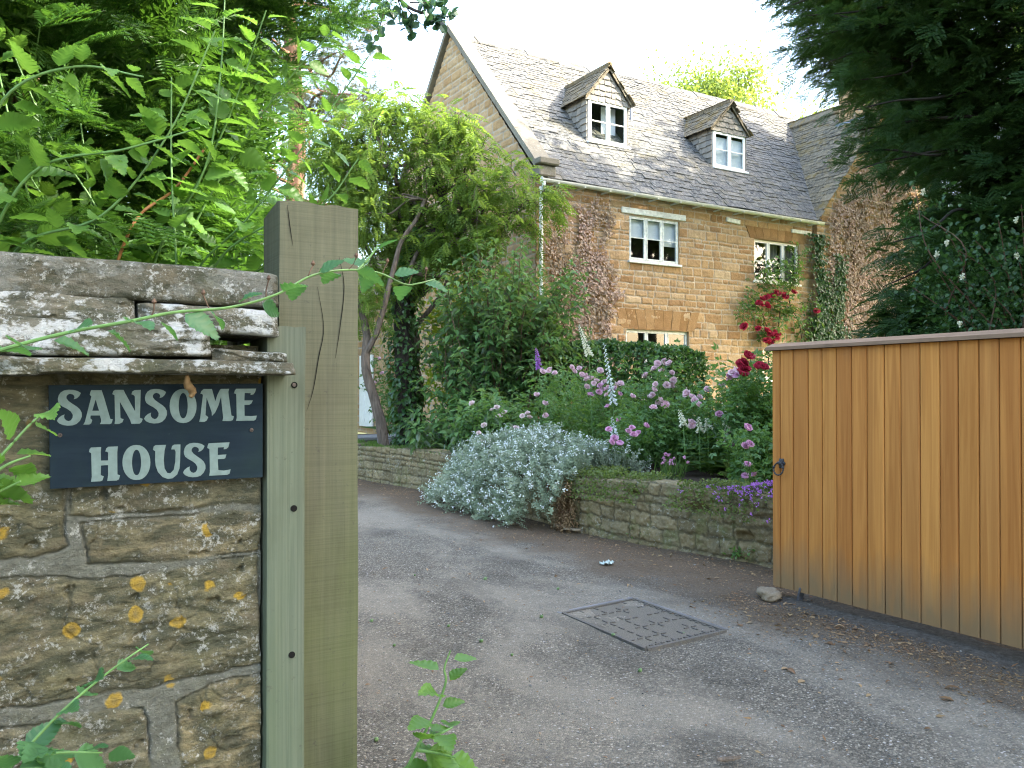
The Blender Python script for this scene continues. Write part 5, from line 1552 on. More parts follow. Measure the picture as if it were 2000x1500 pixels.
# ---- a taller dark conifer screen behind it, out of the picture on the left, that shades the drive
def conifer(name, label, base, h, rad, n, mat, seed, top=.12, T=T_YEWB, size=(.35, .6), bark='bark_dark', group=None):
    g = np.random.default_rng(seed); t = Thing(name, label, 'tree', base, group)
    b = np.array(base, float); tr = MB()
    tr.tube([b + (0, 0, -.1), b + (.05, .02, h * .4), b + (0, .05, h * .95)], [.2 * h / 7, .12 * h / 7, .02], 8)
    z = g.random(n) ** .8; a = g.uniform(0, 2 * math.pi, n); r_ = rad * (1 - (1 - top) * z ** 1.6) * (.55 + .45 * g.random(n) ** .5) * (1 + .22 * fbm(a * 1.3, z * 5, seed, 2))
    p = b + np.c_[r_ * np.cos(a), r_ * np.sin(a), .3 + z * (h - .3)]
    D = np.c_[np.cos(a), np.sin(a), np.full(n, -.2)] + g.normal(0, .4, (n, 3))
    mb = MB(); mb.inst(T, p, D, np.array((0, 0, 1.0)) + g.normal(0, .4, (n, 3)), g.uniform(*size, n), np.clip(hash01(np.floor(a * 3).astype(int), np.floor(z * 9).astype(int), seed) * .6 + g.random(n) * .4, 0, 1))
    limbs(tr, g, np.array([b + (0, 0, h * f) for f in (.2, .35, .5, .7)]), p[g.choice(n, 30)], .03 * h / 7, .008, 5)
    t.part('trunk', tr, M[bark]); t.part('crown', mb, M[mat]); return t

# ---- dark yew on the right, hanging over the gate
g = np.random.default_rng(202)
dyew = Thing('yew_tree', 'tall dark yew towering over the wooden gate at the right', 'tree', (11.7, 5.2, .55))
tr = MB()
tr.tube(spline([(11.7, 5.2, .4), (11.6, 5.25, 2.5), (11.8, 5.1, 5), (11.7, 5.2, 9)], 6), np.linspace(.32, .05, 19), 10, wob=.2)
# outline of the crown's left side, as reach from the trunk at each height
hz = np.array([.6, 1.6, 2.2, 2.9, 3.6, 4.2, 4.8, 5.4, 6.0, 6.6, 7.5, 9.0])
hr = np.array([2.30, 2.30, 2.22, 2.15, 2.0, 1.90, 2.02, 2.32, 2.7, 3.1, 3.5, 2.6])
n = 4200
z = g.uniform(.6, 8.8, n); a = g.uniform(0, 2 * math.pi, n)
a = np.where(g.random(n) < .7, g.uniform(R(130), R(320), n), a)
q = g.random(n)
lob = 1 + .13 * fbm(a * 2.0, z * 1.1, 5, 3) + .10 * np.sin(z * 5 + a * 3)
r_ = np.interp(z, hz, hr) * (.55 + .45 * q ** .45) * lob
pts = np.c_[11.7 + r_ * np.cos(a), 5.2 + r_ * np.sin(a), z - .18 * r_ * g.random(n)]
mask = fbm(a * 2.6, z * 1.5, 9, 3) > -.42
pts, a = pts[mask], a[mask]
mb = MB(); k = 8
idx = np.repeat(np.arange(len(pts)), k)
out = np.c_[np.cos(a), np.sin(a), 0 * a][idx]
O = pts[idx] + g.normal(0, .16, (len(idx), 3)) + out * g.uniform(-.25, .2, len(idx))[:, None]
D = out + g.normal(0, .42, O.shape); D[:, 2] -= .42
mb.inst(T_YEWB, O, D, np.array((0, 0, 1.0)) + g.normal(0, .4, O.shape) + out * .3, g.uniform(.22, .46, len(idx)), np.clip(hash01(idx, 5, 2) * .55 + g.random(len(idx)) * .45, 0, 1))
# drooping boughs that reach out at the top left and over the creeper wall
for (x, y, d) in ((1520, 20, 9.6), (1575, 75, 9.5), (1620, 120, 9.4), (1580, 30, 9.3), (1655, 160, 9.4), (1670, 215, 9.2), (1640, 60, 9.4), (1650, 305, 9.2), (1680, 330, 9.0), (1725, 560, 8.8), (1720, 480, 8.8), (1640, 30, 9.4), (1675, 255, 9.2)):
    e = P(x, y, d=d); s0 = np.array((11.7, 5.2, e[2] + .5)); s0 = s0 + (e - s0) * .35
    p = curved(s0, e, g, .06, .04); tr.tube(p, np.linspace(.03, .006, len(p)), 5)
    m_ = 46; t = g.random(m_) ** .6
    O = s0 + (e - s0) * t[:, None] + g.normal(0, .10, (m_, 3)) + np.array((0, 0, -.06)); D = (e - s0) / np.linalg.norm(e - s0) + g.normal(0, .4, (m_, 3)); D[:, 2] -= .35
    mb.inst(T_YEWB, O, D, np.array((0, 0, 1.0)) + g.normal(0, .35, (m_, 3)), g.uniform(.18, .34, m_), g.random(m_))
limbs(tr, g, np.array([(11.65, 5.2, f) for f in (1.5, 2.5, 3.5, 5, 6.5)]), pts[g.choice(len(pts), 70)], .035, .008, 5)
dyew.part('trunk', tr, M['bark_dark'])
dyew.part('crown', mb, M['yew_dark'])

# ---- privet with cream flower heads in front of it
g = np.random.default_rng(203)
pv = Thing('privet_bush', 'loose privet with cream flower heads growing through the dark yew above the gate', 'shrub', (8.4, 4.2, .55))
sb, lb, fb = MB(), MB(), MB()
ends = [P(x, y, d=d) for x, y, d in ((1790, 380, 7.9), (1830, 430, 7.8), (1860, 480, 7.7), (1905, 470, 7.6), (1950, 430, 7.5), (1985, 480, 7.4), (1870, 540, 7.7), (1920, 560, 7.6), (1970, 560, 7.5), (1880, 620, 7.7), (1840, 600, 7.8), (1950, 620, 7.5), (1800, 420, 7.9), (1780, 560, 7.9), (1995, 400, 7.3), (2030, 520, 7.3), (1815, 505, 7.8))]
for e in ends:
    p = curved(np.array((8.5, 4.1, .6)) + g.normal(0, .12, 3) * (1, 1, 0), e, g, .1, .05); sb.tube(p, np.linspace(.014, .004, len(p)), 5)
    m_ = 120; t = .45 + .6 * g.random(m_) ** .8
    i_ = np.clip((t * (len(p) - 1)).astype(int), 0, len(p) - 1)
    O = p[i_] + g.normal(0, .12, (m_, 3)); lb.inst(T_LEAF, O, rnd_dirs(g, m_) + (0, -.2, -.2), np.array((0, -.2, 1)) + g.normal(0, .5, (m_, 3)), np.c_[g.uniform(.034, .06, m_)], g.random(m_))
for (x, y, d) in ((1803, 375, 7.8), (1850, 475, 7.7), (1830, 497, 7.75), (1880, 540, 7.6), (1985, 500, 7.35), (1875, 632, 7.6), (1985, 430, 7.4)):
    c = P(x, y, d=d - .1); m_ = 40
    O = c + rnd_dirs(g, m_) * g.random(m_)[:, None] ** .5 * (.016, .016, .032)
    fb.inst(T_DIAMOND, O, rnd_dirs(g, m_), rnd_dirs(g, m_), np.full(m_, .018), g.random(m_))
pv.part('stems', sb, M['stem_brown']); pv.part('leaves', lb, M['privet']); pv.part('flowers', fb, M['cream_fl'], kind='stuff')

# ---- wisteria tree in front of the gable
g = np.random.default_rng(303)
wis = Thing('wisteria', 'old twisted wisteria with trailing light green leaves before the gable', 'tree', (6.25, 14.1, .55))
tr, lf = MB(), MB()
trunks = [[(6.25, 14.1, .45), (6.2, 14.15, 1.4), (6.28, 14.0, 2.3), (6.15, 14.1, 3.3), (6.3, 14.0, 4.3), (6.5, 14.0, 5.2)],
          [(6.25, 14.1, .45), (6.35, 14.05, 1.6), (6.2, 14.2, 2.8), (6.6, 14.1, 3.7), (7.1, 13.9, 4.4), (7.2, 13.8, 5.1)]]
for t in trunks:
    p = spline(t, 6); tr.tube(p, np.linspace(.12, .05, len(p)), 8, wob=.3, seed=3)
wtr = np.vstack([spline(t, 6)[14:] for t in trunks]); heads = []
for (x, y, d, r_) in ((700, 265, 15.2, .8), (760, 245, 15.0, .9), (820, 250, 15.0, .9), (880, 270, 15.0, .8), (925, 300, 14.9, .7), (690, 330, 15.2, .75), (750, 330, 15.0, .8), (830, 330, 14.8, .8), (905, 355, 14.7, .7), (960, 375, 14.8, .65), (1010, 390, 14.9, .6), (1050, 400, 15.0, .5), (690, 400, 15.1, .55), (740, 410, 14.9, .6), (990, 440, 14.8, .5), (930, 430, 14.7, .55), (870, 410, 14.8, .5), (1062, 375, 15.1, .35), (780, 210, 15.3, .5), (720, 215, 15.4, .5), (670, 300, 15.5, .6), (800, 400, 14.9, .4), (890, 240, 15.1, .4), (735, 470, 15.0, .35), (800, 470, 14.8, .4), (880, 480, 14.6, .4), (960, 470, 14.6, .4), (820, 520, 14.7, .35), (1040, 440, 15.0, .3), (690, 480, 14.9, .45), (715, 530, 14.9, .4), (765, 560, 14.9, .4), (770, 480, 14.9, .4), (850, 455, 14.9, .45), (920, 470, 14.8, .4), (1000, 330, 15.0, .4), (650, 350, 15.3, .7), (640, 260, 15.5, .7)):
    heads.append((P(x, y, d=d), r_))
for c, r_ in heads:
    q0 = wtr[int(g.integers(len(wtr)))]; p = curved(q0, c, g, .08, .10, 4); tr.tube(p, np.linspace(.05, .012, len(p)), 6, wob=.25)
    for _ in range(5):
        e = c + rnd_dirs(g, 1)[0] * r_ * (.9, .9, .6); q = curved(c, e, g, .05, .1); tr.tube(q, np.linspace(.011, .003, len(q)), 4)
    m_ = int(160 * r_ / .7)
    off = rnd_dirs(g, m_) * (g.random(m_) ** .45)[:, None] * r_ * (1, 1, .62)
    keep = fbm(off[:, 0] * 3 + c[0], off[:, 2] * 4 + c[1], 4, 2) > -.14
    off = off[keep]; m_ = len(off)
    D = off / r_ + g.normal(0, .45, (m_, 3)); D[:, 2] = D[:, 2] * .5 - .35
    s = g.uniform(.20, .34, m_)
    lf.inst(T_WIST, c + off, D, np.array((0, 0, 1.0)) + g.normal(0, .35, (m_, 3)), s, np.clip(g.random() * .5 + g.random(m_) * .5, 0, 1))
# hanging tresses
for _ in range(46):
    c, r_ = heads[int(g.integers(len(heads)))]
    a = c + np.array((g.normal(0, r_ * .6), g.normal(0, r_ * .6), -r_ * .3)); L = g.uniform(.4, 1.1)
    b = a + (g.normal(0, .08), g.normal(0, .08), -L); p = curved(a, b, g, 0, .06); tr.tube(p, np.linspace(.006, .002, len(p)), 4)
    m_ = int(12 * L) + 3; t = g.random(m_); O = a + (b - a) * t[:, None]
    D = np.c_[g.normal(0, .7, m_), g.normal(0, .7, m_), -.6 - g.random(m_)]
    lf.inst(T_WIST, O, D, np.array((0, -.3, .6)) + g.normal(0, .4, (m_, 3)), g.uniform(.14, .26, m_), g.random(m_))
wis.part('trunk', tr, M['bark']); wis.part('foliage', lf, M['wisteria'])

# ---- leaning grey trunk in front of it and the ivy-clad stump beside
g = np.random.default_rng(304)
lean = Thing('leaning_tree', 'small forked tree with a bare grey leaning trunk beside the oak post', 'tree', (5.42, 13.2, .52))
tr, lf = MB(), MB()
base = P(752, 868, X=5.42)
pa = [base + (0, 0, -.1)] + [P(x, y, d=d) for x, y, d in ((742, 820, 14.2), (726, 765, 14.2), (714, 715, 14.2), (716, 660, 14.3), (708, 610, 14.4), (690, 540, 14.5), (672, 470, 14.7), (670, 400, 14.8))]
p = spline(pa, 6); tr.tube(p, np.linspace(.10, .035, len(p)), 9, wob=.2)
pb = [P(715, 690, d=14.22)] + [P(x, y, d=d) for x, y, d in ((735, 650, 14.2), (752, 590, 14.2), (770, 520, 14.3), (785, 470, 14.4), (812, 430, 14.5), (830, 390, 14.6))]
p = spline(pb, 6); tr.tube(p, np.linspace(.055, .03, len(p)), 8, wob=.2)
ends = np.array([P(x, y, d=d) for x, y, d in ((650, 420, 14.8), (700, 350, 14.9), (640, 350, 15), (690, 430, 14.6), (730, 380, 14.7), (660, 300, 15.2), (720, 430, 14.5), (715, 560, 14.3), (725, 610, 14.4))])
limbs(tr, g, np.array([pa[-1], pa[-2], pb[-1]]), ends[:7], .02, .005, 5)
clump_leaves(lf, g, ends, .42, 130, T_WIST, (.13, .24), .3)
lean.part('trunk', tr, M['bark']); lean.part('crown', lf, M['wisteria'])
g = np.random.default_rng(305)
ivt = Thing('ivy_covered_trunk', 'dark upright tree trunk wrapped in ivy between the leaning tree and the shrub', 'tree', (6.0, 13.6, .55))
tr, lf = MB(), MB()
pa = [P(802, 870, d=14.9), P(795, 800, d=14.9), P(790, 720, d=14.9), P(785, 620, d=15), P(800, 520, d=15), P(835, 460, d=15.0), P(872, 430, d=15), P(868, 395, d=15), P(840, 330, d=15)]
p = spline(pa, 7); tr.tube(p, np.linspace(.19, .06, len(p)), 10, wob=.25)
m_ = 2100; i_ = (g.random(m_) ** 1.2 * len(p) * .62).astype(int); a = g.uniform(0, 2 * math.pi, m_)
O = p[i_] + np.c_[np.cos(a), np.sin(a), 0 * a] * (.17 + .16 * g.random(m_))[:, None] + np.c_[0 * a, 0 * a, g.normal(0, .1, m_)]
lf.inst(T_LEAF, O, np.c_[np.cos(a), np.sin(a), -.9 + 0 * a] + g.normal(0, .4, (m_, 3)), np.c_[np.cos(a), np.sin(a), .5 + 0 * a] + g.normal(0, .3, (m_, 3)), g.uniform(.06, .11, m_), g.random(m_))
ivt.part('trunk', tr, M['bark_dark']); ivt.part('ivy', lf, M['ivy'])

# ---- buddleia and the golden shrub behind it
g = np.random.default_rng(401)
bud = Thing('buddleia', 'large dark green buddleia with long drooping leaves at the corner of the cottage', 'shrub', (6.95, 12.3, .55))
st, lf = MB(), MB()
tips = []
for i in range(130):
    a = g.uniform(0, 2 * math.pi); rr = 1.5 * g.random() ** .5
    hz_ = 4.15 - .75 * (rr / 1.5) ** 2 - g.random() ** 1.4 * 2.5
    x = 6.95 + rr * math.cos(a) * 1.02 + .30 * (hz_ > 2.2); y = 12.3 + rr * math.sin(a) * .9
    e = np.array((x, y, hz_)); s0 = np.array((6.95, 12.3, .5)) + g.normal(0, .15, 3) * (1, 1, 0)
    p = curved(s0, e, g, .05, .05, 3); st.tube(p, np.linspace(.016, .004, len(p)), 4)
    q = p[len(p) // 3:]
    for kk in range(len(q)):
        tips.append((q[kk], kk / len(q)))
pp = np.array([t[0] for t in tips]); fr = np.array([t[1] for t in tips])
k = 6; idx = np.repeat(np.arange(len(pp)), k)
a = g.uniform(0, 2 * math.pi, len(idx))
O = pp[idx] + g.normal(0, .09, (len(idx), 3))
D = np.c_[np.cos(a), np.sin(a), g.normal(-.35, .35, len(idx))]
s = g.uniform(.11, .24, len(idx)) * (1.05 - .35 * fr[idx])
lf.inst(T_LEAF, O, D, np.array((0, 0, 1.0)) + g.normal(0, .3, O.shape), np.c_[s, s * .55, s], np.clip(.3 * g.random(len(idx)) + .6 * fr[idx], 0, 1))
bud.part('stems', st, M['stem_brown']); bud.part('leaves', lf, M['buddleia'])
g = np.random.default_rng(402)
gol = Thing('golden_shrub', 'yellow green shrub glowing behind the dark buddleia', 'shrub', (7.5, 14.3, .55))
st, lf = MB(), MB()
c = blob_points(g, 60, (7.5, 14.3, 2.3), (.85, .7, 1.7), .3)
limbs(st, g, np.array((7.5, 14.3, .5)), c[:30], .02, .004, 5); clump_leaves(lf, g, c, .4, 60, T_LEAF, (.07, .12), .3)
gol.part('stems', st, M['stem_brown']); gol.part('leaves', lf, M['golden'])

# ---- low leafy growth at the buddleia's foot
g = np.random.default_rng(403)
for k, (x, y, d, rx, hh, lab) in enumerate(((880, 850, 13.4, .8, .75, 'low dark leafy shrub at the foot of the buddleia above the drive'), (960, 850, 12.2, .55, .8, 'small leafy plant between the buddleia and the silver shrub'))):
    b = P(x, y, d=d); b[2] = .54
    t = Thing('low_shrub', lab, 'shrub', b); st, lf = MB(), MB()
    c = blob_points(g, 40, b + (0, 0, hh * .5), (rx, rx * .6, hh * .5), .4)
    limbs(st, g, b, c[:20], .010, .003, 4); clump_leaves(lf, g, c, .22, 34, T_LEAF, (.09, .16), .2, wid=.55)
    t.part('stems', st, M['stem_brown']); t.part('leaves', lf, M['buddleia'])

# ---- clipped hedge under the french window
g = np.random.default_rng(501)
hg = Thing('clipped_hedge', 'clipped dark evergreen hedge in front of the cottage\'s ground floor window', 'hedge', (9.6, 12.3, .55))
st, lf = MB(), MB()
hx0, hx1, hy0, hy1, ht = 7.75, 11.42, 11.75, 12.85, 2.36
n = 13000
f = g.integers(0, 10, n)
x, y, z = g.uniform(hx0, hx1, n), g.uniform(hy0, hy1, n), g.uniform(.6, ht, n)
y = np.where(f < 5, hy0 + np.abs(g.normal(0, .10, n)), y); z = np.where((f >= 5) & (f < 8), ht - np.abs(g.normal(0, .08, n)), z)
x = np.where(f == 8, hx1 - np.abs(g.normal(0, .08, n)), x)
wv_ = .10 * fbm(x * 2.2, z * 2.2, 8, 3)
corner = np.maximum(0, (z - (ht - .25)) / .25) * .14
y = y + wv_ + np.where(y < 12.3, corner, -corner); z = z + .09 * fbm(x * 2.4, y * 2, 11, 3) - .10 * sstep(10.9, 11.4, x)
D = np.c_[g.normal(0, .6, n), -.5 * (f < 5) + g.normal(0, .5, n), .55 + g.normal(0, .4, n)]
s = g.uniform(.06, .105, n)
lf.inst(T_LEAF, np.c_[x, y, z], D, np.c_[g.normal(0, .4, n), -.5 + g.normal(0, .3, n), .7 + g.normal(0, .4, n)], np.c_[s, s * .8, s], g.random(n))
for _ in range(60):
    a = np.array((g.uniform(hx0 + .2, hx1 - .2), g.uniform(12.05, 12.55), .45)); p = curved(a, a + (g.normal(0, .2), g.normal(0, .2), 1.7), g, 0, .03); st.tube(p, np.linspace(.014, .006, len(p)), 5)
hg.part('stems', st, M['stem_brown']); hg.part('leaves', lf, M['laurel'])

# ---- dry creeper, ivy and red climbing rose on the walls
def creeper(name, label, cat, yp, region, n, size, mat, seed, dens, stems=26, hang=.9):
    g = np.random.default_rng(seed); st, lf = MB(), MB()
    x0, x1, z0, z1 = region
    t = Thing(name, label, cat, ((x0 + x1) / 2, yp, z0))
    x, z = g.uniform(x0, x1, n), g.uniform(z0, z1, n)
    k = dens(x, z) > g.random(n); x, z = x[k], z[k]; n = len(x)
    O = np.c_[x, yp - .03 - .05 * g.random(n), z]
    D = np.c_[g.normal(0, .5, n), -.35 - .3 * g.random(n), -hang + g.normal(0, .35, n)]
    s = g.uniform(*size, n)
    lf.inst(T_LEAF, O, D, np.c_[g.normal(0, .45, n), -np.ones(n), .45 + g.normal(0, .3, n)], s, g.random(n))
    for _ in range(stems):
        xx = g.uniform(x0, x1); zz = g.uniform(z0, z0 + .6); p = [(xx, yp - .02, zz)]
        while p[-1][2] < z1 and len(p) < 40:
            q = (p[-1][0] + g.normal(0, .06), yp - .02 - .012 * g.random(), p[-1][2] + g.uniform(.12, .25))
            if dens(np.array([q[0]]), np.array([q[2]]))[0] < .15: break
            p.append(q)
        if len(p) > 2: st.tube(np.array(p), np.linspace(.009, .003, len(p)), 4)
    t.part('stems', st, M['stem_brown']); t.part('leaves', lf, M[mat]); return t
def d1(x, z):
    e = np.minimum(x - 8.78, 10.55 - .18 * (z > 3.6) - x + .42 * fbm(z * 1.6, x * .6, 3, 4))
    return np.clip(sstep(-.05, .18, e) * (.10 + 1.5 * sstep(-.45, .40, fbm(x * 3.2, z * 1.1, 6, 4))) * sstep(5.5, 5.2, z), 0, 1) * np.where((z > 4.6) & (x < 9.3), .35, 1)
creeper('dry_creeper', 'brown withered creeper clinging to the wall by the cottage\'s corner downpipe', 'creeper', HY - .02, (8.75, 10.75, 1.6, 5.5), 9000, (.034, .068), 'dry', 61, d1)
def d2(x, z):
    lft = 16.72 + np.maximum(0, (z - 5.7)) / WS + .12
    e = np.minimum(x - lft - .10 * fbm(z * 3, z * 0, 5, 2), 20.4 - x)
    return np.clip(sstep(-.02, .25, e) * (.62 + .9 * fbm(x * 1.6, z * .8, 16, 4) + .3), 0, 1) * np.where((z < 3.6) & (x < 17.4 + .3 * fbm(z * 2, z * 0, 1)), .12, 1)
creeper('dry_creeper', 'pinkish brown withered creeper covering the wing below the chimney', 'creeper', HY - .11, (16.8, 20.4, 1.2, 8.8), 21000, (.04, .08), 'dry', 62, d2, 40)
def d3(x, z):
    c1 = np.exp(-((x - 16.62 - .10 * np.sin(z * 2.1)) / (.20 + .10 * (3.6 - np.minimum(z, 3.6)))) ** 2) * (z < 5.3)
    c2 = np.exp(-((x - 17.25 - .08 * np.sin(z * 3)) / .17) ** 2) * (z < 4.9)
    c3 = np.exp(-((x - 16.9) / .5) ** 2 - ((z - 2.3) / .75) ** 2)
    return np.clip((c1 + c2 + c3 * 1.2) * (1.0 + 1.1 * fbm(x * 4, z * 2.5, 9, 3)), 0, 1)
creeper('ivy', 'green ivy climbing the inner corner between the cottage and its wing', 'ivy', HY - .13, (15.9, 17.8, 1.3, 5.4), 12000, (.06, .11), 'ivy', 63, d3, 24)

# bloom meshes shared by every rose
def bloom(seed, n=22, r=1.0, open_=.6):
    g = np.random.default_rng(seed); mb = MB()
    for i in range(n):
        t = i / n; a = i * 2.4 + g.normal(0, .2); h = .85 - .9 * t * open_; rr = .22 + .72 * t
        d = np.array((math.cos(a), math.sin(a), 0)); s_ = np.array((-d[1], d[0], 0)); w = .26 + .34 * t
        rows = []
        for q, up in ((0, -.30), (.5, .05 + .28 * (1 - t)), (1, .40 * h + .12 * g.normal())):
            cc_ = d * (rr * (.35 + .65 * q ** .7)) + (0, 0, up - .12 * t)
            rows.append([cc_ + s_ * w * (x * (.5 + .5 * math.sin(math.pi * (.25 + .5 * q)))) - d * abs(x) * .13 for x in (-1, 0, 1)])
        mb.grid(np.array(rows) * r, np.clip(.15 + .7 * t + g.normal(0, .12), 0, 1))
    return mb
BL = {}
for key in ('pink', 'palepink', 'mauve', 'crimson', 'red'):
    BL[key] = []
    for k in range(2):
        o = bloom(k + len(BL) * 7).build('bloom_' + key, M[key], None, True); BL[key].append(o.data); bpy.data.objects.remove(o)
def add_bloom(th, p, key, s, g):
    o = bpy.data.objects.new('flower', BL[key][int(g.integers(2))]); COL.objects.link(o); o.parent = th.o
    p = np.asarray(p, float) - th.base
    o.location = p; o.scale = (s, s, s); o.rotation_euler = (g.uniform(.3, 1.0), g.normal(0, .35), g.uniform(-.9, .9) - TH)
    return o

g = np.random.default_rng(70)
cr = Thing('climbing_rose', 'crimson climbing rose trained up the cottage wall beside the green ivy', 'rose', (15.6, HY - .12, .58))
st, lf = MB(), MB()
yw = HY - .13
paths = [[(1567, 720), (1566, 660), (1558, 625), (1545, 605), (1525, 590), (1505, 583), (1480, 590), (1465, 578)], [(1545, 605), (1540, 570), (1552, 545), (1530, 520), (1500, 525)],
         [(1500, 720), (1502, 668), (1495, 630), (1480, 600), (1455, 605), (1450, 630)], [(1567, 720), (1590, 650), (1595, 610), (1585, 580)], [(1525, 590), (1520, 640), (1515, 665)], [(1552, 545), (1560, 510), (1555, 480)], [(1500, 525), (1490, 550), (1510, 560)]]
for q in paths:
    p = spline([P(x, y, Y=yw - .05 * g.random()) for x, y in q], 5); st.tube(p, np.linspace(.016, .005, len(p)), 5)
    m_ = len(p) * 3; i_ = g.integers(0, len(p), m_)
    lf.inst(T_ROSE, p[i_] + g.normal(0, .09, (m_, 3)) * (1, .4, 1), rnd_dirs(g, m_) + (0, -.3, -.2), np.c_[g.normal(0, .4, m_), -np.ones(m_) * .7, .6 + g.normal(0, .3, m_)], g.uniform(.12, .22, m_), g.random(m_))
for (x, y) in ((1500, 530), (1530, 520), (1545, 535), (1510, 545), (1470, 578), (1455, 610), (1500, 640), (1590, 600)):
    c = P(x, y, Y=yw - .08); clump_leaves(lf, g, [c], .30, 16, T_ROSE, (.12, .2))
for (x, y) in ((1482, 591), (1490, 583), (1498, 580), (1510, 577), (1516, 570), (1520, 573), (1533, 578), (1551, 569), (1488, 594), (1453, 638), (1480, 642), (1500, 645), (1505, 652), (1512, 650), (1519, 652), (1515, 659), (1498, 665), (1507, 668), (1595, 607), (1500, 596)):
    add_bloom(cr, P(x, y, Y=yw - .16 - .06 * g.random()), 'red', g.uniform(.085, .125), g)
cr.part('stems', st, M['stem_brown']); cr.part('leaves', lf, M['rose'])

# ---- shrub roses of the bed
pinks = [(1071,725),(1083,728),(1117,717),(1122,724),(1137,732),(1145,740),(1165,742),(1172,752),(1160,748),(1180,745),(1176,760),(1170,765),(1205,750),(1212,749),(1153,770),(1184,770),(1048,770),(1065,787),(1065,812),(1284,710),(1296,707),(1306,709),(1277,719),(1258,734),(1280,750),(1315,742),(1302,752),(1278,760),(1270,774),(1274,771),(1236,773),(1291,780),(1276,795),(1301,790),(1312,748),(1340,768),(1352,774),(1357,782),(1381,760),(1409,752),(1368,788),(1351,823),(1405,806),(1430,728),(1425,735),(1438,722),(1208,818),(1210,865),(1200,855),(1238,848),(1245,845),(1263,830),(1461,834),(1455,870),(1465,866),(1460,906),(1456,928),(1405,864),(1430,870),
         (921,787),(970,795),(985,805),(975,812),(1030,806),(945,830),(935,845),(1008,835),(1020,812),(950,885),(938,890),(968,883)]
def rose_bush(label, base, ends, blooms, key, seed, leaves=5, rad=.3, size=(.075, .145), fl=(.042, .060)):
    """ends and blooms: (px, py, distance) of the cane tips and of the flowers."""
    g = np.random.default_rng(seed); th = Thing('rose_bush', label, 'rose', base, 'shrub roses in the bed'); st, lf = MB(), MB()
    tips = [P(x, y, d=d) for x, y, d in ends]
    for e in tips:
        p = curved(np.asarray(base) + (g.normal(0, .10), g.normal(0, .10), -.05), e, g, .04, .05); st.tube(p, np.linspace(.008, .003, len(p)), 5)
        i_ = np.arange(int(len(p) * .36), len(p)); m_ = len(i_) * leaves
        ii = np.repeat(i_, leaves); O = p[ii] + g.normal(0, rad * .5, (m_, 3)) * (1, 1, .7)
        D = rnd_dirs(g, m_) + (0, 0, -.1); lf.inst(T_ROSE, O, D, np.array((0, -.15, 1)) + g.normal(0, .4, (m_, 3)), g.uniform(*size, m_), np.clip(g.random(m_) * .7 + .3 * (ii / len(p)), 0, 1))
    blooms = blooms + [(x + g.normal(0, 9), y + g.normal(0, 9), d + g.normal(0, .15)) for x, y, d in blooms if g.random() < .55]
    for (x, y, d) in blooms:
        q = P(x, y, d=d); kk = key if not isinstance(key, (tuple, list)) else key[int(g.integers(len(key)))]
        add_bloom(th, q, kk, g.uniform(*fl), g)
        e = min(tips, key=lambda t: np.linalg.norm(t - q)); p = curved(e + (0, 0, -.15), q + (0, 0, -.02), g, 0, .05); st.tube(p, np.linspace(.004, .0025, len(p)), 4)
    th.part('canes', st, M['stem_green']); th.part('leaves', lf, M['rose']); return th
g = np.random.default_rng(75)
def near(x0, x1, y0=0, y1=2000): return [(x, y) for x, y in pinks if x0 <= x < x1 and y0 <= y < y1]
def wd(q, d): return [(x, y, d + g.uniform(-.25, .25)) for x, y in q]
def bed(px, py): p = P(px, py, Z=.56); return p
rose_bush('shrub rose with pale pink blooms rising out of the silver shrub', bed(975, 862), wd([(925, 800), (950, 830), (970, 810), (990, 815), (1010, 835), (1030, 815), (940, 860), (985, 850), (960, 880), (1000, 870), (1035, 850), (950, 790)], 11.6), wd(near(900, 1040), 11.2), 'palepink', 1)
rose_bush('tall shrub rose crowded with lilac pink clusters left of the white foxgloves', bed(1110, 868), wd([(1060, 740), (1080, 745), (1100, 730), (1120, 735), (1140, 750), (1060, 800), (1090, 790), (1120, 790), (1145, 800), (1080, 840), (1120, 850), (1055, 830), (1100, 830), (1150, 840), (1070, 770)], 11.4), wd(near(1040, 1150), 11.1), 'pink', 2, 6, .36)
rose_bush('shrub rose with the densest lilac pink cluster below the tallest white foxglove', bed(1200, 880), wd([(1160, 765), (1180, 770), (1200, 765), (1215, 760), (1170, 810), (1200, 810), (1225, 800), (1180, 845), (1210, 850), (1235, 830), (1155, 850)], 10.9), wd(near(1150, 1225, 0, 800), 10.6), ('pink', 'mauve'), 3, 6, .34)
rose_bush('shrub rose topped by a pale pink cluster before the right end of the hedge', bed(1300, 900), wd([(1285, 725), (1300, 722), (1270, 745), (1315, 755), (1255, 750), (1290, 780), (1265, 790), (1310, 790), (1300, 820), (1270, 830), (1320, 830), (1290, 850)], 10.4), wd(near(1225, 1325, 700, 800), 10.1), 'pink', 4, 6, .32)
rose_bush('sparse bare-stemmed shrub rose with small fading blooms over the open soil', bed(1245, 905), wd([(1208, 825), (1240, 850), (1265, 835), (1230, 870), (1215, 870), (1255, 810), (1275, 860)], 9.9), wd(near(1195, 1270, 800, 900), 9.6), 'mauve', 5, 4, .26)
rose_bush('shrub rose with a large open pink bloom beside the small cream foxgloves', bed(1345, 905), wd([(1340, 780), (1358, 790), (1380, 772), (1350, 830), (1330, 810), (1370, 805), (1390, 800), (1360, 850), (1335, 860), (1400, 780), (1320, 850), (1385, 850)], 9.9), wd(near(1335, 1400, 700, 830), 9.5), 'pink', 6, 6, .3, fl=(.045, .062))
rose_bush('shrub rose of few pink blooms with thin stems over the lawn', bed(1430, 905), wd([(1405, 770), (1430, 800), (1410, 815), (1425, 860), (1405, 870), (1440, 840), (1395, 850)], 9.6), wd(near(1400, 1440, 740, 900), 9.3), 'mauve', 7, 5, .28)
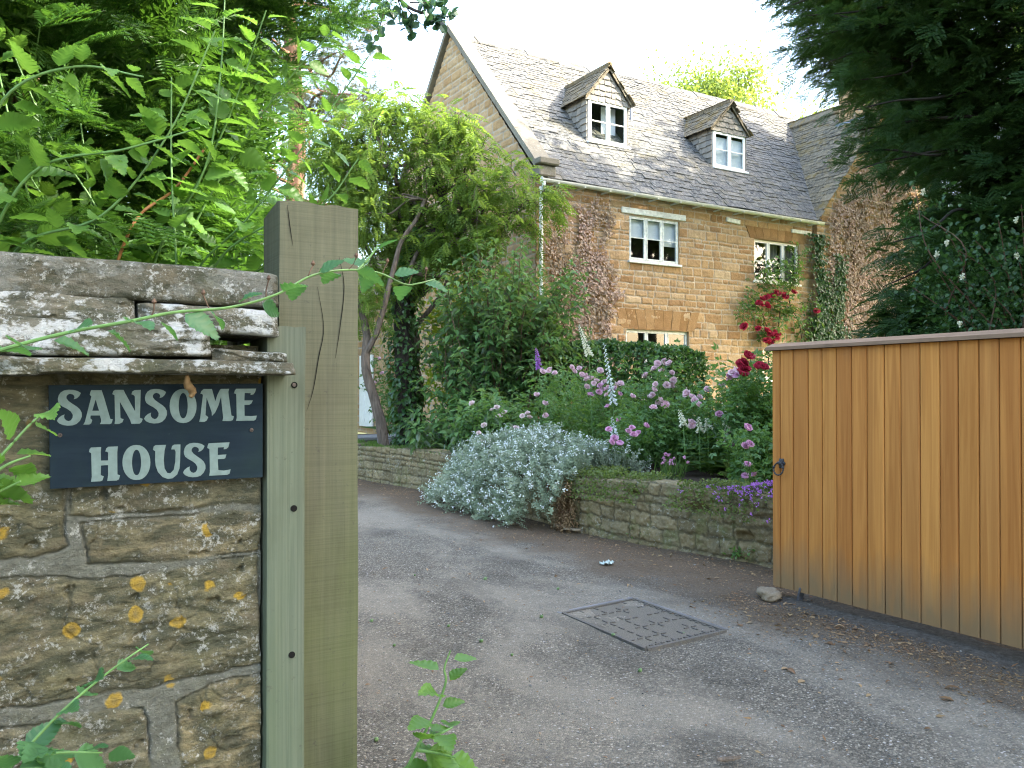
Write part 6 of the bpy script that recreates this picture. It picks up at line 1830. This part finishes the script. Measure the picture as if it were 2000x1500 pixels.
rose_bush('tall shrub rose with mauve pink and dark crimson heads next to the gate', bed(1470, 915), wd([(1430, 745), (1450, 720), (1465, 710), (1482, 725), (1440, 780), (1470, 770), (1490, 790), (1460, 810), (1440, 820), (1485, 760), (1500, 840), (1475, 840), (1495, 800)], 8.9), wd(near(1420, 1440, 700, 740), 8.6), ('pink', 'mauve'), 8, 4, .26, (.10, .19), (.045, .06))
th8 = rose_bush('dark crimson rose standing tallest above the left end of the gate', bed(1488, 925), wd([(1465, 705), (1482, 720), (1452, 730), (1490, 780), (1475, 750), (1500, 770)], 8.6), wd([(1465, 695), (1454, 706), (1482, 713), (1452, 727), (1448, 722)], 8.4), 'crimson', 9, 3, .2, (.10, .18), (.055, .075))
rose_bush('low rose with deep mauve blooms close against the edge of the gate', bed(1492, 945), wd([(1461, 845), (1458, 880), (1465, 910), (1480, 870), (1500, 900), (1490, 850), (1505, 860), (1470, 930)], 8.1), wd(near(1441, 1480, 820, 950), 7.8), 'mauve', 10, 5, .24, (.09, .16), (.045, .055))

# ---- foxgloves
def foxglove(label, foot, head0, head1, d, key, seed, nb=34, lean=0):
    """foot, head0 (bottom of the spike), head1 (tip): pixels at distance d."""
    g = np.random.default_rng(seed)
    a, b, c = (P(*q, d=d) for q in (foot, head0, head1))
    a[2] = min(a[2], .60)
    th = Thing('foxglove', label, 'foxglove', a, 'foxgloves among the roses'); st, fl, lf = MB(), MB(), MB()
    p = spline([a, (a + b) / 2 + g.normal(0, .01, 3), b, (b + c) / 2, c], 8); st.tube(p, np.linspace(.007, .0025, len(p)), 6)
    L = np.linalg.norm(c - b)
    for i in range(nb):
        t = i / nb; q = b + (c - b) * t; s = .042 * (1 - .8 * t) + .006
        an = i * 2.1 + g.normal(0, .4); d_ = np.array((math.cos(an) * .8, math.sin(an) * .6 - .45, -.55)); d_ /= np.linalg.norm(d_)
        k = q + d_ * s * .25
        fl.tube([k, k + d_ * s * .45, k + d_ * s * .9, k + d_ * s * 1.15], [s * .12, s * .24, s * .28, s * .42], 7, g.random(), cap=False)
    for i in range(7):
        an = i * 2.4; m = np.array((math.cos(an), math.sin(an), .15)); lf.inst(T_LEAF, [a + (0, 0, .05 * i)], [m], [(0, 0, 1)], [.26 - .025 * i], [g.random()])
    th.part('stem', st, M['stem_green']); th.part('flower_spike', fl, M[key], True); th.part('leaves', lf, M['foxleaf'])
foxglove('tallest white foxglove, its spike in front of the clipped hedge', (1160, 850), (1150, 690), (1130, 632), 11.0, 'cream_fl', 1, 40)
foxglove('slender white foxglove just right of the tallest one', (1200, 870), (1197, 785), (1179, 668), 10.6, 'white_fl', 2, 44)
foxglove('purple foxglove beside the cottage\'s downpipe', (1056, 850), (1052, 716), (1047, 678), 11.8, 'purple', 3, 30)
foxglove('cream foxglove with a long spike hanging beside the gate end of the bed', (1424, 915), (1420, 858), (1411, 772), 9.2, 'cream_fl', 4, 40)
foxglove('short cream foxglove spike left of the large pink rose bloom', (1340, 900), (1334, 826), (1326, 798), 9.3, 'cream_fl', 5, 20)
foxglove('small cream foxglove spike right of the large pink rose bloom', (1368, 905), (1366, 838), (1363, 812), 9.3, 'cream_fl', 6, 16)
foxglove('tiny cream foxglove spike furthest from the hedge in the middle of the roses', (1386, 905), (1382, 832), (1379, 814), 9.4, 'cream_fl', 7, 14)
foxglove('fading white foxglove low above the silver shrub', (1200, 885), (1199, 846), (1195, 812), 9.9, 'white_fl', 8, 18)

# ---- silver shrub spilling over the wall
g = np.random.default_rng(601)
si = Thing('silver_shrub', 'silver leaved shrub with tiny white flowers spilling over the garden wall', 'shrub', (5.6, 9.2, .5))
lf, fb, dd_ = MB(), MB(), MB()
n = 5200
s_ = g.uniform(6.25, 9.35, n)
# s runs along the wall; t runs over the mound from the bed (0) to the drive's edge (1)
t = g.random(n) ** .85
w_, nn_ = on_wall(s_), wall_nrm(s_)
env = np.sin(np.pi * np.clip((s_ - 6.0) / 3.6, 0, 1)) ** .45
off = -1.0 + 1.62 * t * (.75 + .25 * env)
zz_ = np.where(t < .55, .52 + .36 * env * np.sin(np.pi * np.clip(t / .75, 0, 1)), 0) 
zz_ = np.where(t >= .55, (.52 + .36 * env * math.sin(math.pi * .55 / .75)) * (1 - ((t - .55) / .45) ** 1.6) + .05, zz_)
zz_ = zz_ + .15 * fbm(s_ * 2.4, t * 5, 3, 3)
off = off + .12 * fbm(s_ * 2.0, t * 4, 13, 3)
gap = fbm(s_ * 3.2, t * 7, 23, 3) > -.33
s_, t, w_, nn_, env, off, zz_ = s_[gap], t[gap], w_[gap], nn_[gap], env[gap], off[gap], zz_[gap]; n = len(s_)
O = np.c_[w_[:, 0] + nn_[:, 0] * off, w_[:, 1] + nn_[:, 1] * off, zz_] + g.normal(0, .035, (n, 3))
up = np.where(t < .5, 1.0, .45)
D = np.c_[nn_[:, 0] * (t - .25) * 1.1, nn_[:, 1] * (t - .25) * 1.1, up] + g.normal(0, .42, (n, 3))
lf.inst(T_SILVER, O - D * .05, D, rnd_dirs(g, n), g.lognormal(-1.95, .28, n), np.clip(.25 + .5 * g.random(n) + .3 * fbm(s_ * 3, t * 4, 8, 2), 0, 1))
k = (g.random(n) < .28); m_ = k.sum()
Dn = D[k] / np.linalg.norm(D[k], axis=1)[:, None]
for _ in range(5):
    fb.inst(T_DIAMOND, O[k] + Dn * .13 + g.normal(0, .012, (m_, 3)), rnd_dirs(g, m_), Dn, np.full(m_, .020), g.random(m_))
m_ = 110
sx = g.uniform(6.15, 6.55, m_); w2_, n2_ = on_wall(sx), wall_nrm(sx)
O = np.c_[w2_[:, 0] + n2_[:, 0] * (.05 + .10 * g.random(m_)), w2_[:, 1] + n2_[:, 1] * (.05 + .1 * g.random(m_)), g.uniform(.05, .55, m_)]
dd_.inst(T_SILVER, O, np.c_[g.normal(0, .3, m_), g.normal(0, .3, m_), -np.ones(m_)], rnd_dirs(g, m_), g.uniform(.12, .22, m_), g.random(m_))
si.part('foliage', lf, M['silver']); si.part('flowers', fb, M['white_fl'], kind='stuff'); si.part('dead_stems', dd_, M['litter'])

# ---- edging plants on top of the wall
def on_bed(s, o, z=.56):
    w = on_wall(np.asarray(s, float)) - wall_nrm(np.asarray(s, float)) * np.asarray(o)[..., None]; return np.c_[w, np.full(len(w), z) if np.isscalar(z) else z]
g = np.random.default_rng(611)
n = 9000; s_ = g.uniform(2.4, 6.4, n); o_ = g.uniform(-.16, .50, n)
k = fbm(s_ * 1.4, o_ * 2.4, 7, 3) + .22 * (s_ < 5.6) > -.05; s_, o_ = s_[k], o_[k]; n = len(s_)
mb = MB(); z = np.where(o_ < 0, .58 + o_ * 1.2, .59 + .07 * g.random(n)) + .05 * fbm(s_ * 3, o_ * 4, 3, 2)
mb.inst(T_LEAF, on_bed(s_, o_, z), np.c_[g.normal(0, .7, n), g.normal(0, .7, n), .4 + g.normal(0, .4, n)], np.array((0, 0, 1.0)) + g.normal(0, .5, (n, 3)), g.uniform(.018, .036, n), g.random(n))
struct('ground_cover', mb, M['creep'], kind='stuff')
n = 5200; s_ = g.uniform(9.9, 15, n); o_ = g.uniform(.0, .8, n); k = fbm(s_ * 1.4, o_ * 2, 17, 3) > -.1; s_, o_ = s_[k], o_[k]; n = len(s_)
mb = MB(); mb.inst(T_DIAMOND, on_bed(s_, o_, .56), np.c_[g.normal(0, .5, n), g.normal(0, .5, n), np.ones(n)], rnd_dirs(g, n), np.c_[g.uniform(.03, .09, n), np.full(n, .012), np.full(n, .02)], g.random(n))
struct('grass', mb, M['grass'], kind='stuff')
def tuft(name, label, cat, b, n, L, w, mat, seed, spread=.5, flower=None, nf=0):
    g = np.random.default_rng(seed); th = Thing(name, label, cat, b); mb, fm = MB(), MB()
    O = np.asarray(b) + np.c_[g.normal(0, .06, n), g.normal(0, .06, n), np.zeros(n)]
    D = np.c_[g.normal(0, spread, n), g.normal(0, spread, n), np.ones(n)]; LL = g.uniform(L * .6, L, n)
    mb.inst(T_DIAMOND, O, D, rnd_dirs(g, n), np.c_[LL, np.full(n, w), LL * .3], g.random(n))
    th.part('blades', mb, M[mat])
    if flower:
        i_ = g.choice(n, nf); tip = O[i_] + D[i_] / np.linalg.norm(D[i_], axis=1)[:, None] * LL[i_][:, None]
        for q in range(14): fm.inst(T_DIAMOND, tip, rnd_dirs(g, nf), rnd_dirs(g, nf), np.full(nf, .022), g.random(nf))
        th.part('flowers', fm, M[flower], kind='stuff')
p = bed(1200, 915); tuft('grass_tuft', 'bright green tuft of fine grass next to the silver shrub', 'grass', p, 500, .20, .006, 'grass', 5, .45)
p = bed(1312, 938); tuft('chives', 'clump of chives with purple heads on the bare soil', 'chives', p, 90, .30, .007, 'foxleaf', 6, .25, 'mauve', 16)
p = bed(1400, 925); tuft('leafy_clump', 'clump of broad pale green blades in front of the lawn', 'plant', p, 60, .30, .05, 'grass', 7, .7)
p = bed(1450, 935); tuft('leafy_clump', 'wide clump of green blades below the mauve roses at the gate', 'plant', p, 50, .26, .05, 'creep', 8, .8)
p = bed(1176, 880); tuft('leafy_clump', 'upright broad leaves at the back edge of the silver shrub', 'plant', p, 26, .34, .07, 'foxleaf', 9, .35)
def cushion(label, s0, o0, rs, ro, n, key, seed, cat='flower'):
    g = np.random.default_rng(seed); b = on_bed(np.array([s0]), np.array([o0]))[0]; th = Thing('flower_cushion', label, cat, b); lf, fl = MB(), MB()
    s_, o_ = s0 + g.normal(0, rs, n), o0 + g.normal(0, ro, n)
    z = .60 + .08 * np.exp(-((s_ - s0) / rs) ** 2) + np.minimum(0, o_ + .05) * 1.1 + g.normal(0, .01, n)
    O = on_bed(s_, o_, z)
    lf.inst(T_LEAF, O, np.c_[g.normal(0, .6, n), g.normal(0, .6, n), .5 + g.normal(0, .3, n)], np.array((0, 0, 1.0)) + g.normal(0, .4, (n, 3)), g.uniform(.02, .035, n), g.random(n))
    m = n // 3
    for q in range(5): fl.inst(T_DIAMOND, O[:m] + (0, 0, .03) + g.normal(0, .008, (m, 3)), rnd_dirs(g, m), np.array((0, -.6, .8)) + g.normal(0, .3, (m, 3)), np.full(m, .019), g.random(m))
    th.part('leaves', lf, M['creep']); th.part('flowers', fl, M[key], kind='stuff')
cushion('cushion of violet flowers hanging over the wall by the gate handle', 3.75, .02, .28, .10, 900, 'purple', 3)
# little plants at the wall foot, stuck in the joints
g = np.random.default_rng(613)
for k, (x, y, lab) in enumerate(((1490, 1090, 'small green weed at the wall foot next to the gate'), (1450, 1092, 'small green weed at the wall foot a step from the gate'), (1250, 1052, 'tiny weed at the wall foot under the fallen-out stones'))):
    p = P(x, y, Z=.02); th = Thing('weed', lab, 'weed', p); mb = MB(); n = 60 - 14 * k
    O = p + np.c_[g.normal(0, .07, n), g.normal(0, .05, n), .01 + .09 * g.random(n)]; mb.inst(T_LEAF, O, rnd_dirs(g, n) + (0, 0, .3), np.array((0, 0, 1.0)) + g.normal(0, .4, (n, 3)), g.uniform(.03, .055, n), g.random(n)); th.part('leaves', mb, M['rose'])

# ---- trellis with a pale rose on the gable
tl = Thing('trellis', 'narrow brown wooden trellis standing against the gable', 'trellis', (HX0 - .08, 20.2, .6)); mb = MB()
for y in np.arange(19.85, 20.6, .18): mb.box((HX0 - .09, y, .6), (HX0 - .07, y + .03, 2.3))
for z in np.arange(.75, 2.3, .2): mb.box((HX0 - .105, 19.82, z), (HX0 - .091, 20.6, z + .03))
tl.part('lattice', mb, M['trellis'])
g = np.random.default_rng(620)
tr_ = Thing('rose_bush', 'thin pale pink rose by the trellis behind the leaning trunk', 'rose', (8.3, 19.6, .57), 'shrub roses in the bed'); st, lf = MB(), MB()
for (x, y) in ((746, 728), (735, 745), (770, 752), (750, 780), (765, 820), (740, 700)):
    e = P(x, y, X=8.25); p = curved((8.3, 19.7, .55), e, g, 0, .05); st.tube(p, np.linspace(.01, .004, len(p)), 4); clump_leaves(lf, g, [e, (e + (8.3, 19.7, .55)) / 2], .3, 22, T_ROSE, (.14, .22))
    if y < 760: add_bloom(tr_, e, 'pink', .075, g)
tr_.part('canes', st, M['stem_green']); tr_.part('leaves', lf, M['rose'])

# ---- kerria growing behind and in front of the wall
def stem_leaves(lf, g, p, step, size, start=.1, droop=.25, T=T_SERRATE):
    L = np.r_[0, np.cumsum(np.linalg.norm(np.diff(p, axis=0), axis=1))]
    q = np.arange(L[-1] * start, L[-1], step); n = len(q)
    if n == 0: return
    O = np.stack([np.interp(q, L, p[:, i]) for i in range(3)], -1)
    tg = np.stack([np.interp(q, L, np.gradient(p[:, i])) for i in range(3)], -1); tg /= np.linalg.norm(tg, axis=1)[:, None]
    sd = np.cross(tg, (0, 0, 1.0)) + .35 * np.cross(tg, FW); sd /= np.linalg.norm(sd, axis=1)[:, None] + 1e-6
    sg = np.where(np.arange(n) % 2, 1, -1)[:, None]
    D = tg * .55 + sd * sg * .8 + g.normal(0, .28, (n, 3)); D[:, 2] -= droop
    s = g.uniform(*size, n) * (1 - .35 * (q / L[-1]))
    N = np.array((0, -.35, 1.0)) + g.normal(0, .35, (n, 3))
    lf.inst(T, O + D * .012, D, N, np.c_[s, s * g.uniform(.8, 1.1, n), s * g.uniform(.6, 1.6, n)], g.random(n))
def kerria(name, label, cat, stems, seed, mat='kerria', step=.05, size=(.055, .095), rad=(.0042, .0018), smat='stem_green', base=None, buds=0):
    g = np.random.default_rng(seed); P0 = np.asarray(stems[0][0], float) if base is None else np.asarray(base, float)
    th = Thing(name, label, cat, P0); st, lf = MB(), MB()
    allp = []
    for q in stems:
        p = spline(q, 8); allp.append(p); st.tube(p, np.linspace(rad[0], rad[1], len(p)), 7); stem_leaves(lf, g, p, step, size)
    th.part('stems', st, M[smat]); th.part('leaves', lf, M[mat], True)
    if buds:
        p = allp[0]
        for i in np.linspace(len(p) * .35, len(p) * .95, buds).astype(int):
            bm = MB(); a = p[i]; b = a + (g.normal(0, .008), g.normal(0, .008), g.uniform(.02, .045)); bm.tube([a, (a + b) / 2 + g.normal(0, .002, 3), b], [.0013, .0011, .0014], 5); bm.tube([b, b + (0, 0, .004), b + (0, 0, .010)], [.0018, .0045, .0012], 7)
            th.part('dry_bud', bm, M['stem_brown'])
    return th
root = lambda x, y: np.array((x, y, 1.0))
W = lambda x, y, d: P(x, y, d=d)
kerria('kerria_shrub', 'bright leafy kerria with fanning green stems behind the wall\'s coping', 'shrub', [
    [W(255, 700, 2.35), W(245, 540, 2.35), W(185, 400, 2.3), W(100, 270, 2.25), W(20, 90, 2.2)],
    [W(100, 700, 2.2), W(95, 540, 2.2), W(60, 400, 2.15), W(20, 240, 2.1), W(-20, 60, 2.1)],
    [W(125, 700, 2.5), W(110, 540, 2.5), W(80, 380, 2.5), W(60, 200, 2.5), W(80, 40, 2.4)],
    [W(330, 700, 2.45), W(300, 520, 2.45), W(395, 340, 2.4), W(455, 210, 2.35), W(520, 20, 2.3)],
    [W(350, 700, 2.5), W(340, 540, 2.5), W(440, 330, 2.5), W(560, 160, 2.45), W(650, 60, 2.4)],
    [W(300, 700, 2.4), W(300, 520, 2.4), W(400, 330, 2.35), W(430, 150, 2.3), W(440, -20, 2.3)],
    [W(375, 700, 2.45), W(380, 540, 2.45), W(480, 430, 2.4), W(590, 290, 2.35), W(720, 110, 2.3)],
    [W(340, 700, 2.3), W(345, 540, 2.3), W(335, 330, 2.3), W(335, 150, 2.3)],
    [W(180, 700, 2.5), W(190, 520, 2.5), W(165, 300, 2.5), W(140, 100, 2.5)],
    [W(380, 690, 2.4), W(420, 520, 2.4), W(520, 440, 2.35), W(630, 400, 2.3), W(700, 310, 2.3)],
    [W(-40, 640, 2.0), W(40, 480, 1.95), W(200, 420, 1.9), W(330, 260, 1.9), W(420, 60, 1.9)],
    [W(-60, 560, 1.9), W(60, 340, 1.85), W(250, 290, 1.85), W(390, 250, 1.85)],
    [W(-60, 330, 1.8), W(20, 180, 1.8), W(150, 130, 1.8), W(280, 150, 1.8)],
    [W(160, 700, 2.3), W(170, 560, 2.3), W(130, 460, 2.25), W(30, 300, 2.2)],
    [W(420, 700, 2.5), W(470, 560, 2.5), W(560, 500, 2.4), W(640, 460, 2.4)],
    [W(60, 700, 2.2), W(30, 560, 2.2), W(-10, 420, 2.2), W(-30, 300, 2.2)]], 31, step=.028, size=(.068, .115), base=(.1, 2.6, .4))
kerria('bramble_cane', 'single orange bramble cane slanting up behind the wall\'s coping', 'bramble', [[W(190, 690, 2.3), W(215, 560, 2.3), W(265, 430, 2.3), W(340, 370, 2.35), W(400, 290, 2.4)]], 32, step=.5, size=(.04, .05), rad=(.0052, .0035), smat='stem_orange')
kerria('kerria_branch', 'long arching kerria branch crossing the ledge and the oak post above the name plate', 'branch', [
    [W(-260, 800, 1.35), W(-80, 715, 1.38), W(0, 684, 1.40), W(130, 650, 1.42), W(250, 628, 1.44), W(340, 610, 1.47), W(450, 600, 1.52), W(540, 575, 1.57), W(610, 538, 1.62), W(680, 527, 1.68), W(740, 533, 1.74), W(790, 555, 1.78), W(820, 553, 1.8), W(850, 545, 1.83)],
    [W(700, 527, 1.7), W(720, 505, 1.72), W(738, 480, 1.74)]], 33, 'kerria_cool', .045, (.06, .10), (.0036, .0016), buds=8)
kerria('kerria_shoot', 'upright kerria sucker with a leafy tip in front of the drive', 'shoot', [
    [np.array((P(760, 1600, d=1.9)[0], P(760, 1600, d=1.9)[1], .0)), W(770, 1570, 1.88), W(800, 1490, 1.86), W(845, 1400, 1.85), W(870, 1335, 1.85), W(868, 1305, 1.85), W(880, 1270, 1.85)], [W(828, 1440, 1.86), W(860, 1432, 1.86), W(885, 1420, 1.87)], [W(815, 1465, 1.86), W(850, 1470, 1.86), W(890, 1480, 1.84)]], 34, step=.028, size=(.07, .13), rad=(.0048, .0016))
kerria('kerria_shoot', 'leafy kerria spray reaching across the first letter of the name plate', 'shoot', [
    [W(-120, 1050, 1.15), W(-30, 930, 1.17), W(30, 860, 1.18), W(75, 815, 1.2), W(118, 795, 1.21)], [W(-60, 960, 1.15), W(10, 910, 1.16), W(60, 890, 1.17)], [W(-80, 1000, 1.15), W(0, 960, 1.16), W(40, 940, 1.16)]], 35, step=.028, size=(.055, .09), rad=(.003, .0012))
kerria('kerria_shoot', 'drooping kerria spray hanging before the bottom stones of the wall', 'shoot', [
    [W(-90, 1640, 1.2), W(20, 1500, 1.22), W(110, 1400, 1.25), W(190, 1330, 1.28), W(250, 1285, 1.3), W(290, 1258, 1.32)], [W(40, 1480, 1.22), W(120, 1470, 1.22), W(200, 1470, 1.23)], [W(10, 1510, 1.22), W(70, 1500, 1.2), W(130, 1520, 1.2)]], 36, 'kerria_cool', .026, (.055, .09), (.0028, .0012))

# curled cocoon-like dead leaf on a thread under the ledge
m = MB(); a = P(366, 722, Y=1.735); b = P(372, 776, Y=1.765)
m.tube([a, a + (0, .002, -.012)], [.0008, .0008], 5); q = spline([a + (0, .002, -.012), (a + b) / 2 + (-.003, 0, 0), b + (.004, 0, .012), b], 6)
m.tube(q, .0015 + .0065 * np.sin(np.linspace(.1, math.pi - .25, len(q))) ** .7, 8, wob=.4, seed=4)
tag(m.build('curled_leaf', M['litter'], None, True, a), 'curled dead leaf hanging from the ledge over the name plate', 'leaf')

# ---- overhanging spray of dark round leaves at the top
g = np.random.default_rng(701)
br = Thing('overhanging_branch', 'dark round-leaved branch hanging into the sky above the wisteria', 'branch', W(600, -420, 5.4)); st, lf = MB(), MB()
main = spline([W(600, -420, 5.4), W(690, -150, 5.3), W(760, -30, 5.2), W(800, 15, 5.2), W(850, 30, 5.2), W(878, 32, 5.2)], 8); st.tube(main, np.linspace(.02, .003, len(main)), 6)
subs = [[W(760, -30, 5.2), W(748, 30, 5.2), W(735, 70, 5.2), W(728, 90, 5.2)], [W(770, -20, 5.2), W(785, 20, 5.2), W(800, 50, 5.2), W(805, 65, 5.2)], [W(800, 5, 5.2), W(840, 5, 5.2), W(865, 0, 5.2)], [W(790, 10, 5.2), W(815, 40, 5.2), W(835, 55, 5.2)], [W(840, 20, 5.2), W(855, 45, 5.2)], [W(730, -20, 5.2), W(745, 0, 5.2), W(770, 25, 5.2)]]
for q in subs + [main[-14:]]:
    p = spline(q, 5) if len(q) < 10 else q; st.tube(p, np.linspace(.005, .002, len(p)), 5)
    n = 16; i_ = g.integers(len(p) // 4, len(p), n); O = p[i_] + g.normal(0, .02, (n, 3))
    lf.inst(T_LEAF, O, rnd_dirs(g, n) + (0, 0, -.6), rnd_dirs(g, n) - FW * .8, np.c_[g.uniform(.045, .07, n), g.uniform(.045, .07, n) * 1.1, np.full(n, .05)], g.random(n))
br.part('stems', st, M['bark_dark']); br.part('leaves', lf, M['apple'])

# ---- trees beyond
g = np.random.default_rng(801)
pine = Thing('pine_tree', 'tall open pine with brownish needles behind the wisteria and the gable', 'tree', (7.6, 26.5, 0)); tr, nd = MB(), MB()
trk = spline([(7.6, 26.5, -.1), (7.5, 26.4, 5), (7.7, 26.5, 10), (7.4, 26.6, 15), (7.5, 26.5, 20)], 6); tr.tube(trk, np.linspace(.42, .12, len(trk)), 9, wob=.1)
for i in range(78):
    z = g.uniform(6, 20); a = g.uniform(0, 2 * math.pi); L = g.uniform(2.2, 4.8) * (1 - .25 * (z - 6) / 14)
    s0 = np.array((np.interp(z, trk[:, 2], trk[:, 0]), np.interp(z, trk[:, 2], trk[:, 1]), z)); e = s0 + (L * math.cos(a), L * math.sin(a), g.uniform(-.4, .9))
    p = curved(s0, e, g, .0, .07, 3); tr.tube(p, np.linspace(.07, .012, len(p)), 5)
    c = []
    for _ in range(13):
        t = .35 + .65 * g.random(); c.append(s0 + (e - s0) * t + g.normal(0, .30, 3) * (1, 1, .5))
    for q in c[:5]: tr.tube(np.array([p[int(len(p) * .7)], (p[int(len(p) * .7)] + q) / 2 + (0, 0, .05), q]), [.018, .012, .006], 4)
    for q in c:
        m_ = 9; nd.inst(T_TUFT, q + g.normal(0, .16, (m_, 3)), rnd_dirs(g, m_) + (0, 0, .35), rnd_dirs(g, m_), np.c_[g.uniform(.22, .36, m_)], np.clip(g.random() * .6 + .4 * g.random(m_), 0, 1))
pine.part('trunk', tr, M['bark_pine']); pine.part('crown', nd, M['pine'])

def broadleaf(name, label, base, h, r, seed, mat, n=60, per=120, size=(.16, .30), crown_z=.62, cr=.9, group=None):
    g = np.random.default_rng(seed); th = Thing(name, label, 'tree', base, group); tr, lf = MB(), MB(); b = np.array(base, float)
    p = spline([b + (0, 0, -.1), b + (.1, .1, h * .25), b + (-.1, 0, h * .5), b + (0, .1, h * .8)], 6); tr.tube(p, np.linspace(h * .028, h * .008, len(p)), 8, wob=.15)
    c = blob_points(g, n, b + (0, 0, h * crown_z), (r, r, h * (1 - crown_z)), .35)
    limbs(tr, g, np.array([b + (0, 0, h * f) for f in (.3, .45, .6)]), c[: n * 2 // 3], h * .008, h * .0015, 5)
    clump_leaves(lf, g, c, r * .34 * g.uniform(.6, 1.2, n), per, T_LEAF, size, .25, wid=.7)
    th.part('trunk', tr, M['bark']); th.part('crown', lf, M[mat]); return th
broadleaf('ash_tree', 'sunlit pale green tree crown rising behind the cottage\'s ridge', (28.3, 29.5, 0), 17.2, 3.8, 31, 'ash', 150, 420, (.13, .22), .72)
broadleaf('ash_tree', 'small pale tree top right of the larger one behind the cottage\'s roof', (33.5, 27.5, 0), 14.8, 2.8, 32, 'ash', 90, 320, (.13, .22), .72)
broadleaf('garden_tree', 'loose light green tree behind the wisteria at the left', (3.6, 22.5, 0), 9.5, 2.3, 33, 'wisteria', 70, 120, (.10, .18), .6)

# ---- unseen trees added on the right to shade the drive, walls and lower roof
for k, (x, y, h, r, lab) in enumerate(((7.0, -3.6, 8.6, 2.5, 'unseen broad tree added for shade by the entrance right of the camera'), (10.0, -1.2, 9.4, 2.5, 'unseen round tree added for shade behind the hinge side of the gate'), (13.6, 1.6, 10.0, 2.5, 'unseen tree added for shade between the gate and the side garden'),
                                       (17.6, 6.0, 15.0, 3.0, 'unseen tall tree added for shade at the side of the lawn'), (22.6, 8.4, 15.6, 3.0, 'unseen tall tree added for shade by the far end of the cottage'))):
    broadleaf('shade_tree', lab, (x, y, 0), h, r, 300 + k, 'ash', 80, 90, (.36, .58), .70 if h > 12 else .58, group='unseen trees added for shade')

for k, (x, y, h, r, lab) in enumerate(((-4.5, 31, 9.0, 3.6, 'distant broad tree beyond the far end of the drive'), (0.8, 34, 10.5, 3.8, 'distant tall tree beyond the far end of the drive'), (-10.5, 29, 9.5, 3.8, 'distant round tree far left of the drive'), (5.2, 36, 9.5, 3.4, 'distant tree behind the pine'))):
    broadleaf('field_tree', lab, (x, y, 0), h, r, 500 + k, 'laurel', 60, 90, (.28, .46), .52, group='trees beyond the drive')
